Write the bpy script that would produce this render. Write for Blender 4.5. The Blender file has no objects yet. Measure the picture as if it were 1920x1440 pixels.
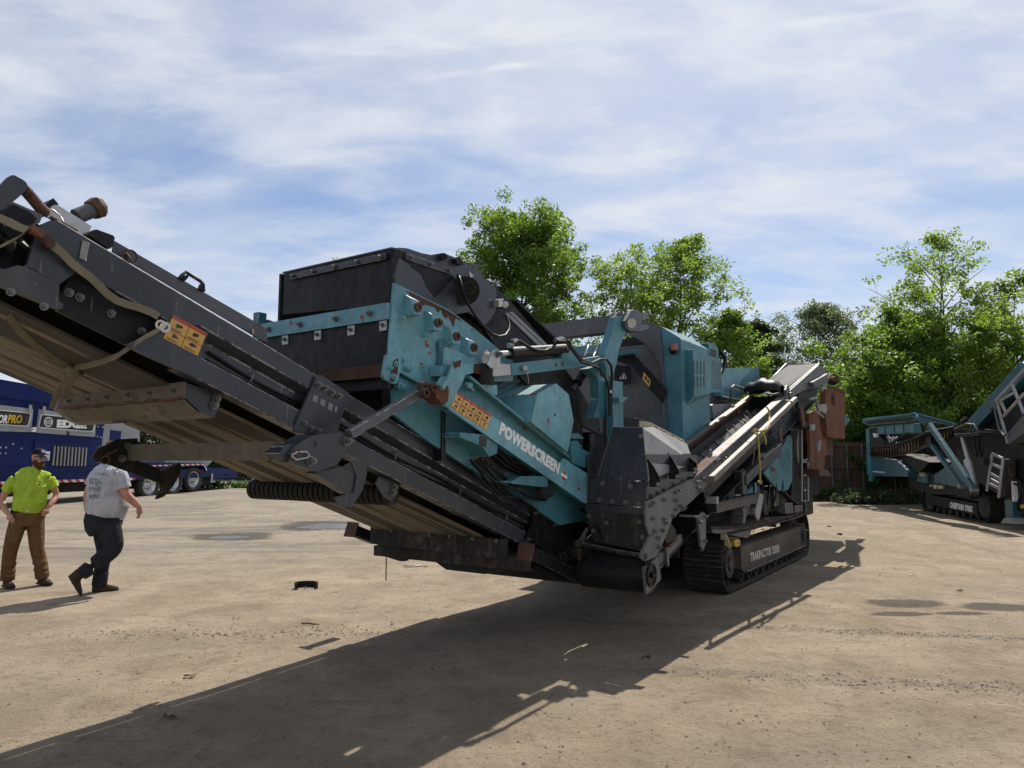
import bpy, bmesh, math, random
import numpy as np
from mathutils import Vector, Matrix, Quaternion, noise as mnoise
sc = bpy.context.scene
R = math.radians
# ------------------------------------------------------------------ camera
cam_d = bpy.data.cameras.new('camera'); cam = bpy.data.objects.new('camera', cam_d)
sc.collection.objects.link(cam); sc.camera = cam
cam_d.sensor_width = 36.0; cam_d.lens = 36.0*1331/1920
cam.location = (0, 0, 1.7); cam.rotation_euler = (R(90+6.09), 0, 0)
cam_d.clip_end = 2000; cam_d.clip_start = 0.05
# ------------------------------------------------------------------ sky, sun, exposure
SUN_AZ, SUN_EL = 20.0, 54.5           # azimuth clockwise from +Y
world = bpy.data.worlds.new('World'); sc.world = world; world.use_nodes = True
nt = world.node_tree; nt.nodes.clear()
def wn(t, **kw):
    n = nt.nodes.new(t)
    for k, v in kw.items(): setattr(n, k, v)
    return n
wo = wn('ShaderNodeOutputWorld'); bg = wn('ShaderNodeBackground')
sky = wn('ShaderNodeTexSky', sky_type='NISHITA', sun_disc=False)
sky.sun_elevation = R(SUN_EL); sky.sun_rotation = R(SUN_AZ); sky.air_density = 1.0; sky.dust_density = 0.6; sky.ozone_density = 1.6
tc = wn('ShaderNodeTexCoord')
sep = wn('ShaderNodeSeparateXYZ'); nt.links.new(tc.outputs['Generated'], sep.inputs[0])
zc = wn('ShaderNodeMath', operation='MAXIMUM'); zc.inputs[1].default_value = 0.0; nt.links.new(sep.outputs['Z'], zc.inputs[0])
za = wn('ShaderNodeMath', operation='ADD'); za.inputs[1].default_value = 0.22; nt.links.new(zc.outputs[0], za.inputs[0])
dx = wn('ShaderNodeMath', operation='DIVIDE'); nt.links.new(sep.outputs['X'], dx.inputs[0]); nt.links.new(za.outputs[0], dx.inputs[1])
dy = wn('ShaderNodeMath', operation='DIVIDE'); nt.links.new(sep.outputs['Y'], dy.inputs[0]); nt.links.new(za.outputs[0], dy.inputs[1])
cmb = wn('ShaderNodeCombineXYZ'); nt.links.new(dx.outputs[0], cmb.inputs[0]); nt.links.new(dy.outputs[0], cmb.inputs[1])
def cloudlayer(scale, rot, loc, detail, dist, lo, hi, sx=1.0):
    mpn = wn('ShaderNodeMapping'); mpn.inputs['Rotation'].default_value = (0, 0, R(rot)); mpn.inputs['Location'].default_value = loc
    mpn.inputs['Scale'].default_value = (scale*sx, scale, scale)
    nt.links.new(cmb.outputs[0], mpn.inputs[0])
    n = wn('ShaderNodeTexNoise'); n.inputs['Scale'].default_value = 1.0; n.inputs['Detail'].default_value = detail
    n.inputs['Roughness'].default_value = 0.58; n.inputs['Distortion'].default_value = dist
    nt.links.new(mpn.outputs[0], n.inputs['Vector'])
    mr = wn('ShaderNodeMapRange', interpolation_type='SMOOTHSTEP'); mr.inputs['From Min'].default_value = lo; mr.inputs['From Max'].default_value = hi
    nt.links.new(n.outputs['Fac'], mr.inputs['Value']); return mr.outputs[0]
def wmath(op, a, b):
    m = wn('ShaderNodeMath', operation=op)
    for i, v in enumerate((a, b)):
        if isinstance(v, (int, float)): m.inputs[i].default_value = v
        else: nt.links.new(v, m.inputs[i])
    return m.outputs[0]
c1 = cloudlayer(0.6, 24, (3.1, 1.7, 0), 8, 0.25, 0.24, 0.76, 0.6)
c2 = cloudlayer(1.9, 34, (7.3, 0.4, 0), 11, 0.3, 0.34, 0.70, 0.5)
c3 = cloudlayer(5.5, -24, (1.3, 5.4, 0), 12, 0.25, 0.38, 0.66, 0.5)
cl = wmath('ADD', wmath('MULTIPLY', c1, 0.46), wmath('ADD', wmath('MULTIPLY', c2, 0.38), wmath('MULTIPLY', c3, 0.36)))
hz = wn('ShaderNodeMapRange', interpolation_type='SMOOTHSTEP'); hz.inputs['From Min'].default_value = .42; hz.inputs['From Max'].default_value = .02; nt.links.new(sep.outputs['Z'], hz.inputs['Value'])
cl = wmath('ADD', cl, wmath('ADD', wmath('MULTIPLY', hz.outputs[0], .24), -.04))
# thin contrails: narrow bands along a straight line of the cloud sheet, broken by noise
def contrail(px, py, ang, width, x0, x1, amp):
    mpn = wn('ShaderNodeMapping', vector_type='TEXTURE'); mpn.inputs['Location'].default_value = (px, py, 0); mpn.inputs['Rotation'].default_value = (0, 0, R(ang))
    nz = wn('ShaderNodeTexNoise'); nz.inputs['Scale'].default_value = 9.0; nz.inputs['Detail'].default_value = 5
    nt.links.new(cmb.outputs[0], nz.inputs['Vector'])
    nt.links.new(cmb.outputs[0], mpn.inputs[0])
    s2 = wn('ShaderNodeSeparateXYZ'); nt.links.new(mpn.outputs[0], s2.inputs[0])
    off = wmath('MULTIPLY', wmath('SUBTRACT', nz.outputs['Fac'], 0.5), width*1.6)
    d = wmath('ABSOLUTE', wmath('ADD', s2.outputs['Y'], off), 0)
    m = wn('ShaderNodeMapRange', interpolation_type='SMOOTHSTEP'); m.inputs['From Min'].default_value = width; m.inputs['From Max'].default_value = 0.0
    nt.links.new(d, m.inputs['Value'])
    a = wn('ShaderNodeMapRange', interpolation_type='SMOOTHSTEP'); a.inputs['From Min'].default_value = x0; a.inputs['From Max'].default_value = x0+0.10; nt.links.new(s2.outputs['X'], a.inputs['Value'])
    b = wn('ShaderNodeMapRange', interpolation_type='SMOOTHSTEP'); b.inputs['From Min'].default_value = x1; b.inputs['From Max'].default_value = x1-0.05; nt.links.new(s2.outputs['X'], b.inputs['Value'])
    brk = wn('ShaderNodeMapRange'); brk.inputs['From Min'].default_value = 0.3; brk.inputs['From Max'].default_value = 0.6; nt.links.new(nz.outputs['Fac'], brk.inputs['Value'])
    return wmath('MULTIPLY', wmath('MULTIPLY', m.outputs[0], wmath('MULTIPLY', a.outputs[0], b.outputs[0])), wmath('MULTIPLY', brk.outputs[0], amp))
for args in ((-.185, 1.227, -9.6, .014, 0.0, .245, .30), (.0936, 1.178, -17.0, .011, 0.0, .085, .20), (.246, 1.1455, -18.5, .011, -.02, .06, .15), (.403, 1.0976, -17.5, .014, 0.0, .24, .26)):
    cl = wmath('ADD', cl, contrail(*args))
clc = wn('ShaderNodeClamp'); nt.links.new(cl, clc.inputs[0]); clc.inputs['Max'].default_value = 0.97
sk = wn('ShaderNodeMix', data_type='RGBA', blend_type='MULTIPLY'); sk.inputs['Factor'].default_value = 1.0
nt.links.new(sky.outputs[0], sk.inputs['A']); sk.inputs['B'].default_value = (.84, .94, 1.10, 1)
mx = wn('ShaderNodeMix', data_type='RGBA'); nt.links.new(clc.outputs[0], mx.inputs['Factor']); nt.links.new(sk.outputs['Result'], mx.inputs['A'])
SKY_STRENGTH = 0.078
mx.inputs['B'].default_value = (7.9, 8.2, 8.7, 1)
nt.links.new(mx.outputs['Result'], bg.inputs[0]); bg.inputs['Strength'].default_value = SKY_STRENGTH
nt.links.new(bg.outputs[0], wo.inputs[0])
sun_d = bpy.data.lights.new('sun', 'SUN'); sun = bpy.data.objects.new('sun', sun_d); sc.collection.objects.link(sun)
sun_d.energy = 5.0; sun_d.angle = R(0.55); sun_d.color = (1.0, 0.94, 0.84)
sd = Vector((math.sin(R(SUN_AZ))*math.cos(R(SUN_EL)), math.cos(R(SUN_AZ))*math.cos(R(SUN_EL)), math.sin(R(SUN_EL))))
sun.rotation_euler = sd.to_track_quat('Z', 'Y').to_euler()
vs = sc.view_settings; vs.view_transform = 'Standard'; vs.look = 'None'; vs.exposure = 0.38; vs.gamma = 1.0
sc.cycles.max_bounces = 6; sc.cycles.diffuse_bounces = 3; sc.cycles.glossy_bounces = 3; sc.cycles.transmission_bounces = 4; sc.cycles.transparent_max_bounces = 8
# ------------------------------------------------------------------ materials
MAT = {}
class NT:
    def __init__(s, name):
        s.m = bpy.data.materials.new(name); s.m.use_nodes = True; s.t = s.m.node_tree
        s.b = s.t.nodes['Principled BSDF']; s.L = s.t.links; MAT[name] = s.m
        s.tc = s.t.nodes.new('ShaderNodeTexCoord')
    def n(s, t, **kw):
        n = s.t.nodes.new(t)
        for k, v in kw.items(): setattr(n, k, v)
        return n
    def set(s, sock, v):
        if hasattr(v, 'is_linked') or isinstance(v, bpy.types.NodeSocket): s.L.new(v, sock)
        else: sock.default_value = v
    def co(s, scale=(1, 1, 1), rot=(0, 0, 0), src='Object'):
        mp_ = s.n('ShaderNodeMapping'); mp_.inputs['Scale'].default_value = scale; mp_.inputs['Rotation'].default_value = rot
        s.L.new(s.tc.outputs[src], mp_.inputs[0]); return mp_.outputs[0]
    def noise(s, scale, detail=4, rough=.55, vec=None, dist=0):
        n = s.n('ShaderNodeTexNoise'); n.inputs['Scale'].default_value = scale; n.inputs['Detail'].default_value = detail
        n.inputs['Roughness'].default_value = rough; n.inputs['Distortion'].default_value = dist
        s.L.new(vec if vec is not None else s.tc.outputs['Object'], n.inputs['Vector']); return n.outputs['Fac']
    def ramp(s, v, lo, hi, a=0., b=1., smooth=True):
        m = s.n('ShaderNodeMapRange', interpolation_type='SMOOTHSTEP' if smooth else 'LINEAR')
        s.L.new(v, m.inputs['Value']); m.inputs['From Min'].default_value = lo; m.inputs['From Max'].default_value = hi
        m.inputs['To Min'].default_value = a; m.inputs['To Max'].default_value = b; return m.outputs[0]
    def math(s, op, a, b=0.):
        m = s.n('ShaderNodeMath', operation=op); s.set(m.inputs[0], a); s.set(m.inputs[1], b); return m.outputs[0]
    def mix(s, f, a, b, mode='MIX'):
        m = s.n('ShaderNodeMix', data_type='RGBA', blend_type=mode)
        s.set(m.inputs['Factor'], f)
        for k, v in (('A', a), ('B', b)):
            if isinstance(v, tuple): m.inputs[k].default_value = (*v[:3], 1)
            else: s.L.new(v, m.inputs[k])
        return m.outputs['Result']
    def bump(s, h, strength, dist):
        b = s.n('ShaderNodeBump'); b.inputs['Strength'].default_value = strength; b.inputs['Distance'].default_value = dist
        s.L.new(h, b.inputs['Height']); s.L.new(b.outputs[0], s.b.inputs['Normal'])
    def out(s, col, rough=.5, metal=0., spec=None):
        if isinstance(col, tuple): s.b.inputs['Base Color'].default_value = (*col[:3], 1)
        else: s.L.new(col, s.b.inputs['Base Color'])
        s.set(s.b.inputs['Roughness'], rough); s.b.inputs['Metallic'].default_value = metal
        if spec is not None: s.b.inputs['Specular IOR Level'].default_value = spec
        return s.m
def paint(name, col, rough=.42, dirt=.35, dcol=(.17, .14, .10), rust=0., fade=.25, seed=0., scr=.0, streak=.3):
    k = NT(name)
    v = k.co((1, 1, 1)); mpn = v.node; mpn.inputs['Location'].default_value = (seed*7.1, seed*3.3, seed)
    big = k.noise(1.7, 4, .6, v); fine = k.noise(14, 6, .65, v)
    c = k.mix(k.ramp(big, .3, .7), tuple(x*(1-fade) for x in col), tuple(min(1, x*(1+fade*.8)+.004*fade) for x in col))
    # vertical run marks
    vs_ = k.co((9, 9, .9)); st = k.noise(1.0, 5, .6, vs_)
    c = k.mix(k.math('MULTIPLY', k.ramp(st, .52, .72), streak), c, dcol)
    c = k.mix(k.math('MULTIPLY', k.ramp(k.math('MULTIPLY', fine, big), .25, .42), dirt), c, dcol)
    gr = k.noise(6.0, 9, .72, v, .5); c = k.mix(k.math('MULTIPLY', k.ramp(gr, .54, .66), dirt*.8), c, tuple(x*.35 for x in col))
    sp = k.noise(38, 3, .6, v); c = k.mix(k.math('MULTIPLY', k.ramp(sp, .66, .72), dirt*.9), c, tuple(min(1, x*1.1+.05) for x in dcol))
    gn = k.n('ShaderNodeNewGeometry'); nz_ = k.n('ShaderNodeSeparateXYZ'); k.L.new(gn.outputs['Normal'], nz_.inputs[0])
    c = k.mix(k.math('MULTIPLY', k.math('MULTIPLY', k.ramp(nz_.outputs['Z'], .35, .9), k.ramp(fine, .3, .65)), min(.75, dirt*1.5)), c, tuple(min(1, x*1.25) for x in dcol))
    r = k.ramp(fine, .3, .7, rough-.06, rough+.14)
    if scr:
        sv = k.co((40, 40, 3), (0.5, .3, .2)); sn = k.noise(1., 2, .5, sv)
        c = k.mix(k.math('MULTIPLY', k.ramp(sn, .70, .74), scr), c, (.35, .36, .37))
    if rust:
        rn = k.noise(4.5, 8, .7, v); th = .80-rust*.28
        f = k.ramp(rn, th, th+.035)
        rc = k.mix(k.ramp(fine, .35, .65), (.10, .028, .012), (.24, .085, .032))
        c = k.mix(f, c, rc); r = k.math('MAXIMUM', r, k.math('MULTIPLY', f, .85))
    k.bump(fine, .25, .004)
    return k.out(c, r)
paint('teal', (.046, .180, .225), .40, .5, (.085, .12, .12), .18, .28, 1, .3, .4)
paint('teal_worn', (.118, .315, .375), .42, .5, (.15, .19, .18), .62, .30, 2, .6, .5)
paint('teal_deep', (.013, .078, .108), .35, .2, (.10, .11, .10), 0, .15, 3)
paint('teal_bright', (.10, .27, .33), .35, .2, (.16, .17, .15), 0, .15, 3)
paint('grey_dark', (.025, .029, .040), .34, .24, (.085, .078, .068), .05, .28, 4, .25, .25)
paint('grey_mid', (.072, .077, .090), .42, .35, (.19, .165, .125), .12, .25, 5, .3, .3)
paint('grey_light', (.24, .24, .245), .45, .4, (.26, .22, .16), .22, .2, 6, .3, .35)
paint('black_steel', (.006, .006, .0075), .45, .16, (.05, .043, .035), .1, .35, 7, .2)
paint('dusty_tan', (.13, .108, .080), .8, .6, (.05, .043, .035), 0, .35, 23)
paint('dusty_black', (.026, .024, .022), .7, .75, (.125, .102, .075), .1, .35, 8, .2, .5)
paint('rail_tan', (.145, .130, .112), .5, .4, (.12, .09, .06), .3, .2, 24, .3)
paint('rubber', (.0065, .0065, .008), .45, .12, (.04, .037, .034), 0, .4, 9)
paint('rust', (.125, .050, .024), .85, .55, (.045, .020, .013), .3, .4, 10, 0, .5)
paint('rust_dark', (.075, .034, .022), .85, .5, (.12, .08, .05), .4, .4, 11, 0, .5)
paint('wood', (.16, .125, .085), .8, .5, (.08, .065, .05), 0, .35, 12)
paint('steel', (.45, .45, .44), .38, .3, (.22, .18, .13), .1, .2, 13)
paint('zinc', (.52, .53, .54), .30, .25, (.2, .18, .15), 0, .2, 14)
MAT['zinc'].node_tree.nodes['Principled BSDF'].inputs['Metallic'].default_value = .8
MAT['steel'].node_tree.nodes['Principled BSDF'].inputs['Metallic'].default_value = .5
paint('bolt_steel', (.24, .24, .235), .38, .4, (.10, .085, .065), .15, .3, 22)
MAT['bolt_steel'].node_tree.nodes['Principled BSDF'].inputs['Metallic'].default_value = .6
paint('white_print', (.74, .76, .76), .5, .25, (.4, .4, .38), 0, .08, 15)
paint('cream_print', (.55, .52, .44), .6, .4, (.25, .2, .15), 0, .1, 25)
paint('black_print', (.012, .012, .012), .5, .1)
paint('label_yellow', (.60, .34, .075), .45, .25, (.35, .25, .12), 0, .12, 16)
paint('label_red', (.42, .05, .03), .45, .2)
paint('yellow', (.62, .40, .03), .4, .3)
paint('lamp_red', (.30, .085, .06), .35, .3)
paint('cream', (.42, .39, .24), .5, .4, (.2, .16, .1), .1, .15, 17)
paint('royal_blue', (.0015, .011, .095), .35, 0., (.02, .03, .08), 0, .12, 18, 0, .1)
MAT['royal_blue'].node_tree.nodes['Principled BSDF'].inputs['Specular IOR Level'].default_value = .3
paint('panel_grey', (.27, .28, .30), .4, .2, (.3, .29, .27), 0, .1, 19)
paint('strap', (.185, .160, .105), .8, .4, (.12, .1, .07), 0, .2, 20)
paint('rope_yellow', (.42, .33, .07), .8, .35, (.2, .16, .08), 0, .2, 21)
def edge(name, col, base):
    k = NT(name); n = k.noise(16, 5, .7); c = k.mix(k.ramp(n, .44, .58), base, col); k.out(c, .45); EDGE_OK[name] = 1
EDGE_OK = {}
EDGE = {'grey_dark': 'edge_grey', 'grey_mid': 'edge_grey_mid', 'black_steel': 'edge_black', 'teal': 'edge_teal', 'teal_worn': 'edge_teal_worn', 'grey_light': 'edge_light', 'teal_bright': 'edge_teal', 'teal_deep': 'edge_deep'}
edge('edge_grey', (.26, .26, .27), (.04, .043, .052)); edge('edge_grey_mid', (.34, .33, .32), (.10, .10, .115)); edge('edge_black', (.10, .095, .09), (.012, .012, .014)); edge('edge_teal', (.30, .42, .44), (.06, .185, .24)); edge('edge_teal_worn', (.16, .07, .04), (.22, .40, .46)); edge('edge_light', (.5, .49, .47), (.30, .28, .26)); edge('edge_deep', (.12, .26, .31), (.03, .12, .17))
for n_ in ('rubber', 'black_steel', 'dusty_black'): MAT[n_].node_tree.nodes['Principled BSDF'].inputs['Specular IOR Level'].default_value = .25
# ------------------------------------------------------------------ mesh builder
COL = sc.collection
class MB:
    """collects shapes; frame 'm' takes (s,t,z) of the crusher's own axes and stores (s,-t,z)"""
    def __init__(s, m=True): s.v = []; s.f = []; s.sm = []; s.mi = []; s.m = m; s.cur = 0
    def pt(s, p): return (p[0], -p[1], p[2]) if s.m else tuple(p)
    def add(s, vs, fs, smooth=False):
        o = len(s.v); s.v += [s.pt(p) for p in vs]
        for f in fs: s.f.append([i+o for i in f]); s.sm.append(smooth); s.mi.append(s.cur)
        return s
    def loft(s, a, b, caps=True, smooth=False):
        n = len(a); vs = list(a)+list(b)
        fs = [[i, (i+1) % n, n+(i+1) % n, n+i] for i in range(n)]
        s.add(vs, fs, smooth)
        if caps: s.add(a, [list(range(n))]); s.add(b, [list(range(n))])
        return s
    def plate(s, poly, t0, t1):          # outline in (s,z), thickness in t
        return s.loft([(p[0], t0, p[1]) for p in poly], [(p[0], t1, p[1]) for p in poly])
    def slab(s, poly3, d):               # any planar outline, pushed by vector d
        return s.loft(list(poly3), [tuple(Vector(p)+Vector(d)) for p in poly3])
    def box(s, a0, a1, b0, b1, c0, c1):
        return s.loft([(a0, b0, c0), (a1, b0, c0), (a1, b1, c0), (a0, b1, c0)], [(a0, b0, c1), (a1, b0, c1), (a1, b1, c1), (a0, b1, c1)])
    def beam(s, p, q, w, h, up=(0, 0, 1)):   # square bar from p to q
        p, q = Vector(p), Vector(q); d = (q-p).normalized(); up = Vector(up); side = d.cross(up).normalized(); u2 = side.cross(d)
        r = [(-w/2, -h/2), (w/2, -h/2), (w/2, h/2), (-w/2, h/2)]
        return s.loft([p+side*a+u2*b for a, b in r], [q+side*a+u2*b for a, b in r])
    def cyl(s, p, q, r, n=16, r2=None, smooth=True):
        p, q = Vector(p), Vector(q); d = (q-p).normalized(); a = d.orthogonal().normalized(); b = d.cross(a); r2 = r if r2 is None else r2
        c = [(math.cos(2*math.pi*i/n), math.sin(2*math.pi*i/n)) for i in range(n)]
        return s.loft([p+(a*x+b*y)*r for x, y in c], [q+(a*x+b*y)*r2 for x, y in c], True, smooth)
    def ring(s, p, q, ro, ri, n=20):
        p, q = Vector(p), Vector(q); d = (q-p).normalized(); a = d.orthogonal().normalized(); b = d.cross(a)
        c = [(math.cos(2*math.pi*i/n), math.sin(2*math.pi*i/n)) for i in range(n)]
        vs = [p+(a*x+b*y)*ro for x, y in c]+[q+(a*x+b*y)*ro for x, y in c]+[p+(a*x+b*y)*ri for x, y in c]+[q+(a*x+b*y)*ri for x, y in c]
        for i in range(n):
            j = (i+1) % n
            pass
        s.add(vs, [[i, (i+1) % n, n+(i+1) % n, n+i] for i in range(n)]+[[2*n+i, 3*n+i, 3*n+(i+1) % n, 2*n+(i+1) % n] for i in range(n)], True)
        s.add(vs, [[i, 2*n+i, 2*n+(i+1) % n, (i+1) % n] for i in range(n)]+[[n+i, n+(i+1) % n, 3*n+(i+1) % n, 3*n+i] for i in range(n)])
        return s
    def tube(s, path, r, n=8, closed=False):
        P = [Vector(p) for p in path]; N = len(P); rings = []; prev = None
        for i, p in enumerate(P):
            d = ((P[(i+1) % N] if (i < N-1 or closed) else P[i])-(P[i-1] if (i > 0 or closed) else P[i])).normalized()
            a = d.orthogonal().normalized() if prev is None else (prev-d*prev.dot(d)).normalized()
            prev = a; b = d.cross(a); rr = r[i] if isinstance(r, (list, tuple)) else r
            rings.append([p+(a*math.cos(2*math.pi*k/n)+b*math.sin(2*math.pi*k/n))*rr for k in range(n)])
        vs = [x for g in rings for x in g]; fs = []
        for i in range(N-1+(1 if closed else 0)):
            for k in range(n): fs.append([i*n+k, i*n+(k+1) % n, ((i+1) % N)*n+(k+1) % n, ((i+1) % N)*n+k])
        s.add(vs, fs, True)
        if not closed: s.add(rings[0], [list(range(n))]); s.add(rings[-1], [list(range(n))])
        return s
    def ribbon(s, path, wv, th=.004):      # flat strap along a path, wv = half width vector(s)
        P = [Vector(p) for p in path]; A = []; 
        W_ = [Vector(w) for w in wv] if isinstance(wv[0], (tuple, list, Vector)) else [Vector(wv)]*len(P)
        N_ = len(P); vs = []; fs = []
        for i, p in enumerate(P):
            d = (P[min(i+1, N_-1)]-P[max(i-1, 0)]).normalized(); nn = d.cross(W_[i]).normalized()*th
            vs += [p-W_[i]-nn, p+W_[i]-nn, p+W_[i]+nn, p-W_[i]+nn]
        for i in range(N_-1):
            for k in range(4): fs.append([i*4+k, i*4+(k+1) % 4, i*4+4+(k+1) % 4, i*4+4+k])
        fs += [[0, 1, 2, 3], [4*N_-4, 4*N_-3, 4*N_-2, 4*N_-1]]
        return s.add(vs, fs)
    def mesh(s, name, mats, smooth_angle=None):
        me = bpy.data.meshes.new(name); me.from_pydata([tuple(v) for v in s.v], [], s.f)
        bm = bmesh.new(); bm.from_mesh(me)
        for f, sm, mi in zip(bm.faces, s.sm, s.mi): f.smooth = sm; f.material_index = mi
        bmesh.ops.recalc_face_normals(bm, faces=bm.faces); bm.to_mesh(me); bm.free()
        for m_ in (mats if isinstance(mats, (list, tuple)) else [mats]): me.materials.append(MAT[m_])
        return me
    def build(s, name, mats, parent=None, bevel=0., label=None):
        o = bpy.data.objects.new(name, s.mesh(name, mats)); COL.objects.link(o)
        if parent is not None: o.parent = parent
        if bevel:
            b = o.modifiers.new('bevel', 'BEVEL'); b.width = bevel; b.segments = 2; b.limit_method = 'ANGLE'; b.angle_limit = R(35); b.use_clamp_overlap = True
            if isinstance(mats, str) and mats in EDGE: o.data.materials.append(MAT[EDGE[mats]]); b.material = 1
        if label: o['label'] = label
        if name in SPLIT: split_islands(o)
        return o
SPLIT = {'valve_block', 'fold_frame', 'hose_loop', 'pale_bracket', 'arm_end_plate', 'pump_pipe', 'handrail', 'conduit', 'pipe_bracket', 'hanging_plate', 'battery_box', 'hose_bundle', 'corner_leg', 'small_bracket', 'steel_pin', 'hose_fitting', 'clevis', 'loose_wire', 'tail_frame', 'white_tank', 'wing_nut', 'pipe_stub', 'loose_hose', 'dark_underbody', 'pin_hole', 'weld_bar', 'cord_line', 'loose_end', 'rope_knot'}
def islands(me):
    n = len(me.vertices); par = list(range(n))
    def fd(a):
        while par[a] != a: par[a] = par[par[a]]; a = par[a]
        return a
    bm = bmesh.new(); bm.from_mesh(me); bmesh.ops.remove_doubles(bm, verts=bm.verts, dist=1e-5); bm.to_mesh(me); bm.free()
    n = len(me.vertices); par = list(range(n))
    for e in me.edges:
        a, b_ = fd(e.vertices[0]), fd(e.vertices[1])
        if a != b_: par[a] = b_
    d = {}
    for i in range(n): d.setdefault(fd(i), []).append(i)
    return list(d.values())
def split_islands(o):
    me = o.data; isl = islands(me)
    if len(isl) < 2: return
    for grp in isl[1:]:
        keep = set(grp); bm = bmesh.new(); bm.from_mesh(me); bmesh.ops.delete(bm, geom=[v for v in bm.verts if v.index not in keep], context='VERTS')
        m2 = me.copy(); bm.to_mesh(m2); bm.free(); c = o.copy(); c.data = m2; COL.objects.link(c)
    keep = set(isl[0]); bm = bmesh.new(); bm.from_mesh(me); bmesh.ops.delete(bm, geom=[v for v in bm.verts if v.index not in keep], context='VERTS'); bm.to_mesh(me); bm.free()
def tag(o, label, cat, group=None, kind=None):
    o['label'] = label; o['category'] = cat
    if group: o['group'] = group
    if kind: o['kind'] = kind
    return o
def structure(o): o['kind'] = 'structure'; return o
def empty(name, loc, rz=0):
    o = bpy.data.objects.new(name, None); COL.objects.link(o); o.location = loc; o.rotation_euler = (0, 0, rz); o.empty_display_size = .3; return o
def inst(name, mesh, parent, mat4):
    o = bpy.data.objects.new(name, mesh); COL.objects.link(o); o.parent = parent; o.matrix_local = mat4; return o
def text_mesh(txt, size, sx=1.0, off=0.0, shear=0.0, ext=0.0006, space=1.0):
    cu = bpy.data.curves.new('lettering', 'FONT'); cu.body = txt; cu.size = size; cu.offset = off; cu.shear = shear; cu.extrude = ext
    cu.space_character = space; cu.align_x = 'CENTER'; cu.align_y = 'CENTER'; cu.resolution_u = 2
    o = bpy.data.objects.new('lettering', cu); COL.objects.link(o); bpy.context.view_layer.update()
    me = bpy.data.meshes.new_from_object(o.evaluated_get(bpy.context.evaluated_depsgraph_get()))
    bpy.data.objects.remove(o); bpy.data.curves.remove(cu)
    me.transform(Matrix.Diagonal((sx, 1, 1, 1))); return me
def lettering(txt, parent, origin, xdir, ydir, size, mat, sx=1., off=0., shear=0., name='lettering', space=1.0, fit=None):
    me = text_mesh(txt, size, sx, off, shear, space=space); me.materials.clear(); me.materials.append(MAT[mat])
    if fit:                                    # stretch to the measured width and height
        co = np.empty(len(me.vertices)*3); me.vertices.foreach_get('co', co); co = co.reshape(-1, 3)
        mn, mx_ = co[:, :2].min(0), co[:, :2].max(0); c = (mn+mx_)/2
        me.transform(Matrix.Diagonal((fit[0]/(mx_[0]-mn[0]), fit[1]/(mx_[1]-mn[1]), 1, 1)) @ Matrix.Translation((-c[0], -c[1], 0)))
    x = Vector(xdir).normalized(); y = Vector(ydir); y = (y-x*y.dot(x)).normalized(); z = x.cross(y)
    M4 = Matrix((x, y, z)).transposed().to_4x4(); M4.translation = Vector(origin)
    return inst(name, me, parent, M4)
def MV(p): return Vector((p[0], -p[1], p[2]))

# ------------------------------------------------------------------ ground
def ground_z(x, y):
    z = 0.0 if y < 12 else 0.02*(y-12)
    return z
def relief(x, y):
    r = math.hypot(x, y-8)
    if r > 40: return 0.0
    w = 1.0 if r < 25 else (40-r)/15
    n = mnoise.noise(Vector((x*.35, y*.5, 0)))*.018+mnoise.noise(Vector((x*1.3, y*1.9, 3)))*.008+mnoise.noise(Vector((x*3.7, y*5, 7)))*.0035
    return n*w
k = NT('dirt')
pos = k.n('ShaderNodeNewGeometry').outputs['Position']
def mapped(scale, rot=0.0):
    m = k.n('ShaderNodeMapping'); m.inputs['Scale'].default_value = scale; m.inputs['Rotation'].default_value = (0, 0, rot); k.L.new(pos, m.inputs[0]); return m.outputs[0]
big = k.noise(.22, 5, .6, pos, .4); mid = k.noise(1.1, 6, .62, pos, .3); fine = k.noise(9, 8, .7, pos); grit = k.noise(60, 5, .75, pos)
lane = k.noise(1.0, 6, .66, mapped((.22, .85, 1), R(-14)), 1.1)          # wheel-drawn streaks across the yard
c = k.mix(k.ramp(mid, .30, .72), (.24, .188, .126), (.372, .302, .218))
c = k.mix(k.math('MULTIPLY', k.ramp(big, .45, .62), .55), c, (.285, .24, .170))
c = k.mix(k.math('MULTIPLY', k.ramp(lane, .50, .70), .42), c, (.20, .172, .142))
# greyer, crushed-stone part of the yard (further away, to the left)
sx = k.n('ShaderNodeSeparateXYZ'); k.L.new(pos, sx.inputs[0])
yy = k.math('ADD', sx.outputs['Y'], k.math('MULTIPLY', sx.outputs['X'], -.35))
yy = k.math('ADD', yy, k.math('MULTIPLY', k.math('SUBTRACT', big, .5), 9.0))
far = k.ramp(yy, 11.0, 17.5)
farc = k.mix(k.ramp(lane, .40, .62), (.285, .248, .190), (.140, .130, .116))
rightside = k.ramp(sx.outputs['X'], 4.0, 8.0, 1.0, .25)
c = k.mix(k.math('MULTIPLY', k.math('MULTIPLY', far, .85), rightside), c, farc)
c = k.mix(k.math('MULTIPLY', k.ramp(fine, .52, .70), .38), c, (.12, .095, .068))
g2 = k.noise(23, 6, .75, pos); mot = k.noise(3.4, 7, .72, pos, .6)
c = k.mix(k.math('MULTIPLY', k.ramp(mot, .49, .66), .55), c, (.165, .128, .09))
c = k.mix(k.math('MULTIPLY', k.ramp(mot, .46, .32), .30), c, (.38, .30, .205))
c = k.mix(k.math('MULTIPLY', k.ramp(g2, .55, .66), .65), c, (.085, .068, .050))
c = k.mix(k.math('MULTIPLY', k.ramp(grit, .56, .66), .65), c, (.085, .068, .05))
c = k.mix(k.math('MULTIPLY', k.ramp(grit, .40, .28), .35), c, (.42, .35, .26))
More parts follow.
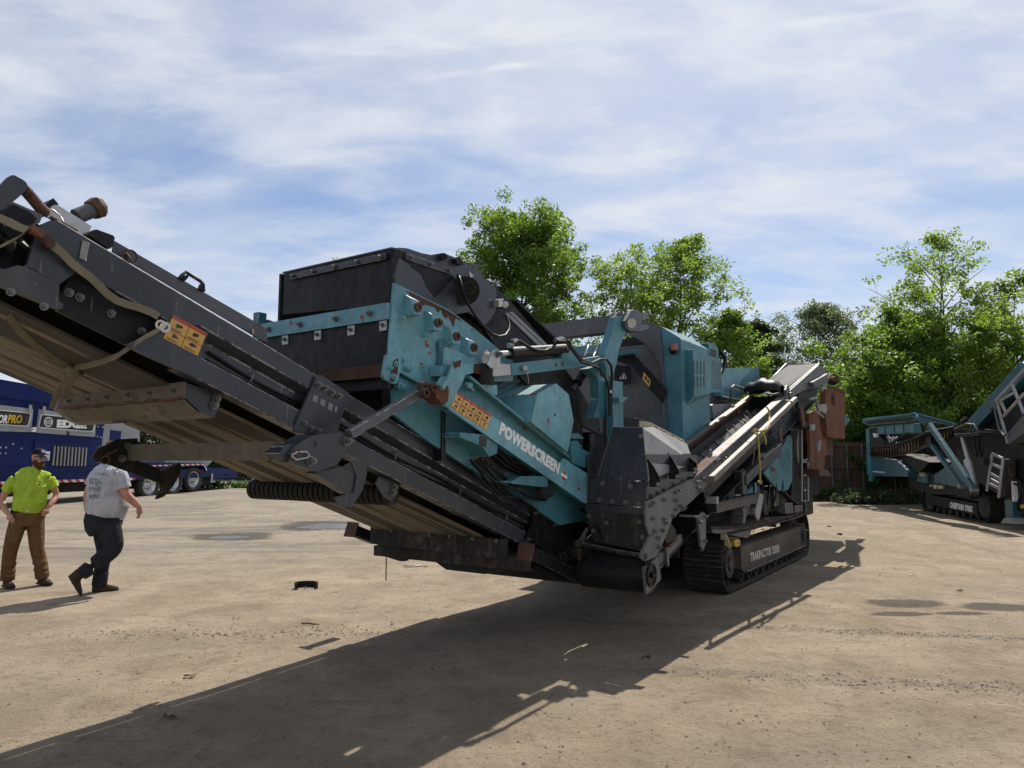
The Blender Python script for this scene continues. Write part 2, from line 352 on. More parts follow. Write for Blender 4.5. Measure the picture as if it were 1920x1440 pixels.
# two loose-stone wheel ruts and a faint third one
def rut(x0, y0, x1, y1, w, xs):
    d = Vector((x1-x0, y1-y0)).normalized(); n = Vector((-d.y, d.x))
    dist = k.math('ADD', k.math('ADD', k.math('MULTIPLY', sx.outputs['X'], n.x), k.math('MULTIPLY', sx.outputs['Y'], n.y)), -(n.x*x0+n.y*y0))
    dist = k.math('ADD', dist, k.math('MULTIPLY', k.math('SUBTRACT', mid, .5), .30))
    m = k.ramp(k.math('ABSOLUTE', dist), w, w*.25)
    return k.math('MULTIPLY', m, k.ramp(sx.outputs['X'], xs-.8, xs+1.0))
RUTS = [(*(0.176,6.079,0)[:2], *(3.817,5.503,0)[:2], .20, .2), (*(-0.344,7.861,0)[:2], *(4.914,7.033,0)[:2], .17, .5), (*(0.154,5.336,0)[:2], *(1.237,5.05,0)[:2], .06, -.5)]
for r_ in RUTS[:2]:
    f = rut(*r_); c = k.mix(k.math('MULTIPLY', f, k.ramp(fine, .35, .6, .05, .55)), c, (.15, .125, .10))
# broad tyre marks with a tread rhythm across the yard
for (a_, b_, w_, st_, colr) in (((*(-11.226,21.032,0.181)[:2], *(-7.245,37.427,0.509)[:2]), 0, .30, .5, (.13, .115, .09)), ((*(-9.351,13.217,0.024)[:2], *(-6.237,21.032,0.181)[:2]), 0, .32, .45, (.33, .27, .185)), ((*(-10.688,15.077,0.062)[:2], *(-8.578,26.246,0.285)[:2]), 0, .26, .5, (.14, .12, .095)), ((*(6.849,15.98,0.08)[:2], *(7.545,10.925,-0)[:2]), 0, .24, .4, (.14, .115, .085)), ((*(9.355,21.032,0.181)[:2], *(8.933,12.9,0.018)[:2]), 0, .22, .4, (.135, .112, .085)), ((*(0.735,4.283,0)[:2], *(3.227,4.777,0)[:2]), 0, .26, .28, (.15, .12, .085)), ((*(-4.46,6.4,0)[:2], *(-1.821,6.952,0)[:2]), 0, .24, .28, (.15, .12, .085)), ((*(-5.699,8.127,0)[:2], *(-1.723,9.051,0)[:2]), 0, .30, .25, (.36, .29, .20)), ((*(0.215,7.378,0)[:2], *(4.142,6.079,0)[:2]), 0, .3, .2, (.36, .29, .2))):
    x0, y0, x1, y1 = a_; d = Vector((x1-x0, y1-y0)).normalized(); n = Vector((-d.y, d.x))
    dist = k.math('ADD', k.math('ADD', k.math('MULTIPLY', sx.outputs['X'], n.x), k.math('MULTIPLY', sx.outputs['Y'], n.y)), -(n.x*x0+n.y*y0))
    dist = k.math('ABSOLUTE', k.math('ADD', dist, k.math('MULTIPLY', k.math('SUBTRACT', big, .5), 1.6)))
    tread = k.math('SINE', k.math('MULTIPLY', k.math('ADD', k.math('ADD', k.math('MULTIPLY', sx.outputs['X'], d.x), k.math('MULTIPLY', sx.outputs['Y'], d.y)), k.math('MULTIPLY', dist, .6)), 58.0))
    f = k.math('MULTIPLY', k.ramp(dist, w_, w_*.55), k.math('MULTIPLY', k.ramp(mid, .36, .58), k.ramp(tread, -.6, .5, .55, 1.0)))
    c = k.mix(k.math('MULTIPLY', f, st_), c, colr)
# damp stains and puddles
wet = None
def blob(cx, cy, rx, ry, rot=0.):
    m = k.n('ShaderNodeMapping', vector_type='TEXTURE'); m.inputs['Location'].default_value = (cx, cy, 0); m.inputs['Scale'].default_value = (rx, ry, 1000); m.inputs['Rotation'].default_value = (0, 0, rot)
    k.L.new(pos, m.inputs[0]); ln = k.n('ShaderNodeVectorMath', operation='LENGTH'); k.L.new(m.outputs[0], ln.inputs[0])
    return k.math('ADD', ln.outputs['Value'], k.math('ADD', k.math('MULTIPLY', k.math('SUBTRACT', mid, .5), 1.3), k.math('MULTIPLY', k.math('SUBTRACT', fine, .5), .9)))
stain = None
for (g, rx, ry) in (((4.753,8.72,0), .50, .28), ((4.333,8.127,0), .36, .12), ((5.699,8.473,0), .50, .28), ((-4.677,17.558,0.111), 1.0, 1.15), ((-5.96,15.515,0.07), .9, .75), ((4.986,8.127,0), .3, .1)):
    b_ = k.ramp(blob(g[0], g[1], rx, ry), 1.1, .80); stain = b_ if stain is None else k.math('MAXIMUM', stain, b_)
c = k.mix(k.math('MULTIPLY', stain, .85), c, (.060, .050, .040))
pud = None
for (g, rx, ry) in (((-4.491,17.443,0.109), .78, .75), ((-6.016,15.426,0.069), .5, .30)):
    b_ = k.ramp(blob(g[0], g[1], rx, ry), 1.0, .80); pud = b_ if pud is None else k.math('MAXIMUM', pud, b_)
c = k.mix(pud, c, (.075, .068, .06))
rg = k.math('SUBTRACT', k.ramp(fine, .3, .7, .86, .97), k.math('MULTIPLY', pud, .62))
k.b.inputs['Specular IOR Level'].default_value = .25
h = k.math('ADD', k.math('MULTIPLY', fine, .55), k.math('ADD', k.math('MULTIPLY', grit, .35), k.math('MULTIPLY', mid, .5)))
h = k.math('MULTIPLY', h, k.math('SUBTRACT', 1.0, pud))
k.bump(h, 1.0, .06)
k.out(c, rg)
def make_ground():
    xs = sorted(set([round(a, 3) for a in np.concatenate([np.arange(-14, 14.01, .16), np.arange(-40, 40, 2.5), [-900, -500, -250, -120, -70, 70, 120, 250, 500, 900]])]))
    ys = sorted(set([round(a, 3) for a in np.concatenate([np.arange(1.5, 20.01, .16), np.arange(20, 60, 1.5), [-300, -80, -20, -5, 0, 70, 120, 250, 500, 900]])]))
    nx, ny = len(xs), len(ys)
    vs = [(x, y, (min(ground_z(x, y), 1.5))+relief(x, y)) for y in ys for x in xs]
    fs = [(j*nx+i, j*nx+i+1, (j+1)*nx+i+1, (j+1)*nx+i) for j in range(ny-1) for i in range(nx-1)]
    me = bpy.data.meshes.new('ground'); me.from_pydata(vs, [], fs); me.materials.append(MAT['dirt'])
    me.polygons.foreach_set('use_smooth', [True]*len(fs))
    o = bpy.data.objects.new('ground', me); COL.objects.link(o); structure(o)
make_ground()

# ------------------------------------------------------------------ tracked impact crusher (own axes: s away from camera, t to its right side, z up)
CR = empty('impact_crusher', (1.85, 9.75, 0), R(90-34.2))
tag(CR, 'large teal and grey tracked rock crusher with raised conveyor, filling the middle of the yard', 'crusher')
def P(mb, name, mat, parent=CR, bevel=.004, label=None): return mb.build(name, mat, parent, bevel, label)
# shared hex bolt
def bolt_mesh(r=.0115):
    b = MB(False); b.cyl((0, 0, 0), (0, 0, .005), r*1.45, 12, smooth=False); b.cyl((0, 0, .005), (0, 0, .02), r, 6, smooth=False); b.cyl((0, 0, .02), (0, 0, .028), r*.5, 8, smooth=False)
    return b.mesh('bolt', 'bolt_steel')
BOLT = bolt_mesh(); BOLT_T = BOLT.copy(); BOLT_T.materials.clear(); BOLT_T.materials.append(MAT['teal_worn'])
rb = random.Random(4)
def bolt(parent, p, nrm=(0, 1, 0), sc_=1., me=None, name='bolt'):
    n = MV(nrm).normalized(); q = Vector((0, 0, 1)).rotation_difference(n)
    M4 = Matrix.LocRotScale(MV(p), q @ Quaternion((0, 0, 1), rb.random()*6), Vector((sc_,)*3))
    return inst(name, me or BOLT, parent, M4)
def bolts(parent, pts, t, sc_=1., me=None):
    for p in pts: bolt(parent, (p[0], t, p[1]), (0, 1, 0), sc_, me)
def sbolts(parent, pts, sc_=1., me=None):
    for p in pts: bolt(parent, p, (-1, 0, 0), sc_, me)
# ---- belt material: dusty stripes running along the belt
k = NT('belt_dusty')
v = k.tc.outputs['Object']; sxx = k.n('ShaderNodeSeparateXYZ'); k.L.new(v, sxx.inputs[0])
cmbn = k.n('ShaderNodeCombineXYZ'); k.L.new(k.math('MULTIPLY', sxx.outputs['Y'], 4.6), cmbn.inputs[0]); k.L.new(k.math('MULTIPLY', sxx.outputs['X'], .22), cmbn.inputs[1])
st = k.noise(1.0, 5, .6, cmbn.outputs[0]); fn = k.noise(22, 5, .6, v); bgn = k.noise(2.2, 4, .6, v)
c = k.mix(k.ramp(st, .46, .53), (.040, .036, .032), (.215, .178, .132))
c = k.mix(k.math('MULTIPLY', k.ramp(fn, .45, .75), .45), c, (.06, .05, .04))
c = k.mix(k.math('MULTIPLY', k.ramp(bgn, .5, .7), .4), c, (.11, .09, .068))
k.bump(fn, .3, .004); k.out(c, .85)
k = NT('belt_grey')
fn = k.noise(26, 6, .6); bgn = k.noise(3, 5, .65)
c = k.mix(k.ramp(bgn, .35, .65), (.022, .022, .024), (.060, .057, .054)); c = k.mix(k.math('MULTIPLY', k.ramp(fn, .5, .72), .5), c, (.09, .083, .073)); k.bump(fn, .3, .005); k.out(c, .75)
k = NT('belt_light')
fn = k.noise(26, 6, .6); bgn = k.noise(3, 5, .65)
c = k.mix(k.ramp(bgn, .35, .65), (.06, .058, .056), (.13, .122, .112)); c = k.mix(k.math('MULTIPLY', k.ramp(fn, .5, .72), .5), c, (.17, .15, .125)); k.bump(fn, .3, .005); k.out(c, .8)
k = NT('rubber_dusty')
fn = k.noise(22, 6, .6); bgn = k.noise(5, 6, .65, k.co((1, 4, 1)), 1.0)
c = k.mix(k.ramp(bgn, .38, .62), (.009, .009, .010), (.028, .027, .026)); c = k.mix(k.math('MULTIPLY', k.ramp(fn, .55, .75), .3), c, (.05, .047, .043)); k.bump(bgn, .6, .03); k.out(c, .75)
k = NT('speckled_plate')
fn = k.noise(34, 3, .5, k.co((1, 1, .35), (0, .3, 0))); bgn = k.noise(2.5, 5, .6)
c = k.mix(k.ramp(bgn, .35, .65), (.035, .038, .045), (.075, .075, .078)); c = k.mix(k.math('MULTIPLY', k.ramp(fn, .64, .70), .6), c, (.32, .31, .29)); k.out(c, .55)

# ================= product conveyor
TH = R(20.35); CT, ST = math.cos(TH), math.sin(TH)
def pc(a, t, v): return (-a*CT+v*ST, t, -.023+a*ST+v*CT)
def sweep(mb, prof, a0, a1): return mb.loft([pc(a0, t, v) for t, v in prof], [pc(a1, t, v) for t, v in prof])
b = MB(); prof = [(.40, 0), (.40, -.105), (.335, -.15), (.335, -.255), (.40, -.262), (.40, -.38), (.30, -.38), (.30, 0)]
sweep(b, prof, 2.7, 7.35)
sweep(b, [(.40, 0), (.40, -.17), (.31, -.17), (.31, 0)], 7.35, 8.15)
sweep(b, [(-1.26, 0), (-1.26, -.38), (-1.20, -.38), (-1.20, 0)], 2.7, 8.9)
for a in (3.4, 4.6, 5.9, 7.1): sweep(b, [(.3, -.30), (.3, -.36), (-1.20, -.36), (-1.20, -.30)], a, a+.08)
PCV = P(b, 'product_conveyor', 'grey_dark', CR, .006, 'long dark grey belt conveyor rising to the upper left')
b = MB(); sweep(b, [(.17, -.395), (.17, -.410), (-1.13, -.410), (-1.13, -.395)], 2.3, 9.25)
P(b, 'belt_underside', 'belt_dusty', PCV, 0, 'dusty brown striped underside of the belt')
b = MB(); sweep(b, [(.29, -.025), (.29, -.04), (-1.19, -.04), (-1.19, -.025)], 2.3, 9.25); P(b, 'belt', 'rubber', PCV, 0)
b = MB(); b.cyl(pc(9.25, -1.13, -.217), pc(9.25, .17, -.217), .193, 28); P(b, 'head_drum', 'rubber', PCV, 0)
b = MB(); b.cyl(pc(2.3, -1.13, -.217), pc(2.3, .17, -.217), .193, 28); P(b, 'tail_drum', 'rubber', PCV, 0)
# top skirt, handle and head-end fittings
b = MB(); b.plate([(-7.339,2.808),(-6.481,2.523),(-6.404,2.494),(-6.401,2.412),(-6.477,2.433),(-7.342,2.748)], .295, .305)
P(b, 'skirt_plate', 'grey_mid', PCV, .002)
b = MB(); b.tube([(-6.984,0.31,2.685),(-6.972,0.31,2.704),(-6.948,0.31,2.73),(-6.863,0.31,2.699),(-6.847,0.31,2.687),(-6.843,0.31,2.642)], .011, 8)
b.plate([(-6.985,2.691),(-6.944,2.714),(-6.938,2.703),(-6.958,2.675)], .30, .325); b.plate([(-6.859,2.682),(-6.841,2.682),(-6.836,2.639),(-6.873,2.648)], .30, .325)
P(b, 'handle', 'black_steel', PCV, .002)
b = MB(); b.plate([(-7.719,2.763),(-7.682,2.792),(-7.516,2.74),(-7.506,2.723),(-7.523,2.65),(-7.56,2.574),(-7.63,2.502),(-7.765,2.559),(-7.741,2.688)], .40, .43); hp = P(b, 'head_side_plate', 'grey_dark', PCV, .005)
b = MB(); b.beam((-7.53,0.437,2.727), (-7.54,0.437,2.64), .03, .012, (0, 1, 0)); P(b, 'weld_bar', 'grey_light', hp, .002)
b = MB(); b.plate([(-7.935,2.526),(-7.855,2.52),(-7.806,2.55),(-7.764,2.55),(-7.633,2.501),(-7.631,2.426),(-7.61,2.411),(-7.614,2.388),(-7.634,2.388),(-7.674,2.397),(-7.85,2.444),(-7.931,2.469)], .405, .44); lp = P(b, 'scraper_plate', 'speckled_plate', PCV, .005, 'scraped speckled lower plate at the conveyor head')
bolts(lp, [(-7.824,2.426),(-7.69,2.386)], .44, 1.1)
b = MB(); b.plate([(-7.92,2.766),(-7.84,2.783),(-7.714,2.737),(-7.703,2.663),(-7.731,2.575),(-7.823,2.529),(-7.905,2.541)], -.3, .31); P(b, 'head_housing', 'black_steel', PCV, .01)
rr_ = random.Random(8); b = MB()
for i in range(22):
    q0 = (-7.844,0.36,2.729); q1 = (-7.777,0.36,2.575); f = rr_.random(); g_ = rr_.random()
    p0 = (q0[0]+(q1[0]-q0[0])*f-.25*g_, .34+rr_.random()*.05, q0[2]+(q1[2]-q0[2])*g_)
    b.tube([p0, (p0[0]+rr_.uniform(-.05, .05), p0[1]+.03, p0[2]+rr_.uniform(-.05, .05)), (p0[0]+rr_.uniform(-.1, .1), p0[1]+.01, p0[2]+rr_.uniform(-.1, .1))], [.02, .03, .012], 6)
P(b, 'greasy_hose_bundle', 'rubber', PCV, 0)
b = MB(); b.plate([(-7.921,2.827),(-7.867,2.912),(-7.841,2.957),(-7.829,2.97),(-7.816,2.975),(-7.781,2.965),(-7.767,2.956),(-7.761,2.944),(-7.765,2.921),(-7.787,2.888),(-7.858,2.789),(-7.915,2.727)], .335, .365); P(b, 'rounded_guard', 'grey_dark', PCV, .008)
b = MB(); b.plate([(-7.858,2.783),(-7.811,2.853),(-7.69,2.829),(-7.699,2.788),(-7.738,2.759),(-7.867,2.765)], .1, .36); P(b, 'head_cover', 'grey_mid', PCV, .006)
b = MB(); b.plate([(-7.852,2.786),(-7.816,2.839),(-7.752,2.825),(-7.715,2.801),(-7.755,2.749)], .365, .372); P(b, 'cover_recess', 'black_steel', PCV, .002)
sp = [(-7.787,0.34,2.933),(-7.768,0.34,2.931),(-7.751,0.34,2.919),(-7.731,0.34,2.9),(-7.701,0.34,2.871),(-7.66,0.34,2.839)]; b = MB(); b.tube(sp, .017, 10)
for i in range(len(sp)-2):
    a_, c_ = Vector(sp[i+1]), Vector(sp[i+2])
    for j in range(4):
        m_ = a_.lerp(c_, j/4); d_ = (c_-a_).normalized(); b.cyl(m_-d_*.006, m_+d_*.006, .026, 10)
P(b, 'rusty_spring', 'rust_dark', PCV, 0)
b = MB(); b.plate([(-7.586,2.938),(-7.568,2.941),(-7.408,2.88),(-7.427,2.816),(-7.629,2.875)], .20, .215); P(b, 'motor_shield', 'steel', PCV, .003)
b = MB(); b.plate([(-7.609,2.925),(-7.545,3.01),(-7.519,2.985),(-7.545,2.955),(-7.6,2.914)], .0, .1); P(b, 'wedge_bracket', 'black_steel', PCV, .004)
b = MB(); b.cyl((-7.434,0.1,2.945), (-7.353,0.1,3.007), .040, 14); hb = P(b, 'grease_pipe', 'grey_mid', PCV, 0)
b = MB(); b.cyl((-7.359,0.1,3.001), (-7.331,0.1,3.026), .055, 6, .06, smooth=False); b.cyl((-7.331,0.1,3.026), (-7.308,0.1,3.04), .06, 6, .045, smooth=False); P(b, 'rusty_cap', 'rust_dark', hb, .004)
b = MB(); b.plate([(-7.491,2.79),(-7.465,2.818),(-7.45,2.825),(-7.369,2.816),(-7.361,2.805),(-7.368,2.762),(-7.381,2.743)], .18, .36); P(b, 'control_box', 'black_steel', PCV, .008)
b = MB(); b.tube([(-7.652,0.3,2.885),(-7.623,0.3,2.884),(-7.592,0.3,2.863),(-7.576,0.3,2.841)], .004, 5); b.tube([(-7.755,0.33,2.911),(-7.74,0.33,2.89),(-7.727,0.33,2.869)], .004, 5); P(b, 'loose_wire', 'steel', PCV, 0)
b = MB(); b.tube([(-7.64,0.32,2.839),(-7.599,0.32,2.828),(-7.556,0.32,2.813),(-7.522,0.32,2.803)], .012, 6); P(b, 'rusty_rod', 'rust_dark', PCV, 0)
b = MB(); b.ring((-7.273,0.34,2.735), (-7.278,0.355,2.732), .035, .028, 16); b.cyl((-7.291,0.33,2.748), (-7.272,0.33,2.725), .012, 8); b.cyl((-6.533,0.33,2.471), (-6.528,0.33,2.447), .012, 6); P(b, 'wing_nut', 'rust_dark', PCV, 0)
b = MB(); b.plate([(-7.532,2.59),(-7.384,2.549),(-7.208,2.493),(-7.081,2.444),(-7.077,2.373),(-7.25,2.275),(-7.588,2.398),(-7.599,2.438)], .308, .33); rp = P(b, 'recessed_plate', 'black_steel', PCV, .004)
bolts(rp, [(-7.544,2.493),(-7.495,2.48),(-7.345,2.427),(-7.187,2.36)], .33, 1.3)
b = MB(); b.plate([(-7.125,2.394),(-7.06,2.461),(-6.856,2.395),(-6.912,2.248),(-6.926,2.141),(-7.224,2.235),(-7.299,2.269),(-7.161,2.35)], .385, .404); fp = P(b, 'flush_plate', 'grey_dark', PCV, .004)
# warning label: yellow field, red head band, black print
def label(parent, ox, ux, uy, cols, rows, name='warning_label', heads=True, seed=1):
    """ux, uy = full edge vectors in machine axes (s,t,z), ox top-left corner"""
    o_, x_, y_ = Vector(ox), Vector(ux), Vector(uy); nz = Vector((0, .0012, 0)); rr = random.Random(seed); b = MB()
    def q(u0, v0, u1, v1, lift, mi):
        b.cur = mi; p = [o_+x_*u0+y_*v0, o_+x_*u1+y_*v0, o_+x_*u1+y_*v1, o_+x_*u0+y_*v1]; b.slab([tuple(a+nz*lift) for a in p], tuple(nz*.6))
    q(0, 0, 1, 1, 0, 0)
    for i in range(cols):
        w = 1/cols
        if heads: q(i*w+.006, 0.005, (i+1)*w-.006, .14, 1, 1)
        for j in range(rows):
            y0 = .16+.84*j/rows; hgt = .84/rows; cx, cy = (i+.5)*w, y0+hgt*.36
            pts = []
            n_ = rr.randint(6, 9)
            for a in range(n_):      # pictogram: a ragged little black figure
                r_ = rr.uniform(.35, 1.0); pts.append((cx+math.cos(a*6.283/n_)*w*.30*r_, cy+math.sin(a*6.283/n_)*hgt*.26*r_))
            b.cur = 2; b.slab([tuple(o_+x_*u+y_*v_+nz) for u, v_ in pts], tuple(nz*.6))
            for l_ in range(3): q(i*w+w*.12, y0+hgt*(.72+.08*l_), i*w+w*rr.uniform(.6, .88), y0+hgt*(.745+.08*l_), 1, 2)
            if j: q(i*w, y0-.008, (i+1)*w, y0+.008, 1.2, 2)
        if i: q(i*w-.006, 0, i*w+.006, 1, 1.2, 2)
    return b.build(name, ['label_yellow', 'label_red', 'black_print'], parent)
def corners(p, px, py): return p, tuple(Vector(px)-Vector(p)), tuple(Vector(py)-Vector(p))
label(fp, *corners((-7.063,0.406,2.459), (-6.868,0.406,2.391), (-7.11,0.406,2.327)), 2, 2, seed=3)
# splice plate between the two conveyor sections
b = MB(); b.plate([(-6.108,2.228),(-6.073,2.238),(-5.83,2.137),(-5.928,1.872),(-6.259,1.862),(-6.272,1.891)], .40, .42); spl = P(b, 'splice_plate', 'grey_dark', PCV, .004)
bolts(spl, [(-6.096,2.173),(-6.044,2.156),(-5.985,2.132),(-5.925,2.113)], .42, 1.35); bolts(spl, [(-6.197,1.924),(-6.141,1.897),(-6.083,1.882)], .42, 1.1)
for x0, y0, h_ in ((605, 1225, 65), (660, 1257, 60), (717, 1283, 60), (764, 1310, 55)): pass
b = MB()
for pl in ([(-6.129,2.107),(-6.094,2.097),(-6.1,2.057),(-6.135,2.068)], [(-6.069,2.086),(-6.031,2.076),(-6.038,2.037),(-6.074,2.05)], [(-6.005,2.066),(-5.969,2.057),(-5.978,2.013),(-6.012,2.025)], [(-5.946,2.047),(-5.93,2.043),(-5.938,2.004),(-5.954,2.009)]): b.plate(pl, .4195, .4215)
P(b, 'sunlit_slot', 'grey_light', spl, 0)  # pale plates paint the sunlight seen through the slots
# belt guard box under the belt
b = MB(); b.plate([(-6.916,2.119),(-6.796,2.092),(-6.708,2.08),(-6.704,2.008),(-6.742,1.932),(-6.821,1.962),(-6.914,2.033)], -1.24, .31); ug = P(b, 'return_roller_guard', 'grey_dark', PCV, .004)
_a, _b = (-6.916,0.31,2.122), (-6.915,0.31,2.032)
b = MB(); b.slab([(_a[0]-.006, -1.14, _a[2]), (_b[0]-.006, -1.14, _b[2]), (_b[0]-.006, .32, _b[2]), (_a[0]-.006, .32, _a[2])], (-.01, 0, 0)); P(b, 'rubber_strip', 'dusty_tan', ug, .002)
_c = (-6.823,0.31,1.961)
b = MB(); b.slab([(_b[0], -1.13, _b[2]-.004), (_c[0], -1.13, _c[2]-.004), (_c[0], .30, _c[2]-.004), (_b[0], .30, _b[2]-.004)], (0, 0, -.008)); P(b, 'scraper_blade', 'dusty_tan', ug, .002)
b = MB(); b.tube([(_b[0]-.02, -1.14+i*.073, _b[2]+.006*math.sin(i*1.7)) for i in range(21)], .005, 5); P(b, 'torn_edge', 'rust', ug, 0)
for i in range(6): bolt(ug, (_a[0]-.018, -.98+i*.24, (_a[2]+_b[2])/2), (-1, 0, 0), .9)
bolts(ug, [(-6.747,2.005),(-6.725,2.067),(-6.734,2.042)], .312, 1.5)
# folding support: cross tube, plates and hooks each side
xs_ = (-6.449,0.5,1.749)[0]; zt_ = (-6.451,0.5,1.805)[2]; zb_ = (-6.446,0.5,1.694)[2]
b = MB(); b.box(xs_-.06, xs_+.06, -1.05, .5, zb_, zt_); fs_ = P(b, 'fold_crossbeam', 'dusty_tan', PCV, .006, 'dusty square cross tube under the belt')
b = MB(); b.plate([(-6.472,1.736),(-6.432,1.778),(-6.319,1.835),(-6.24,1.852),(-6.073,1.866),(-6.019,1.867),(-5.982,1.839),(-5.986,1.814),(-6.11,1.674),(-6.252,1.628),(-6.399,1.66),(-6.461,1.691)], .615, .635); pv = P(b, 'pivot_plate', 'grey_dark', PCV, .003)
bolts(pv, [(-6.047,1.814),(-6.322,1.692)], .635, 1.9)
b = MB(); b.cyl((-6.272,0.61,1.794), (-6.295,0.637,1.794), .018, 12); P(b, 'pivot_hole', 'black_print', pv, 0)
b = MB(); b.tube([(-6.468,0.65,1.725),(-6.435,0.66,1.744),(-6.369,0.66,1.746),(-6.341,0.65,1.729),(-6.359,0.65,1.71),(-6.443,0.66,1.7),(-6.468,0.65,1.721)], .006, 6); P(b, 'safety_clip', 'steel', pv, 0)
b = MB(); b.cyl((-6.46,0.64,1.725), (-6.421,0.66,1.744), .012, 8); P(b, 'clip_pin', 'rust', pv, 0)
b = MB(); b.plate([(-6.471,1.729),(-6.453,1.768),(-6.412,1.793),(-6.283,1.849),(-6.141,1.856),(-5.968,1.859),(-6.05,1.707),(-6.237,1.674),(-6.431,1.691)], .46, .48); b.plate([(-6.518,1.736),(-6.497,1.774),(-6.461,1.79),(-6.381,1.79),(-6.417,1.737),(-6.42,1.698),(-6.494,1.695)], .48, .615); P(b, 'inner_pivot_plate', 'grey_dark', PCV, .003)
b = MB(); b.plate([(-6.255,1.62),(-6.059,1.658),(-5.907,1.593),(-5.927,1.498),(-5.966,1.487)], .50, .60); hk = P(b, 'support_arm', 'grey_dark', PCV, .004)
b = MB(); b.plate([(-5.98,1.69),(-5.872,1.693),(-5.844,1.664),(-5.841,1.614),(-5.878,1.505),(-5.965,1.408),(-6.069,1.417),(-6.103,1.473),(-5.951,1.496),(-5.93,1.594)], .60, .612); b.plate([(-5.957,1.648),(-5.862,1.69),(-5.773,1.69),(-5.812,1.59)], .48, .49); P(b, 'catch_plate', 'grey_dark', hk, .003)
b = MB(); b.plate([(-6.738,1.716),(-6.695,1.783),(-6.648,1.797),(-6.588,1.839),(-6.44,1.851),(-6.418,1.687),(-6.355,1.672),(-6.265,1.626),(-6.275,1.538),(-6.64,1.673),(-6.728,1.698)], -1.07, -1.05); lb_ = P(b, 'pivot_plate', 'dusty_black', PCV, .003)
b = MB(); b.plate([(-6.676,1.716),(-6.632,1.79),(-6.557,1.81),(-6.523,1.843),(-6.401,1.851),(-6.392,1.698),(-6.577,1.68)], -1.20, -1.18); P(b, 'inner_pivot_plate', 'grey_mid', PCV, .003)
b = MB(); b.plate([(-6.28,1.538),(-6.27,1.626),(-6.126,1.682),(-6.114,1.659),(-6.115,1.605),(-6.164,1.514),(-6.228,1.438),(-6.287,1.418),(-6.275,1.459),(-6.23,1.476)], -1.06, -1.035); P(b, 'hook', 'dusty_black', lb_, .003, 'dark steel hook hanging over the walking man')
b = MB(); b.slab([(-6.276,-1.03,1.627), (-6.132,-1.03,1.682), (-6.031,-1.2,1.682), (-6.18,-1.2,1.624)], (0, 0, -.012)); P(b, 'hook_lip', 'grey_mid', lb_, .002)
b = MB(); b.tube([(-6.662,-1.03,1.73),(-6.62,-1.03,1.748),(-6.585,-1.03,1.771)], .008, 6); b.ring((-6.653,-1.045,1.698), (-6.661,-1.03,1.698), .03, .022, 14); P(b, 'rusty_pin', 'rust', lb_, 0)
bolts(lb_, [(-6.54,1.709),(-6.504,1.795)], -1.05, 1.6)
# strut to screen box
b = MB(); b.beam((-6.035,0.645,1.854), (-5.332,0.645,2.193), .058, .058, (0, 1, 0)); P(b, 'stay_bar', 'grey_mid', CR, .006)
# disc return roller
rc_ = (-5.284,1.457); rl = MB(); rl.cyl((rc_[0], -1.30, rc_[1]), (rc_[0], .32, rc_[1]), .045, 14); RO = P(rl, 'return_roller', 'black_steel', PCV, 0)
dm = MB(False); dm.ring((0, -.018, 0), (0, .018, 0), .088, .04, 22); DISC = dm.mesh('rubber_disc', 'dusty_black')
for i in range(27):
    if i in (18, 19): continue
    inst('rubber_disc', DISC, RO, Matrix.LocRotScale(Vector((rc_[0], 1.28-i*.06, rc_[1])), Quaternion((0, 0, 1), .12), Vector((1, 1, 1))))
b = MB(); b.plate([(-5.491,1.536),(-5.466,1.582),(-5.433,1.576),(-5.255,1.529),(-5.287,1.44),(-5.334,1.404),(-5.403,1.435)], .33, .345); rbk = P(b, 'roller_bracket', 'grey_dark', PCV, .003)
bolts(rbk, [(-5.318,1.507),(-5.331,1.465)], .345, 1.4)
# tail cross frame with two end blocks and chain
b = MB(); ts_ = (-4.095,-0.3,1.026)[0]
_p, _q = (-3.95,-1.199,0.964), (-3.95,0.364,0.932); b.beam(_p, _q, .12, .17); tf = P(b, 'tail_crossbeam', 'dusty_black', PCV, .006)
_p, _q = (-3.85,-1.257,0.798), (-3.85,0.547,0.794); b = MB(); b.beam(_p, _q, .10, .10); P(b, 'lower_crossbeam', 'dusty_black', tf, .006)
b = MB(); b.slab([(-3.9,-1.297,1.017),(-3.9,-1.232,1.034),(-3.9,-1.21,0.891),(-3.9,-1.247,0.902)], (.06, 0, 0)); b.slab([(-3.88,-1.256,0.847),(-3.88,-1.174,0.865),(-3.88,-1.028,0.836),(-3.88,-0.867,0.746),(-3.88,-0.858,0.721),(-3.88,-0.919,0.716),(-3.88,-1.171,0.755),(-3.88,-1.264,0.787)], (.06, 0, 0)); b.slab([(-3.7,-0.631,0.718),(-3.7,0.307,0.768),(-3.7,0.086,0.684),(-3.7,-0.02,0.649),(-3.7,-0.488,0.651)], (.3, 0, 0)); P(b, 'skid_shoe', 'black_steel', tf, .006)
sbolts(tf, [(-4.012,-0.906,1.028),(-4.012,-0.427,1.009),(-4.012,-0.181,1.011),(-4.012,0.076,1.006),(-4.012,0.329,1.001)], 1.1)
for nm, c0, c1 in (('end_block', (-3.95,-1.524,0.992), (-3.7,-1.466,0.856)), ('end_block', (-3.86,0.53,0.906), (-3.55,0.496,0.789))):
    c0, c1 = Vector(c0), Vector(c1); d_ = Vector((CT, 0, -ST))
    b = MB(); b.beam(c0, c0+d_*(.32 if c0.y < 0 else .9), .10, .11); tb_ = P(b, 'square_tube', 'black_steel', tf, .006)
    b = MB(); b.beam(c0-d_*.012, c0, .155, .15); P(b, nm, 'rust_dark', tf, .012, 'rusty square plate capping a tube end')
ch0 = Vector((-3.9,-1.082,0.751)); b = MB()
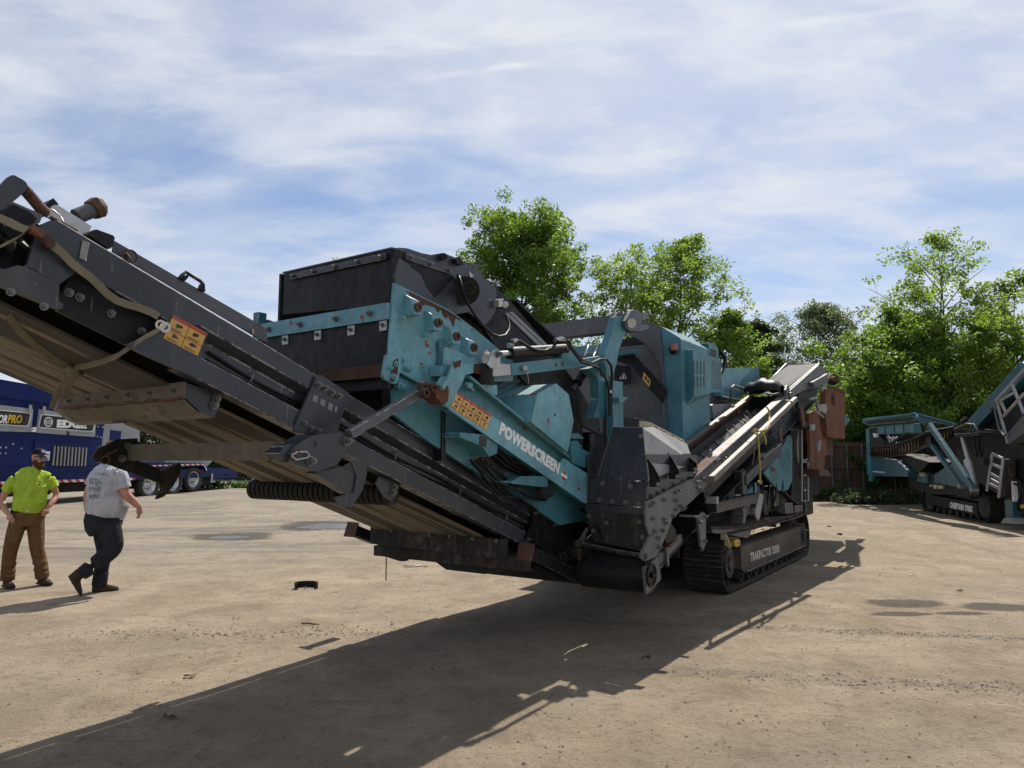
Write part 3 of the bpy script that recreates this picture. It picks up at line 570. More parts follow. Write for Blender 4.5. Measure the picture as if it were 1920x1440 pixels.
for i in range(9):
    c0 = ch0-Vector((0, 0, .012+.0255*i)); pts = []
    for a in range(8):
        x_, z_ = math.cos(a*math.pi/4)*.0075, math.sin(a*math.pi/4)*.017
        pts.append(c0+(Vector((x_, 0, z_)) if i % 2 else Vector((0, x_, z_))))
    b.tube(pts, .0028, 5, True)
P(b, 'hanging_chain', 'rust_dark', tf, 0)
b = MB(); b.plate([(-3.619,1.247),(-3.585,1.256),(-3.529,1.25),(-2.929,1.071),(-2.798,0.931),(-2.854,0.793),(-3.428,0.877),(-3.697,1.022),(-3.586,1.107),(-3.574,1.178)], .405, .425); tp_ = P(b, 'tail_side_plate', 'black_steel', PCV, .004)
bolts(tp_, [(-3.544,1.219),(-3.206,1.082),(-3.661,0.99),(-3.706,0.761)], .425, 1.1)
rr_ = random.Random(5)
b = MB(); b.box(-2.9, -1.5, -1.1, .55, .50, .72); b.plate([(-3.635,0.927),(-3.322,0.824),(-3.024,0.703),(-3.078,0.548),(-3.42,0.619),(-3.691,0.725)], .3, .5); b.plate([(-3.655,0.925),(-3.45,0.851),(-3.451,0.779),(-3.589,0.819)], .50, .53); P(b, 'tail_chassis', 'black_steel', CR, .01)
b = MB(); b.tube([(-3.311,0.55,0.729),(-3.344,0.57,0.831),(-3.221,0.57,0.842),(-3.128,0.56,0.795),(-3.113,0.55,0.681)], .012, 7); b.tube([(-3.598,0.54,0.856),(-3.517,0.56,0.837),(-3.501,0.55,0.776)], .006, 6); P(b, 'hose_loop', 'rubber', CR, 0)

# ================= screen box
b = MB(); b.plate([(-5.523,2.935),(-5.513,2.939),(-5.5,2.94),(-5.351,2.917),(-5.133,2.885),(-4.9,2.851),(-4.731,2.801),(-4.595,2.76),(-4.247,2.635),(-4.028,2.554),(-4.028,2.381),(-5.051,2.264),(-5.236,2.251),(-5.45,2.313),(-5.571,2.326),(-5.545,2.679)], .495, .512)
SB = P(b, 'screen_box', 'teal_worn', CR, .004, 'chipped teal side plate of the screen box')
def ragged(poly, amp, seed, sub=4, keep=()):
    rr = random.Random(seed); o = []
    for i, p in enumerate(poly):
        q = poly[(i+1) % len(poly)]
        for j in range(sub):
            f = j/sub; d = 0 if i in keep else amp
            o.append((p[0]+(q[0]-p[0])*f+rr.uniform(-d, d), p[1]+(q[1]-p[1])*f+rr.uniform(-d, d)))
    return o
b = MB(); b.plate(ragged([(-5.374,2.909),(-5.148,2.878),(-4.916,2.844),(-4.754,2.796),(-4.826,2.801),(-4.854,2.788),(-4.841,2.741),(-4.87,2.726),(-4.905,2.784),(-4.953,2.78),(-5.013,2.822),(-5.049,2.816),(-5.088,2.84),(-5.194,2.843),(-5.239,2.806),(-5.291,2.823),(-5.332,2.842),(-5.366,2.863)], .010, 3, 4, (0, 1, 2)), .511, .5135); P(b, 'bare_rust_patch', 'rust_dark', SB, 0)
for i, pl in enumerate(([(-5.002,2.748),(-4.984,2.759),(-4.983,2.73),(-4.991,2.713)], [(-4.633,2.744),(-4.609,2.752),(-4.612,2.73),(-4.628,2.728)], [(-4.673,2.662),(-4.659,2.656),(-4.662,2.605),(-4.676,2.62)], [(-5.398,2.906),(-5.381,2.913),(-5.384,2.894),(-5.393,2.893)])):
    b = MB(); b.plate(ragged(pl, .004, i+9, 2), .511, .5135); P(b, 'rust_chip', 'rust_dark', SB, 0)
for c_ in ((-5.366,2.783), (-5.144,2.705), (-4.923,2.635), (-4.705,2.578)):
    b = MB(); b.loft([(c_[0]-.055, .512, c_[1]-.075), (c_[0]+.055, .512, c_[1]-.055), (c_[0]+.055, .512, c_[1]+.085), (c_[0]-.055, .512, c_[1]+.10)], [(c_[0]-.045, .60, c_[1]-.06), (c_[0]+.045, .60, c_[1]-.05), (c_[0]+.045, .575, c_[1]+.05), (c_[0]-.045, .575, c_[1]+.06)])
    cb = P(b, 'clamp_block', 'teal_worn', SB, .006); b = MB(); b.ring((c_[0], .59, c_[1]), (c_[0], .612, c_[1]), .034, .018, 16); P(b, 'bush', 'rust_dark', cb, 0)
bolts(SB, [(-5.445,2.7),(-5.212,2.613),(-4.954,2.54),(-5.436,2.396),(-5.362,2.34),(-5.394,2.34)], .512, 1.5, BOLT_T)
b = MB(); b.plate([(-5.607,2.416),(-5.582,2.419),(-5.479,2.417),(-5.463,2.394),(-5.486,2.274),(-5.5,2.229),(-5.536,2.219),(-5.622,2.243),(-5.638,2.26)], .512, .54); cb = P(b, 'corner_bracket', 'teal_worn', SB, .012)
b = MB(); b.plate([(-5.542,2.384),(-5.496,2.404),(-5.503,2.294),(-5.538,2.233),(-5.578,2.236),(-5.565,2.309)], .539, .543); P(b, 'worn_pad', 'rust_dark', cb, .003)
bolts(cb, [(-5.521,2.361),(-5.582,2.325),(-5.553,2.271)], .54, 1.3, BOLT_T)
b = MB(); b.plate([(-5.486,2.271),(-5.39,2.255),(-5.368,2.227),(-5.394,2.181),(-5.484,2.202)], .505, .53); lk = P(b, 'link_plate', 'teal', SB, .004); bolts(lk, [(-5.461,2.211)], .53, 1.6, BOLT_T)
b = MB(); b.plate([(-5.068,2.578),(-5.044,2.601),(-5.002,2.603),(-4.952,2.582),(-4.933,2.561),(-4.925,2.433),(-4.974,2.404),(-5.015,2.282),(-5.075,2.276),(-5.054,2.482)], .512, .545); P(b, 'stiffener', 'teal', SB, .005)
# front crossbar, rubber curtains, rusty bar
zt_, zb_ = (-5.547,0.5,2.792), (-5.563,0.5,2.675)
b = MB(); b.box(zt_[0]-.02, zt_[0]+.02, -.95, .495, zb_[2], zt_[2]); cbx = P(b, 'front_crossbar', 'teal_worn', SB, .004)
for tt in (-.80, -.42, -.02, .33): bolt(cbx, (zt_[0]-.02, tt, (zt_[2]+zb_[2])/2), (-1, 0, 0), 1.5)
b = MB(); b.box(zt_[0]-.03, zt_[0]+.05, -1.0, -.93, zb_[2]-.02, zt_[2]+.10); P(b, 'corner_post', 'teal', SB, .005)
z0 = (-5.607,0.5,2.358)[2]; b = MB(); b.box(zt_[0]+.005, zt_[0]+.012, -.92, .48, z0-.02, zb_[2]-.002); cu = P(b, 'rubber_curtain', 'rubber', SB, .001)
for tt in (-.62, -.24, .12, .44):
    b = MB(); b.box(zt_[0]-.006, zt_[0]+.004, tt-.035, tt+.035, zb_[2]-.075, zb_[2]-.005); cl_ = P(b, 'clamp_tab', 'steel', SB, .001); bolt(cl_, (zt_[0]-.006, tt, zb_[2]-.035), (-1, 0, 0), 1.0)
z1 = (-5.605,0.5,2.271)[2]; b = MB(); b.box(zt_[0]-.03, zt_[0]+.05, -.94, .49, z1, z0); P(b, 'rusty_crossbar', 'rust_dark', SB, .005)
z2 = (-5.564,0.5,2.192)[2]; b = MB(); b.box(zt_[0]+.02, zt_[0]+.06, -.94, .49, z2, z1-.004); b.box(zt_[0]+.6, zt_[0]+.64, -.94, .49, z2-.5, z1-.2); P(b, 'lower_lip', 'black_steel', SB, .004)
b = MB(); b.plate([(zt_[0]+.05, 2.25), (zt_[0]+.05, zt_[2]+.05), (-3.4, zt_[2]-.25), (-2.2, 1.75), (-2.2, 1.2), (-3.4, 1.45)], -.94, -.92); P(b, 'far_side_plate', 'teal', SB, .004)
# lower sump side
b = MB(); b.plate([(-5.467,2.192),(-5.401,2.293),(-5.263,2.404),(-5.024,2.39),(-4.797,2.184),(-4.065,1.869),(-2.658,1.347),(-2.52,1.098),(-3.17,1.079),(-3.858,1.361),(-4.445,1.579),(-5.105,1.845),(-5.449,2.015)], .44, .47); SK = P(b, 'screen_sump', 'teal', SB, .006)
b = MB(); b.plate([(-4.324,1.786),(-3.99,1.675),(-3.692,1.567),(-4.071,1.596),(-4.19,1.531),(-4.577,1.666)], .469, .473); P(b, 'sump_opening', 'black_print', SK, .002)
for pl in ([(-4.924,1.903),(-4.555,1.894),(-4.437,1.881),(-4.446,1.751),(-4.553,1.724),(-4.641,1.802),(-4.924,1.868)], [(-4.238,1.522),(-4.101,1.563),(-3.665,1.555),(-3.666,1.455),(-4.238,1.506)]):
    b = MB(); b.plate(pl, .47, .64); P(b, 'cross_tube', 'teal', SK, .006)
b = MB(); b.plate([(-4.678,1.888),(-4.587,1.87),(-4.599,1.797),(-4.686,1.816)], .641, .645); P(b, 'tube_mouth', 'black_print', SK, 0)
rr_ = random.Random(3); b = MB()
for i in range(5): b.tube([Vector((-4.377,0.5,1.774))+Vector((i*.02, .02*i, .03*i)), Vector((-4.137,0.52,1.664))+Vector((i*.02, .02*i, .02*i-.02)), Vector((-3.805,0.52,1.557))+Vector((i*.02, .02*i, .03*i))], .014, 6)
P(b, 'hydraulic_hose', 'rubber', SK, 0)
b = MB(); b.cyl((-3.426,0.48,1.415), (-3.655,0.62,1.426), .07, 18); b.cyl((-3.622,0.6,1.425), (-3.721,0.66,1.43), .035, 12); P(b, 'vibrator_motor', 'black_steel', SK, .004)
# main beam carrying the name
b = MB(); b.plate([(-5.088,2.068),(-5.005,2.197),(-4.541,2.049),(-3.479,1.671),(-3.422,1.715),(-2.891,1.542),(-2.908,1.298),(-3.012,1.282)], .645, .66); BM = P(b, 'side_beam', 'teal_worn', SB, .004, 'teal beam with the maker name in white letters')
b = MB(); b.plate([(-4.971,2.195),(-4.835,2.339),(-3.313,1.735),(-3.401,1.661),(-4.475,2.044)], .58, .60); b.beam((-4.846,0.62,2.329), (-3.331,0.62,1.728), .022, .10, (0, 1, 0)); P(b, 'beam_channel', 'teal', BM, .004)
b = MB(); b.beam((-5.012,0.6,2.071), (-2.901,0.6,1.27), .02, .11, (0, 1, 0)); P(b, 'beam_flange', 'teal', BM, .003)
_o, _x, _y = Vector((-4.427,0.661,1.949)), Vector((-3.525,0.661,1.614)), None
_x0, _x1 = Vector((-4.39,0.662,1.939)), Vector((-3.549,0.662,1.632)); _h = (Vector((-4.371,0.662,1.988))-Vector((-4.433,0.662,1.898))).length
lettering('POWERSCREEN', BM, MV((_x0+_x1)/2), MV(_x1)-MV(_x0), MV((0, 0, 1)), .2, 'white_print', .62, .0115, .0, space=1.08, fit=((_x1-_x0).length*1.11, _h*1.0))
e0 = Vector((-3.418,0.661,1.554)); ed = (_x1-_x0).normalized(); en = Vector((-ed.z, 0, ed.x)); en = en if en.z > 0 else -en
b = MB(); b.loft([tuple(e0+(ed*math.cos(a*.3927)+en*math.sin(a*.3927))*.038) for a in range(16)], [tuple(e0+Vector((0, .0008, 0))+(ed*math.cos(a*.3927)+en*math.sin(a*.3927))*.038) for a in range(16)]); em = P(b, 'round_emblem', 'label_red', BM, 0)
b = MB(); b.slab([tuple(e0+Vector((0, .001, 0))+ed*x_+en*z_) for x_, z_ in ((-.06, -.012), (.06, -.012), (.06, .014), (-.06, .014))], (0, .0008, 0)); P(b, 'emblem_band', 'white_print', BM, 0)
label(BM, *corners((-4.983,0.66,2.199), (-4.549,0.66,2.049), (-5.063,0.66,2.079)), 5, 2, seed=7)
b = MB(); b.plate([(-5.189,2.094),(-5.193,2.195),(-5.159,2.258),(-5.125,2.299),(-5.054,2.429),(-5.036,2.438),(-5.006,2.446),(-4.975,2.444),(-4.958,2.43),(-4.929,2.322),(-4.948,2.285),(-5.119,2.074)], .665, .685); lug = P(b, 'lifting_lug', 'teal_worn', SB, .004)
b = MB(); b.plate(ragged([(-5.063,2.42),(-4.977,2.438),(-4.989,2.39),(-5.05,2.368),(-5.074,2.388)], .006, 4, 3), .684, .687); P(b, 'rust_chip', 'rust_dark', lug, 0)
b = MB(); b.plate([(-5.286,2.224),(-5.236,2.284),(-5.213,2.293),(-5.24,2.22)], .70, .71); b.plate([(-5.265,2.216),(-5.186,2.297),(-5.168,2.295),(-5.248,2.188)], .685, .75); P(b, 'lug_rib', 'teal_worn', lug, .003)
b = MB(); b.plate(ragged([(-5.306,2.209),(-5.239,2.23),(-5.17,2.232),(-5.155,2.2),(-5.173,2.115),(-5.196,2.088),(-5.248,2.099),(-5.293,2.137)], .006, 5, 3), .60, .72); pvt = P(b, 'rusty_pivot', 'rust', SB, .004, 'rusty pivot where the stay bar joins')
for cx in ((-5.399,0.66,2.202), (-5.317,0.67,2.201), (-5.427,0.7,2.154)): 
    b = MB(); b.ring((cx[0], cx[1], cx[2]), (cx[0], cx[1]+.05, cx[2]), .035, .015, 14); P(b, 'pin_boss', 'rust_dark', pvt, 0)
b = MB(); b.cyl((-4.8,0.6,2.276), (-4.852,0.68,2.258), .022, 12); b.cyl((-4.721,0.6,2.246), (-4.797,0.66,2.235), .012, 10); P(b, 'pipe_stub', 'teal_worn', BM, 0)
for q_ in [(-4.068,2.014),(-3.435,1.777),(-3.985,1.971)]: bolt(BM, (q_[0], .60, q_[1]), (0, 1, 0), 1.4)
# rubber spring stack and bracket arm
b = MB(); b.plate([(-5.03,2.525),(-5.006,2.547),(-4.601,2.505),(-4.601,2.463),(-5.028,2.407)], .52, .56); b.plate([(-5.13,2.387),(-4.682,2.459),(-4.675,2.392),(-4.846,2.342),(-5.141,2.309)], .52, .62); br = P(b, 'spring_bracket', 'teal_worn', SB, .004)
s0, s1 = Vector((-4.582,0.6,2.455)), Vector((-4.572,0.6,2.295)); b = MB()
for i in range(11):
    m_ = s0.lerp(s1, (i+.5)/11); b.cyl(m_-Vector((0, 0, .008)), m_+Vector((0, 0, .008)), .085, 18, .085)
b.cyl(s0, s1, .07, 16); P(b, 'rubber_spring', 'rubber', SB, 0)
b = MB(); b.plate([(-4.634,2.29),(-4.448,2.301),(-4.444,2.22),(-4.499,2.221),(-4.625,2.254)], .5, .64); P(b, 'spring_seat', 'teal_worn', SB, .004)
b = MB(); b.plate([(-4.732,2.444),(-4.538,2.47),(-4.528,2.43),(-4.582,2.408),(-4.582,2.381),(-4.732,2.366)], .56, .63); P(b, 'spring_cap', 'rust_dark', SB, .004)
# octagonal drive guard
b = MB(); b.plate([(-3.964,2.263),(-3.645,2.381),(-3.42,2.298),(-3.33,2.059),(-3.449,1.77),(-4.061,2.015)], .22, .72); GD = P(b, 'drive_guard', 'teal_worn', SB, .008, 'faceted teal guard box with dark scratches')
b = MB(); b.cyl((-3.669,0.715,2.098), (-3.681,0.722,2.097), .013, 10); P(b, 'guard_hole', 'black_print', GD, 0)
b = MB(); b.plate([(-3.934,2.279),(-3.903,2.317),(-3.554,2.446),(-3.52,2.437),(-3.6,2.392)], .10, .30); P(b, 'guard_tab', 'teal', SB, .003)
b = MB(); b.box(-4.2, -2.6, -.8, .42, 1.6, 2.1); b.box(-4.9, -2.4, -.85, -.2, 2.0, 2.62); P(b, 'screen_deck', 'black_steel', SB, .01)  # second box: black filler added to block light through the gap
for pl, t_ in (([(-3.23,1.949),(-3.021,1.955),(-2.9,1.906),(-3.154,1.9)], .6), ([(-3.218,1.873),(-3.049,1.884),(-2.943,1.821),(-3.181,1.811)], .6), ([(-3.242,1.823),(-3.164,1.836),(-2.76,1.744),(-2.601,1.738),(-2.761,1.684),(-2.792,1.605),(-3.037,1.634),(-3.231,1.673)], .64)):
    b = MB(); b.plate(pl, t_-.3, t_); P(b, 'discharge_lip', 'teal', SB, .004)
# hood of black rubber over the screen, and its feed conveyor
hs = (-5.492,0.45,3.204); b = MB()
fr = [(-5.485,-0.746,3.204),(-5.485,-0.655,3.207),(-5.485,0.437,3.21),(-5.485,0.45,3.203),(-5.485,0.46,2.8),(-5.485,-0.745,2.863)]; b.slab([(p[0], p[1], p[2]) for p in fr], (.03, 0, 0)); HD = P(b, 'feed_hood', 'rubber', CR, .01, 'black rubber hood over the screen box')
b = MB(); b.plate([(-5.478,3.207),(-5.417,3.23),(-5.332,3.246),(-5.094,3.251),(-4.921,3.313),(-4.65,3.309),(-4.413,3.261),(-4.317,3.155),(-4.354,2.963),(-4.782,2.845),(-5.468,2.805)], .43, .455); sd_ = P(b, 'hood_side', 'grey_dark', HD, .006)
b = MB(); b.plate(ragged([(-5.477,3.201),(-5.345,3.22),(-5.323,3.19),(-4.827,3.169),(-4.776,3.137),(-5.017,2.928),(-5.143,3.038),(-5.174,3.082),(-5.278,3.11),(-5.358,3.151),(-5.421,3.146),(-5.459,3.02)], .008, 8, 3), .454, .458); P(b, 'oil_stain', 'rubber', sd_, 0)
b = MB(); b.slab([hs, (hs[0]+1.1, .45, hs[2]+.12), (hs[0]+1.1, -.95, hs[2]+.12), (hs[0], -.76, hs[2])], (0, 0, .012)); P(b, 'hood_top', 'grey_dark', HD, .004)
b = MB(); b.box(hs[0], hs[0]+1.1, -.80, -.77, hs[2]-.6, hs[2]); P(b, 'hood_side', 'rubber', HD, .004)
p0, p1 = Vector((-5.5,-0.642,3.155)), Vector((-5.5,0.411,3.154)); b = MB(); b.beam(p0, p1, .016, .05); cs = P(b, 'clamp_strip', 'grey_dark', HD, .003)
for i in range(5): bolt(cs, tuple(p0.lerp(p1, .04+.23*i)), (-1, 0, 0), 1.35)
p0, p1 = Vector((-5.361,0.465,3.179)), Vector((-4.838,0.465,3.178)); b = MB(); b.beam(p0, p1, .05, .012, (0, 1, 0)); cs = P(b, 'clamp_strip', 'grey_dark', HD, .003)
for i in range(3): bolt(cs, tuple(p0.lerp(p1, .1+.42*i)), (0, 1, 0), 1.2)
b = MB(); b.cyl((-4.892,0.44,3.291), (-4.964,0.5,3.264), .028, 12); b.plate([(-4.821,3.287),(-4.762,3.318),(-4.718,3.257),(-4.804,3.248)], .44, .50); P(b, 'shaft_end', 'black_steel', HD, .003)
FC = None
b = MB(); b.plate([(-4.395,3.276),(-4.338,3.277),(-4.102,3.208),(-3.893,3.139),(-3.223,2.814),(-2.724,2.519),(-2.137,2.118),(-2.141,1.972),(-3.255,2.197),(-4.018,2.624),(-4.297,2.831),(-4.713,2.93),(-4.697,3.01),(-4.374,2.968)], .35, .38); b.plate([(-4.395,3.23),(-3.893,3.103),(-3.224,2.787),(-2.724,2.519),(-3.251,2.522),(-4.297,2.935)], -.78, -.75); FC = P(b, 'feed_conveyor', 'black_steel', CR, .006, 'black conveyor sloping up to the hood')
b = MB(); b.plate([(-3.982,3),(-3.929,3.017),(-3.302,2.789),(-3.388,2.77)], .38, .392); b.plate([(-3.912,3.022),(-3.861,3.036),(-3.22,2.805),(-3.282,2.792)], .38, .392); P(b, 'light_side_strip', 'grey_light', FC, .003)
p0, p1 = (-3.763,0.2,3.174), (-2.953,0.2,2.88); b = MB(); b.slab([(p0[0], .37, p0[2]), (p1[0], .37, p1[2]), (p1[0], -.75, p1[2]), (p0[0], -.75, p0[2])], (0, 0, -.02)); P(b, 'belt', 'rubber', FC, 0)
b = MB(); b.plate([(-4.521,3.231),(-4.41,3.255),(-4.158,3.191),(-4.167,2.988),(-4.255,2.891),(-4.332,2.831),(-4.463,2.88),(-4.763,2.96),(-4.73,2.999),(-4.537,2.979),(-4.483,3.125)], .40, .425); P(b, 'head_plate', 'grey_dark', FC, .004)
b = MB(); b.cyl((-4.566,0.4,3.089), (-4.719,0.52,3.042), .115, 24); b.cyl((-4.667,0.52,3.074), (-4.771,0.6,3.042), .05, 16); b.ring((-4.771,0.6,3.042), (-4.79,0.615,3.036), .055, .035, 18); P(b, 'drive_motor', 'black_steel', FC, .003)
b = MB(); b.tube([(-4.781,0.5,3.156),(-4.839,0.56,3.097),(-4.846,0.6,2.995),(-4.786,0.6,2.911),(-4.673,0.58,2.848),(-4.521,0.56,2.777),(-4.395,0.55,2.736),(-4.3,0.55,2.727),(-4.187,0.54,2.756),(-4.102,0.52,2.818),(-4.039,0.48,2.885),(-4.023,0.44,2.951)], .012, 8); b.cyl((-4.784,0.5,3.166), (-4.767,0.5,3.138), .018, 8); P(b, 'grease_hose', 'rubber', FC, 0)
b = MB()
for i, (x_, y_) in enumerate(((0, 0),)): b.plate([(-4.596,3.238),(-4.533,3.212),(-4.578,3.191)], .44, .46); b.plate([(-4.2,3.073),(-4.129,3.098),(-4.149,3.023),(-4.199,3.008)], .40, .48); b.cyl((-3.986,0.4,3.077), (-4.072,0.46,3.054), .03, 10)
P(b, 'small_bracket', 'steel', FC, .002)
# hydraulic arm, cylinder, post, boom
b = MB(); b.plate([(-4.321,2.485),(-3.694,2.595),(-3.512,2.628),(-3.496,2.723),(-3.453,2.751),(-3.366,2.759),(-3.316,2.734),(-3.266,2.683),(-3.162,2.657),(-2.638,2.76),(-2.61,2.694),(-3.028,2.607),(-3.684,2.493),(-4.312,2.387)], .60, .70); AR = P(b, 'lifting_arm', 'teal', CR, .005, 'teal hydraulic arm beside the screen box')
for c_ in [(-3.618,2.551),(-3.498,2.574)]: 
    b = MB(); b.ring((c_[0], .695, c_[1]), (c_[0], .703, c_[1]), .02, .012, 12); P(b, 'pin_hole', 'black_print', AR, 0)
bolts(AR, [(-3.437,2.721),(-3.392,2.727),(-2.67,2.694)], .70, 1.2)
b = MB(); b.plate([(-4.574,2.464),(-4.292,2.48),(-4.292,2.396),(-4.574,2.357)], .61, .69); AT = P(b, 'arm_tongue', 'steel', AR, .005)
b = MB(); b.plate([(-4.683,2.44),(-4.627,2.531),(-4.585,2.564),(-4.549,2.569),(-4.517,2.55),(-4.51,2.438),(-4.63,2.415)], .70, .715); b.plate([(-4.6,2.502),(-4.564,2.56),(-4.528,2.58),(-4.492,2.563),(-4.5,2.481),(-4.573,2.456)], .58, .595); ea = P(b, 'clevis', 'steel', AR, .003); bolts(ea, [(-4.552,2.535)], .716, 1.8)
b = MB(); b.cyl((-4.302,0.66,2.577), (-3.385,0.66,2.726), .052, 20); cy = P(b, 'hydraulic_cylinder', 'black_steel', AR, .004)
b = MB(); b.cyl((-4.492,0.66,2.547), (-4.298,0.66,2.577), .022, 14); P(b, 'piston_rod', 'zinc', cy, 0)
b = MB(); b.tube([(-4.351,0.7,2.633),(-4.345,0.7,2.667),(-4.302,0.7,2.682),(-4.217,0.71,2.684),(-4.11,0.72,2.652),(-3.961,0.72,2.639),(-3.829,0.72,2.652),(-3.715,0.72,2.693),(-3.609,0.72,2.768),(-3.517,0.73,2.798),(-3.448,0.74,2.788),(-3.423,0.76,2.727),(-3.358,0.78,2.671),(-3.256,0.78,2.627),(-3.069,0.78,2.623),(-2.9,0.78,2.681),(-2.755,0.78,2.698),(-2.652,0.78,2.642),(-2.64,0.78,2.542),(-2.671,0.78,2.35),(-2.684,0.78,2.135)], .014, 8); b.tube([(-3.677,0.76,2.755),(-3.545,0.76,2.773),(-3.483,0.78,2.718),(-3.42,0.8,2.656),(-3.319,0.8,2.605),(-3.108,0.8,2.597),(-2.97,0.8,2.587),(-2.815,0.8,2.497),(-2.76,0.8,2.409),(-2.748,0.8,2.131)], .012, 8); P(b, 'hydraulic_hose', 'rubber', AR, 0)
b = MB(); b.cyl((-4.37,0.7,2.629), (-4.321,0.7,2.635), .024, 8); b.cyl((-4.321,0.7,2.671), (-4.258,0.7,2.688), .02, 8); b.cyl((-3.673,0.73,2.77), (-3.553,0.73,2.802), .02, 8); b.cyl((-2.731,0.79,2.392), (-2.732,0.79,2.358), .03, 10); P(b, 'hose_fitting', 'zinc', AR, 0)
b = MB(); b.tube([(-4.162,0.72,2.487),(-4.136,0.73,2.467),(-4.126,0.73,2.434),(-4.157,0.73,2.419)], .005, 5); b.tube([(-4.136,0.73,2.422),(-4.122,0.73,2.378),(-4.116,0.73,2.339)], .003, 5); b.cyl((-4.125,0.7,2.47), (-4.186,0.74,2.461), .022, 8); P(b, 'lynch_pin', 'steel', AR, 0)
b = MB(); b.plate([(-2.843,2.842),(-2.072,2.984),(-2.075,2.879),(-2.76,2.772)], .38, .45); b2 = P(b, 'rear_arm', 'teal', AR, .004)
b = MB(); b.tube([(-2.895,0.6,2.73),(-2.838,0.6,2.791),(-2.794,0.6,2.858)], .01, 6); b.tube([(-2.696,0.6,2.747),(-2.635,0.6,2.817),(-2.573,0.6,2.898)], .01, 6); P(b, 'steel_pin', 'zinc', AR, 0)
b = MB(); b.plate([(-2.43,3.194),(-2.221,3.235),(-2.191,3.082),(-2.277,2.979),(-2.398,2.833),(-2.434,2.723),(-2.53,2.562),(-2.67,2.537),(-2.727,2.689),(-2.708,2.759)], .66, .74); PO = P(b, 'support_post', 'teal', CR, .006)
b = MB(); b.box((-2.457,2.329)[0], (-2.217,2.346)[0], .62, .70, 1.2, (-2.332,2.52)[1]); P(b, 'upright', 'teal', PO, .006)
b = MB(); b.plate([(-2.482,2.338),(-2.271,2.356),(-2.285,2.335),(-2.419,2.285),(-2.484,2.287)], .70, .78); P(b, 'step_tab', 'teal', PO, .003)
b = MB(); b.plate([(-2.809,2.612),(-2.639,2.658),(-2.45,2.685),(-2.364,2.552),(-2.338,2.142),(-2.702,2.124),(-2.574,2.325),(-2.594,2.531)], .50, .60); P(b, 'curved_post', 'teal', PO, .006)
b = MB(); b.cyl((-2.601,0.45,2.645), (-2.771,0.45,2.478), .05, 16); b.cyl((-2.771,0.45,2.478), (-2.865,0.45,2.402), .02, 10); P(b, 'short_cylinder', 'black_steel', PO, .003)
bx = (-1.558,0.55,3.257); b = MB(); zt = (-1.552,0.55,3.391)[2]; zb = (-1.777,0.55,3.198)[2]
b.box(bx[0]-.08, bx[0]+.10, -1.10, .58, zb, zt); BO = P(b, 'cross_boom', 'grey_mid', CR, .012, 'grey box beam across the top of the machine')
b = MB(); b.plate([(-2.32,3.16),(-2.156,3.302),(-2.084,3.325),(-1.981,3.339),(-1.908,3.321),(-1.679,3.335),(-1.697,3.287),(-1.897,3.241),(-1.908,3.192),(-1.695,3.211),(-1.703,3.171),(-1.948,3.106),(-2.207,3.07),(-2.303,3.089)], .755, .785); lgp = P(b, 'boom_lug', 'grey_mid', BO, .005)
b = MB(); b.plate([(-2.325,3.131),(-2.286,3.179),(-2.124,3.311),(-2.016,3.336),(-2.084,3.256),(-2.197,3.169),(-2.253,3.108)], .585, .61); P(b, 'boom_lug', 'grey_mid', BO, .005)
b = MB(); b.cyl((-1.724,0.58,3.251), (-2.227,0.81,3.145), .042, 16); b.ring((-2.213,0.81,3.147), (-2.235,0.82,3.143), .05, .025, 16); P(b, 'lug_pin', 'steel', lgp, .002)
b = MB(); b.plate([(-1.968,3.296),(-1.601,3.349),(-1.609,3.319),(-1.815,3.272),(-1.818,3.196),(-1.608,3.222),(-1.615,3.196),(-1.974,3.152)], .60, .74); P(b, 'lug_web', 'black_steel', lgp, .004)
# crusher housing face (looks towards the camera): grey ring, black inside, arm, labels
HS = -.42
b = MB(); b.slab([(-0.42,-0.058,3.396),(-0.42,0.087,3.411),(-0.42,0.146,3.563),(-0.42,0.395,3.446),(-0.42,0.44,2.775),(-0.42,0.461,2.055),(-0.42,0.437,1.998),(-0.42,0.419,2.719),(-0.42,0.383,2.925),(-0.42,0.302,3.108),(-0.42,0.179,3.23),(-0.42,0.037,3.334)], (.04, 0, 0)); HG = P(b, 'housing_ring', 'grey_mid', CR, .006)
b = MB(); b.slab([(-0.2,-0.381,3.351),(-0.2,0.311,3.407),(-0.2,0.416,1.975),(-0.2,-0.404,1.989),(-0.2,-0.601,2.552),(-0.2,-0.589,3.339)], (.05, 0, 0)); P(b, 'housing_inside', 'black_steel', HG, .004)
b = MB(); cc = Vector((-0.26,0.06,2.441)); b.cyl(cc, cc+Vector((.05, 0, 0)), .30, 28); b.cyl(cc-Vector((.02, 0, 0)), cc, .10, 16); P(b, 'rotor_cover', 'rubber', HG, .004)
b = MB(); b.slab([(-0.62,-0.14,3.091),(-0.62,0.092,3.079),(-0.62,0.161,3.007),(-0.62,0.554,2.565),(-0.62,0.483,2.42),(-0.62,0.314,2.599),(-0.62,0.081,2.911),(-0.62,-0.133,3.001)], (.05, 0, 0)); BA = P(b, 'black_arm', 'black_steel', HG, .006)
_a = (-0.622,0.256,2.826)
b = MB(); b.slab([(-0.622,0.243,2.824),(-0.622,0.336,2.712),(-0.622,0.316,2.623),(-0.622,0.223,2.734)], (-.0015, 0, 0)); P(b, 'warning_label', 'label_yellow', BA, 0)
b = MB(); b.slab([(-0.624,0.262,2.779),(-0.624,0.289,2.751),(-0.624,0.279,2.712),(-0.624,0.254,2.736)], (-.0015, 0, 0)); b.slab([(-0.624,0.297,2.733),(-0.624,0.321,2.706),(-0.624,0.311,2.667),(-0.624,0.287,2.694)], (-.0015, 0, 0)); P(b, 'label_print', 'black_print', BA, 0)
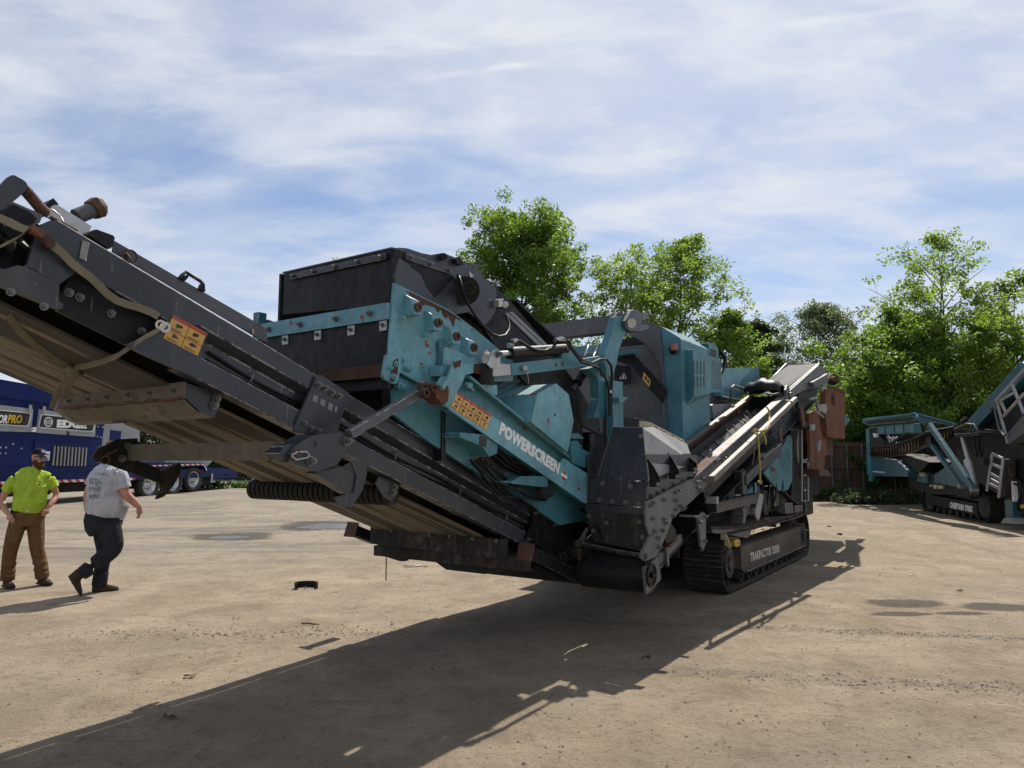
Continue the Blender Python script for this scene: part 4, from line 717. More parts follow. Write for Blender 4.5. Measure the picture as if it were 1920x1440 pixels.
b = MB(); b.slab([(-0.5,-0.225,2.962),(-0.5,-0.006,2.938),(-0.5,-0.002,2.708),(-0.5,-0.107,2.685),(-0.5,-0.106,2.737),(-0.5,-0.236,2.752)], (.02, 0, 0)); bp = P(b, 'black_plate', 'black_steel', HG, .004)
tri = [(-0.503,-0.164,2.774),(-0.503,-0.091,2.85),(-0.503,-0.054,2.77)]; tc_ = sum((Vector(p) for p in tri), Vector())/3
b = MB(); 
for i in range(3): b.slab([tri[i], tri[(i+1) % 3], tuple(tc_+(Vector(tri[(i+1) % 3])-tc_)*.78), tuple(tc_+(Vector(tri[i])-tc_)*.78)], (-.001, 0, 0))
b.slab([tuple(tc_+Vector((0, x_, z_))) for x_, z_ in ((-.008, -.02), (.012, -.02), (.006, .02), (-.004, .015))], (-.001, 0, 0)); P(b, 'triangle_sign', 'white_print', bp, 0)
b = MB(); b.slab([(-0.75,-0.097,3.101),(-0.75,0.168,3.114),(-0.75,0.214,3.11),(-0.75,0.2,3.053),(-0.75,0.143,3.063),(-0.75,-0.093,3.049)], (.12, 0, 0)); P(b, 'teal_ledge', 'teal', HG, .004)
b = MB(); b.slab([(-1.55,0.115,2.199),(-1.55,0.374,2.193),(-1.55,0.514,2.181),(-1.55,0.664,2.141),(-1.55,0.567,2.08),(-1.55,0.563,1.889),(-1.55,0.111,1.895)], (.02, 0, 0)); P(b, 'belting_flap', 'belt_grey', CR, .003)
# ================= engine enclosure
b = MB(); A1, A2 = (-0.39,0.393,3.45), (-0.39,0.662,3.258); A3, A4 = (-0.39,0.725,1.949), (-0.39,0.461,2.081)
t_r = A2[1]; R1, R2 = (0.699,0.66,3.261), (0.69,0.66,2.198)
s_e = .68
b.loft([A1, A2, (A2[0], A2[1], 1.2), (A1[0], A1[1], 1.2)], [(s_e, A1[1], A1[2]), (s_e, A2[1], A2[2]), (s_e, A2[1], 1.2), (s_e, A1[1], 1.2)])
EN = P(b, 'engine_enclosure', 'teal', CR, .012, 'teal engine housing with vents and a red beacon')
b = MB(); b.box(-.35, 2.0, -1.1, A1[1]-.004, 1.2, A1[2]-.22); P(b, 'engine_deck', 'grey_mid', EN, .01)
lc = Vector((-0.39,0.563,3.107)); b = MB(); b.cyl(lc+Vector((-.06, 0, .02)), lc+Vector((0, 0, -.01)), .045, 16, .05); P(b, 'beacon_base', 'black_steel', EN, .003)
lc = Vector((-0.46,0.62,3.124)); b = MB(); b.cyl(lc+Vector((-.05, 0, -.03)), lc+Vector((-.05, 0, .05)), .042, 16, .038); P(b, 'red_beacon', 'lamp_red', EN, .004)
# vent box on the side
TV = 1.02; V = [(-0.217,0.72,3.133), (0.522,0.72,3.116), (0.45,0.72,2.615), (-0.23,0.72,2.5)]
b = MB(); b.loft([(p[0], .66, p[2]) for p in (V[0], (V[1][0]+.02, 0, V[1][2]), (V[2][0]+.02, 0, V[2][2]-.06), (V[3][0], 0, V[3][2]-.10))], [(p[0], .76, p[2]) for p in V]); VB = P(b, 'vent_box', 'teal', EN, .008)
V2 = [(-0.341,0.765,3.113), (0.387,0.765,3.096), (0.317,0.765,2.602), (-0.354,0.765,2.489)]
for r_ in range(2):
    for i in range(4):
        x_ = .20+.185*i; v0, v1 = ((.22-.02*i, .50), (.56, .80))[r_]
        def bl(u, w): return Vector(V2[0]).lerp(Vector(V2[1]), u).lerp(Vector(V2[3]).lerp(Vector(V2[2]), u), w)
        q0, q1 = bl(x_, v0), bl(x_, v1); b = MB(); b.beam((q0[0], .7615, q0[2]), (q1[0], .7615, q1[2]), .036, .004, (0, 1, 0)); P(b, 'vent_slot', 'black_print', VB, 0)
mq = [Vector(V[1])+Vector((.012, .04, 0)), Vector(V[2])+Vector((.012, .04, 0))]
# rear part of the vent box with a perforated diagonal grille
G4 = [(0.522,0.72,3.116), (0.954,0.72,3.125), (0.969,0.72,2.667), (0.45,0.72,2.615)]
b = MB(); b.plate([(p[0], p[2]) for p in G4], .66, .745); GR = P(b, 'grille_box', 'teal', EN, .004)
def bg4(u, w): return Vector(G4[0]).lerp(Vector(G4[1]), u).lerp(Vector(G4[3]).lerp(Vector(G4[2]), u), w)
b = MB()
for i in range(5):
    for j in range(9):
        q = bg4(.14+.18*i, .10+.095*j); b.slab([(q[0]+x_, .746, q[2]+z_) for x_, z_ in ((-.030, -.022), (-.006, -.022), (.036, .020), (.012, .020))], (0, .001, 0))
P(b, 'grille_hole', 'black_print', GR, 0)
b = MB(); b.plate([(0.679,3.35),(0.971,3.39),(1.146,3.334),(1.161,3.178),(0.775,3.151),(0.758,3.284)], .5, .65); P(b, 'exhaust_box', 'teal', EN, .006)
b = MB(); b.plate([(0.822,3.283),(1.057,3.284),(1.048,3.185),(0.812,3.166)], .648, .655); P(b, 'dark_window', 'black_print', EN, 0)
b = MB(); b.tube([(1.298,0.62,3.318),(1.512,0.62,3.263),(1.567,0.62,3.167),(1.462,0.62,3.074),(1.327,0.62,2.98)], .03, 10); b.tube([(1.319,0.64,3.218),(1.505,0.64,3.179),(1.426,0.64,3.029),(1.231,0.64,2.949)], .012, 6); P(b, 'intake_hose', 'rubber', EN, 0)
for q_ in [(-0.387,3.203),(0.4,3.311),(-0.015,3.327)]: pass
# second teal cabinet, rails and clutter behind the side conveyor
b = MB(); b.plate([(1.728,3.08),(1.875,3.123),(3.316,3.282),(3.284,3.22),(2.715,2.99),(2.665,2.68),(1.688,2.674)], -.6, .5); C2 = P(b, 'rear_cabinet', 'teal_bright', CR, .01)
b = MB(); b.plate([(3.46,3.3),(4.02,3.372),(4.112,3.075),(3.378,2.964),(2.844,2.739),(2.852,3.005)], -.6, .46); P(b, 'cabinet_end', 'teal', C2, .006)
b = MB(); b.tube([(1.838,0.6,2.638),(1.89,0.6,2.808),(2.031,0.6,2.858),(2.869,0.6,2.846),(2.905,0.6,2.826)], .022, 8); b.tube([(1.387,0.6,2.636),(2.395,0.6,2.646)], .016, 8); P(b, 'handrail', 'grey_mid', CR, 0)
b = MB(); b.plate([(1.011,2.484),(1.071,2.507),(1.761,2.552),(2.463,2.64),(2.448,2.51),(1.052,2.292)], .2, .58); P(b, 'grey_hatch', 'grey_light', CR, .005)
b = MB(); b.box(1.5, 5.5, -1.2, .55, 1.9, 2.55); b.box(.9, 7.0, -1.2, .55, .95, 1.9); P(b, 'main_chassis', 'black_steel', CR, .02)
b = MB(); b.box(-3.2, .9, -1.25, .40, .75, 1.45); P(b, 'front_chassis', 'black_steel', CR, .02)
b = MB(); b.box(-2.2, -1.2, -1.2, .3, 1.45, 2.0); P(b, 'outlet_chute', 'black_steel', CR, .02)
# vibrating feeder hopper at the far end, rusty
b = MB(); b.plate([(4.91,2.542),(5.525,2.66),(6.291,2.75),(6.748,2.501),(6.611,2.175),(6.397,1.856),(6.219,1.721),(6.065,1.393),(4.707,1.538),(4.957,1.843)], 1.04, 1.1); FH = P(b, 'feed_hopper', 'rust', CR, .01, 'rusty steel feed hopper at the far end')
b = MB(); b.plate([(6.062,3.11),(7.029,3.218),(8.281,3.187),(8.019,2.157),(6.082,2.159),(5.92,2.504)], 1.1, 1.2); P(b, 'hopper_wing', 'rust', FH, .01)
b = MB(); b.plate([(6.995,3.229),(7.288,3.244),(8.314,3.205),(8.291,3.173),(7.024,3.199)], 1.05, 1.22); P(b, 'wing_edge', 'rust', FH, .01)
b = MB(); b.plate([(4.562,1.53),(5.328,1.521),(5.765,1.395),(4.629,1.407)], .9, 1.3); P(b, 'rubber_flap', 'rust_dark', FH, .004)
b = MB(); b.plate([(8.453,2.702),(9.178,2.648),(8.606,2.481),(8.395,2.498)], 1.0, 1.15); P(b, 'hopper_lug', 'teal', FH, .006)
for pl in ([(5.579,2.083),(5.753,2.065),(5.64,1.891),(5.425,1.847),(5.397,1.952)], [(5.088,2.363),(5.264,2.36),(5.244,2.264),(5.066,2.258)], [(6.28,2.805),(6.624,2.815),(6.618,2.643),(6.313,2.706)]):
    b = MB(); b.plate(pl, 1.10, 1.14); P(b, 'worn_bracket', 'grey_light', FH, .004)
b = MB(); b.box(5.0, 8.0, -1.4, .95, 1.8, 2.6); P(b, 'hopper_floor', 'rust_dark', FH, .02)

# ================= side (return) conveyor on the right
_r0, _r1 = (-1.721,1.48), (2.503,2.662)
PH = math.atan2(_r1[1]-_r0[1], _r1[0]-_r0[0]); CP, SP = math.cos(PH), math.sin(PH)
def sc2(a, t, v): return (_r0[0]+a*CP-v*SP, t, _r0[1]+a*SP+v*CP)       # a along the conveyor from the near rail end, v normal
LR = math.hypot(_r1[0]-_r0[0], _r1[1]-_r0[1])
def sweep2(mb, prof, a0, a1): return mb.loft([sc2(a0, t, v) for t, v in prof], [sc2(a1, t, v) for t, v in prof])
b = MB(); sweep2(b, [(1.18, .055), (1.30, .055), (1.30, -.12), (1.27, -.12), (1.27, .02), (1.18, .02)], -.05, LR)
SC = P(b, 'side_conveyor', 'grey_mid', CR, .005, 'grey return conveyor climbing along the right side')
b = MB(); sweep2(b, [(1.181, .0565), (1.295, .0565), (1.295, .060), (1.181, .060)], -.05, .75); P(b, 'rusty_rail_top', 'rust', SC, .001)
b = MB(); sweep2(b, [(1.181, .0565), (1.295, .0565), (1.295, .0585), (1.181, .0585)], .76, LR-.02); P(b, 'worn_rail_top', 'rail_tan', SC, .001)  # tan strip paints the sunlit top face of the rail
bolts(SC, [(sc2(a, 0, -.03)[0], sc2(a, 0, -.03)[2]) for a in (.05, .18, .9, 1.0, 1.1)], 1.30, 1.3)
b = MB(); b.plate([(-1.068,1.72),(-0.989,1.817),(-0.935,1.824),(-0.909,1.72),(-0.951,1.651),(-1.04,1.646)], 1.20, 1.215); b.plate([(-1.123,1.691),(-0.894,1.732),(-0.732,1.72),(-0.754,1.691),(-1.039,1.674)], 1.15, 1.28); P(b, 'hinge_lug', 'grey_dark', SC, .003)
bolts(SC, [(-1.104,1.691),(-1.044,1.697),(-0.99,1.706),(-1.106,1.665)], 1.30, 1.0)
# left rail
b = MB(); sweep2(b, [(.68, .07), (.78, .07), (.78, .04), (.72, .04), (.72, -.16), (.68, -.16)], -1.1, LR); LRL = P(b, 'far_rail', 'rust_dark', SC, .004)
b = MB(); sweep2(b, [(.68, .072), (.775, .072), (.775, .076), (.68, .076)], -1.1, LR-.02); P(b, 'worn_rail_top', 'rail_tan', LRL, .001)  # sunlit top of the far rail, painted as a tan strip
b = MB(); sweep2(b, [(.79, -.02), (.795, -.02), (.85, -.15), (.84, -.15)], -1.4, LR+.2); P(b, 'rubber_skirt', 'rubber', SC, .001)
# belt with chevrons
b = MB(); bp_ = [(.76, -.06), (.90, -.16), (1.08, -.16), (1.24, -.05)]
prof = bp_+[(t, v-.012) for t, v in reversed(bp_)]; sweep2(b, prof, -.85, LR+.05); BL = P(b, 'belt', 'belt_light', SC, 0)
b = MB(); sweep2(b, [(.70, -.15), (1.20, -.15), (1.20, -.165), (.70, -.165)], -1.25, -.85); P(b, 'tail_belt', 'rubber', SC, 0)  # near belt end in black rubber, painting the shade above the drum
for i in range(23):
    a0 = -.75+i*.30
    b = MB(); b.beam(sc2(a0, .95, -.152), sc2(a0+.16, 1.18, -.065), .012, .014); P(b, 'cleat', 'belt_grey', BL, 0)
    b = MB(); b.beam(sc2(a0, .95, -.152), sc2(a0+.16, .80, -.078), .012, .014); P(b, 'cleat', 'belt_grey', BL, 0)
# outer square tube in two pieces
b = MB(); b.beam((-1.598,1.42,1.494), (-0.203,1.42,1.881), .062, .07); OT = P(b, 'outer_rail', 'rail_tan', SC, .006)
b = MB(); b.beam((-0.181,1.42,1.887), (2.441,1.42,2.636), .062, .07); P(b, 'outer_rail_extension', 'rail_tan', OT, .006)
bolts(OT, [(1.675,2.551),(1.981,2.557)], 1.455, 1.2)
b = MB(); b.beam((-1.159,1.3,1.462), (-1.519,1.42,1.473), .03, .03); b.beam((0.165,1.3,1.818), (-0.254,1.42,1.813), .03, .03); b.beam((2.054,1.3,2.342), (1.549,1.42,2.313), .03, .03); P(b, 'rail_stub', 'black_steel', OT, .003)
# underside
b = MB(); sweep2(b, [(.66, -.49), (1.27, -.49), (1.27, -.505), (.66, -.505)], -1.2, LR+2.2); P(b, 'belt_underside', 'rubber', SC, 0)
b = MB(); sweep2(b, [(1.20, -.10), (1.215, -.10), (1.215, -.36), (1.20, -.36)], .4, LR+1.0); sweep2(b, [(.66, -.16), (.675, -.16), (.675, -.46), (.66, -.46)], -1.5, LR+1.0); P(b, 'lower_side_wall', 'black_steel', SC, .003)
for a in (1.2, 2.6, 4.0):
    b = MB(); b.cyl(sc2(a, .68, -.58), sc2(a, 1.24, -.58), .045, 12); P(b, 'return_roller', 'black_steel', SC, 0)
# head section beyond the hinge
hw = [(2.532,2.762),(5.012,3.466),(6.27,3.414),(5.829,3.291),(4.654,3.045),(3.41,2.828),(2.616,2.678)]
b = MB(); b.plate(hw, 1.27, 1.30); HW = P(b, 'head_wall', 'grey_mid', SC, .005)
b = MB(); b.beam((2.756,1.26,2.792), (5.242,1.26,3.483), .10, .03, (0, 1, 0)); P(b, 'head_wall_cap', 'grey_light', HW, .003)
bolts(HW, [(4.672,3.13),(4.058,2.994),(3.488,2.851),(3.847,2.932),(4.403,3.069)], 1.30, 1.3)
b = MB(); b.plate([(3.868,3.094),(5.229,3.572),(5.643,3.598),(4.18,3.105)], .65, .68); P(b, 'head_wall', 'grey_mid', SC, .004)
h0 = [(4.664,0.72,3.062), (2.848,1.24,2.901), (5.331,1.24,3.502)]
rows = []
for i in range(9):
    f = i/8; q = Vector((2.713,1.26,2.808)).lerp(Vector((5.273,1.26,3.498)), f); rows.append([(q[0], t_, q[2]+.035-.10*math.sin(math.pi*(t_-.70)/.54)*(1-f*.9)) for t_ in np.linspace(.70, 1.25, 7)])
b = MB(); b.add([p for r_ in rows for p in r_], [[i*7+j, i*7+j+1, (i+1)*7+j+1, (i+1)*7+j] for i in range(8) for j in range(6)], True)
rows2 = [(rows[8][j][0]+.30, rows[8][j][1], rows[8][j][2]-.22) for j in range(7)]; b.add(rows[8]+rows2, [[j, j+1, 8+j, 7+j] for j in range(6)], True); P(b, 'head_belt', 'rubber_dusty', SC, 0)
b = MB(); sweep2(b, [(.72, -.22), (1.22, -.22), (1.22, .06), (.72, .06)], LR-.12, LR-.08); sweep2(b, [(.72, -.22), (1.22, -.22), (1.22, -.20), (.72, -.20)], LR-.7, LR+.3); P(b, 'hinge_curtain', 'rubber', SC, 0)  # black slabs added to darken the open gap under the folded belt
# belt folded over at the hinge: a soft hump across the trough
q = Vector((2.473,1.26,2.733)); b = MB(); rings = []
for j in range(9):
    t_ = .70+.07*j; f = math.sin(math.pi*j/8); w_ = .16+.07*f; rings.append([(q[0]-.12+math.cos(a)*w_*1.0, t_, q[2]+.04+.05*f+.02*math.sin(j*2.1)+math.sin(a)*(.10+.05*f)) for a in np.linspace(-.35, math.pi+.35, 11)])
b.add([p for r_ in rings for p in r_], [[i*11+j, i*11+j+1, (i+1)*11+j+1, (i+1)*11+j] for i in range(8) for j in range(10)], True); P(b, 'folded_belt', 'rubber', SC, 0)
b = MB(); b.tube([(2.541,0.95,2.891),(2.561,0.97,2.94),(2.776,0.97,2.943),(2.703,0.97,2.872),(2.567,0.95,2.861)], [.02, .045, .05, .04, .02], 8); P(b, 'knotted_rubber', 'rubber', SC, 0)
b = MB(); b.plate([(2.287,2.77),(2.397,2.857),(2.493,2.849),(2.542,2.759),(2.403,2.701),(2.271,2.676)], 1.29, 1.32); P(b, 'hinge_lug', 'grey_dark', SC, .003)
bolts(SC, [(2.406,2.717),(2.507,2.74)], 1.32, 1.1)
# head drum, guards and ram below
b = MB(); b.plate([(3.999,3.045),(5.401,3.335),(5.701,3.346),(5.361,3.169),(4.965,3.095),(4.406,2.992),(4.105,2.967)], 1.30, 1.38); HB = P(b, 'head_box', 'grey_mid', SC, .005)
b = MB(); b.plate([(5.174,3.217),(5.649,3.366),(5.831,3.358),(5.413,3.211)], 1.30, 1.40); P(b, 'wooden_wedge', 'wood', HB, .004)
b = MB(); b.cyl((9.49,0.75,3.63), (6.062,1.34,3.275), .11, 20); P(b, 'head_drum', 'rubber', SC, 0)
b = MB(); b.cyl((6.06,1.36,3.303), (5.886,1.42,3.273), .05, 12); P(b, 'rusty_knob', 'rust', HB, .004)
fr_ = random.Random(2); b = MB()
for i in range(16):
    p0 = Vector((5.885,1.36,3.02)); b.tube([p0, p0+Vector((fr_.uniform(-.05, .05), fr_.uniform(-.03, .03), -.10)), p0+Vector((fr_.uniform(-.11, .11), fr_.uniform(-.05, .05), -.22-.05*fr_.random()))], .006, 4)
P(b, 'frayed_orange_rope', 'rust', HB, 0)
b = MB(); b.tube([(3.792,1.36,2.735),(4.189,1.38,2.776),(4.26,1.38,2.714),(4.362,1.38,2.596)], .022, 8); b.tube([(4.657,1.38,2.941),(4.653,1.4,2.994),(5.093,1.4,3.106),(5.033,1.4,3.054),(4.686,1.4,2.942)], .012, 6); b.tube([(3.997,1.36,2.566),(4.304,1.38,2.53),(4.775,1.38,2.474)], .018, 8); P(b, 'pipe_bracket', 'grey_light', HB, 0)
b = MB(); b.plate([(4.543,2.68),(5.286,2.746),(5.414,2.678),(5.24,2.555),(5.013,2.58),(4.607,2.576)], 1.30, 1.34); b.plate([(3.919,2.295),(4.167,2.314),(4.12,2.207),(3.925,2.209)], 1.30, 1.34); P(b, 'pale_bracket', 'grey_light', HB, .004)
b = MB(); b.plate([(3.135,2.55),(3.325,2.595),(3.397,2.582),(3.453,2.293),(3.369,2.248),(3.259,2.252)], 1.31, 1.335); b.plate([(1.705,2.126),(1.86,2.175),(1.93,2.163),(1.886,1.969),(1.765,1.952)], 1.31, 1.335); P(b, 'hanging_plate', 'rust_dark', SC, .003)
b = MB(); b.plate([(3.468,2.262),(3.713,2.357),(4.213,2.282),(4.159,2.219)], 1.1, 1.28); b.plate([(3.451,2.8),(5.09,3.058),(5.014,2.92),(3.902,2.591),(3.37,2.559)], 1.0, 1.25); P(b, 'head_frame', 'black_steel', SC, .006)
# strongback beam and legs below the conveyor
b = MB(); b.plate([(0.093,1.509),(0.882,1.703),(0.988,1.737),(1.689,1.9),(1.943,1.951),(1.913,1.77),(1.152,1.613),(0.786,1.548),(0.103,1.374)], 1.22, 1.30); SBK = P(b, 'strongback', 'grey_dark', SC, .005)
b = MB(); b.plate([(0.914,1.71),(1.022,1.751),(1.727,1.907),(1.922,1.951),(1.918,1.925),(1.378,1.824)], 1.20, 1.31); P(b, 'strongback_cap', 'grey_light', SBK, .002)
b = MB(); b.plate([(-0.022,1.556),(0.082,1.57),(0.158,1.544),(0.196,1.492),(0.158,1.252),(0.004,1.271)], 1.18, 1.28); b.cyl((0.451,1.15,1.549), (-0.129,1.32,1.558), .03, 12); P(b, 'leg', 'grey_dark', SC, .005)
b = MB(); b.plate([(-1.158,1.216),(0.613,1.259),(0.76,1.236),(0.645,1.154),(0.437,1.139),(-1.152,1.106)], 1.20, 1.32); SA = P(b, 'support_arm', 'grey_dark', SC, .005)
b = MB(); b.plate([(0.576,1.259),(0.732,1.237),(0.713,1.164),(0.536,0.96),(0.461,0.913),(0.363,0.959),(0.34,1.022)], 1.31, 1.335); b.plate([(-1.189,1.284),(-1.109,1.286),(-1.116,1.211),(-1.189,1.21)], 1.2, 1.33); P(b, 'arm_end_plate', 'grey_light', SA, .003)
b = MB(); b.plate([(0.054,1.093),(0.683,1.064),(0.625,0.973),(0.317,1.001),(0.199,0.978),(0.134,0.896),(0.041,0.911),(0.107,1.02)], 1.10, 1.25); P(b, 'foot_bracket', 'grey_mid', SC, .004)
b = MB(); b.plate([(-1.082,1.203),(0.106,1.234),(0.547,1.244),(0.523,1.235),(-1.067,1.189)], 1.19, 1.325); P(b, 'rusty_arm_top', 'rust', SA, .001)
# ---- hopper at the near end
HSF = -3.0
fl = [(-3,0.647,1.266),(-3,0.697,1.28),(-3,1.275,1.26),(-3,1.298,1.025),(-3,1.274,0.926),(-3,1.229,0.871),(-3,0.734,0.932),(-3,0.68,1.105)]; b = MB(); b.slab(fl, (.03, 0, 0)); HP = P(b, 'side_hopper', 'grey_dark', SC, .006, 'dark grey hopper box at the near end of the side conveyor')
b = MB(); b.slab([(-3.005,0.726,1.211),(-3.005,1.276,1.204),(-3.005,1.291,1.025),(-3.005,1.238,0.883),(-3.005,0.736,0.939),(-3.005,0.697,1.113)], (-.004, 0, 0)); P(b, 'worn_liner', 'dusty_black', HP, .002)
b = MB(); b.slab([(-3,0.728,1.511),(-3,0.777,1.527),(-3,1.293,1.497),(-3,1.278,1.268),(-3,0.697,1.292)], (.03, 0, 0)); b.slab([(-2.97, 1.27, 1.20), (-2.97, 1.27, 1.75), (-1.6, 1.27, 1.75), (-1.6, 1.27, 1.60)], (0, -.012, 0)); b.slab([(-2.97, .66, 1.0), (-2.97, .66, 1.75), (-1.5, .66, 1.85), (-1.5, .66, 1.3)], (0, .012, 0)); HM = P(b, 'hopper_skirt', 'grey_dark', HP, .004)
sbolts(HM, [(-3,0.808,1.32),(-3,0.944,1.313),(-3,1.079,1.305),(-3,1.21,1.299)], 1.5); sbolts(HP, [(-3.005,0.698,1.17),(-3.005,0.882,1.11),(-3.005,1.214,1.137),(-3.005,0.742,1.03),(-3.005,1.244,1)], 1.3)
b = MB(); b.slab([(-2.95, .68, 1.02), (-1.75, .68, 1.30), (-1.75, 1.26, 1.30), (-2.95, 1.26, 1.02)], (0, 0, -.02)); P(b, 'hopper_floor', 'black_steel', HP, .002)  # slab added to block the sun and make the hopper's shadow solid
B1, B2, T1, T2 = (-3.01,0.789,1.537), (-3.01,1.303,1.509), (-2.88,0.892,2.013), (-2.88,1.207,1.998)
F1, F2 = (-1.494,1.12,1.875), (-1.684,1.26,1.666)
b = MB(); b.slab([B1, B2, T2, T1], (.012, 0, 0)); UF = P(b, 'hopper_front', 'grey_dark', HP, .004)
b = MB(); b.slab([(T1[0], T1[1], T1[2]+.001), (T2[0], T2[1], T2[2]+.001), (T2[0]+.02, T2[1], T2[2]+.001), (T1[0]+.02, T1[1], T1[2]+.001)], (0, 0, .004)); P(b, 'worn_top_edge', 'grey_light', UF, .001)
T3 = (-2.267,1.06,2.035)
b = MB(); b.slab([B2, (F2[0], F2[1], F2[2]), (F1[0], F1[1], F1[2]), T3, T2], (0, -.012, 0)); UR = P(b, 'hopper_side', 'grey_light', HP, .004)  # paler grey than the front paints the sun on this tilted face
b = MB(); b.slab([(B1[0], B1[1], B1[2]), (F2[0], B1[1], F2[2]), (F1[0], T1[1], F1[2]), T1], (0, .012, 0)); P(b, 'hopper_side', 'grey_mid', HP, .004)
p0, p1 = Vector((-2.446,0.98,2.059)), Vector((-2.246,1.02,2.052)); p2 = Vector((-1.478,1.08,1.89))
b = MB(); b.beam(p0, p1, .012, .06); b.beam(p1, p2, .012, .055); cl_ = P(b, 'clamp_bar', 'cream', HP, .002)
for f in (.1, .35, .6, .85): bolt(cl_, tuple(p1.lerp(p2, f)+Vector((0, .008, 0))), (0, 1, 0), .9)
def rface(u, w):   # point on the sloped right face
    return Vector(B2).lerp(Vector(F2), u).lerp(Vector(T2).lerp(Vector(F1), u), w)
for u in (.03, .42, .84):
    g0, g1 = rface(u, .02), rface(u, (.42, .62, .50)[int(u*2.4)])
    b = MB(); b.slab([tuple(g0+Vector((0, .002, -.07))), tuple(g0+Vector((0, .11, -.07))), tuple(g0+Vector((0, .10, .02))), tuple(g0.lerp(g1, .6)+Vector((0, .055, 0))), tuple(g1+Vector((0, .004, 0)))], (.012, 0, 0)); gg = P(b, 'gusset', 'black_steel', HP, .002)
    bolt(gg, tuple(g0+Vector((.0, .09, -.045))), (-1, .4, 0), 1.3)
for c0, c1 in (((-2.96,0.876,1.721), (-3.02,0.882,1.478)), ((-2.96,1.17,1.685), (-3.02,1.16,1.459))):
    b = MB(); b.slab([c0, c1, (c1[0]-.05, c1[1], c1[2]), (c1[0]-.04, c1[1], c1[2]+.12)], (0, .01, 0)); P(b, 'gusset', 'grey_dark', HP, .002); bolt(HP, (c1[0]-.05, c1[1], c1[2]), (-1, 0, 0), 1.5)
bolt(HP, (-2.9,1.204,1.914), (-1, 0, 0), 1.6)
b = MB(); b.slab([(-2.95, 1.24, 1.755), (-1.7, 1.24, 1.765), (-1.7, 1.27, 1.55), (-2.95, 1.27, 1.40)], (0, -.01, 0)); P(b, 'inner_side', 'grey_dark', HP, .003)
b = MB(); b.plate([(-3.048,1.321),(-2.341,1.432),(-1.767,1.513),(-1.571,1.474),(-1.298,1.474),(-1.537,1.383),(-1.823,1.292),(-2.218,1.188),(-2.438,1.135),(-2.601,0.985),(-2.701,0.91),(-2.844,0.816),(-3.13,0.809),(-3.19,0.845),(-3.16,0.892),(-2.997,1.014),(-3.059,1.105),(-3.076,1.231)], 1.285, 1.305); TP = P(b, 'tail_side_plate', 'grey_mid', HP, .004)
bolts(TP, [(-2.914,1.306),(-2.965,1.285),(-2.657,1.323),(-2.357,1.379),(-2.27,1.391),(-2.345,1.303),(-2.245,1.245),(-2.933,1.164),(-2.668,1.142),(-2.622,1.103),(-2.889,1.048),(-2.705,1.04),(-2.357,1.213),(-1.746,1.465),(-1.73,1.407),(-1.613,1.381),(-1.674,1.367),(-2.14,1.222),(-2.183,1.208),(-2.797,0.896),(-2.439,1.158)], 1.305, 1.35)
bolts(TP, [(-2.865,1.371),(-2.695,1.391),(-2.544,1.415),(-2.297,1.459),(-2.046,1.492)], 1.28, 1.0)
b = MB(); b.tube([(-3.12,0.639,0.913), (-3.12,0.776,0.899), (-3.12,1.067,0.866), (-3.12,1.294,0.851)], .022, 10); b.cyl((-3.15,0.655,0.917), (-3.05,0.6,0.904), .035, 12); b.cyl(((-3.15,1.307,0.853)), (-3.05,1.263,0.838), .038, 12); TB = P(b, 'tail_bar', 'dusty_black', HP, 0)
b = MB(); b.slab([(-3.08,0.589,0.906),(-3.08,0.702,1.064),(-3.08,0.718,1.058),(-3.08,0.656,0.893)], (.012, 0, 0)); P(b, 'bar_arm', 'grey_mid', TB, .002)
b = MB(); b.plate([(-3.183,0.879),(-3.035,1),(-2.917,1.025),(-2.843,1.001),(-2.674,0.98),(-2.868,0.816),(-3.144,0.809),(-3.206,0.846)], 1.305, 1.32); ta = P(b, 'bar_arm', 'grey_mid', TB, .003); bolts(ta, [(-3.15,0.865),(-2.846,0.984),(-2.833,0.901)], 1.32, 1.4)
dc = (-2.925,0.657); b = MB(); b.cyl((dc[0], .60, dc[1]), (dc[0], 1.275, dc[1]), .165, 30); DR = P(b, 'tail_drum', 'rubber', SC, .004)
b = MB(); b.plate([(-3.127,0.746),(-2.796,0.811),(-2.75,0.594),(-3.083,0.508)], 1.28, 1.305); BP = P(b, 'bearing_plate', 'grey_mid', SC, .004, 'muddy bearing plate on the tail drum')
bc = (-2.994,0.669); b = MB(); b.ring((bc[0], 1.305, bc[1]), (bc[0], 1.325, bc[1]), .105, .085, 26); b.cyl((bc[0], 1.30, bc[1]), (bc[0], 1.315, bc[1]), .085, 24); b.cyl((bc[0], 1.315, bc[1]), (bc[0], 1.345, bc[1]), .025, 12); P(b, 'bearing', 'black_steel', BP, .002)
b = MB(); b.plate([(-3.073,0.843),(-2.957,0.843),(-2.891,0.824),(-2.96,0.697),(-2.977,0.53),(-3.015,0.571),(-3.055,0.708)], .60, .63); P(b, 'bearing_plate', 'rust_dark', SC, .004)
b = MB(); b.slab([(-2.85,0.699,0.542),(-2.85,0.877,0.51),(-2.85,0.842,0.457),(-2.85,0.808,0.449),(-2.85,0.684,0.504)], (.1, 0, 0)); P(b, 'belt_scraper', 'grey_mid', SC, .005)
b = MB(); b.plate([(-2.693,0.821),(-2.528,0.824),(-2.183,0.941),(-2.083,0.949),(-2.065,0.853),(-2.435,0.746),(-2.648,0.674)], 1.10, 1.26); LB = P(b, 'lower_bracket', 'grey_mid', SC, .004)
b = MB(); b.plate([(-2.439,0.87),(-2.233,0.92),(-2.191,0.91),(-2.391,0.847)], 1.12, 1.268); P(b, 'rusty_spot', 'rust', LB, .001)
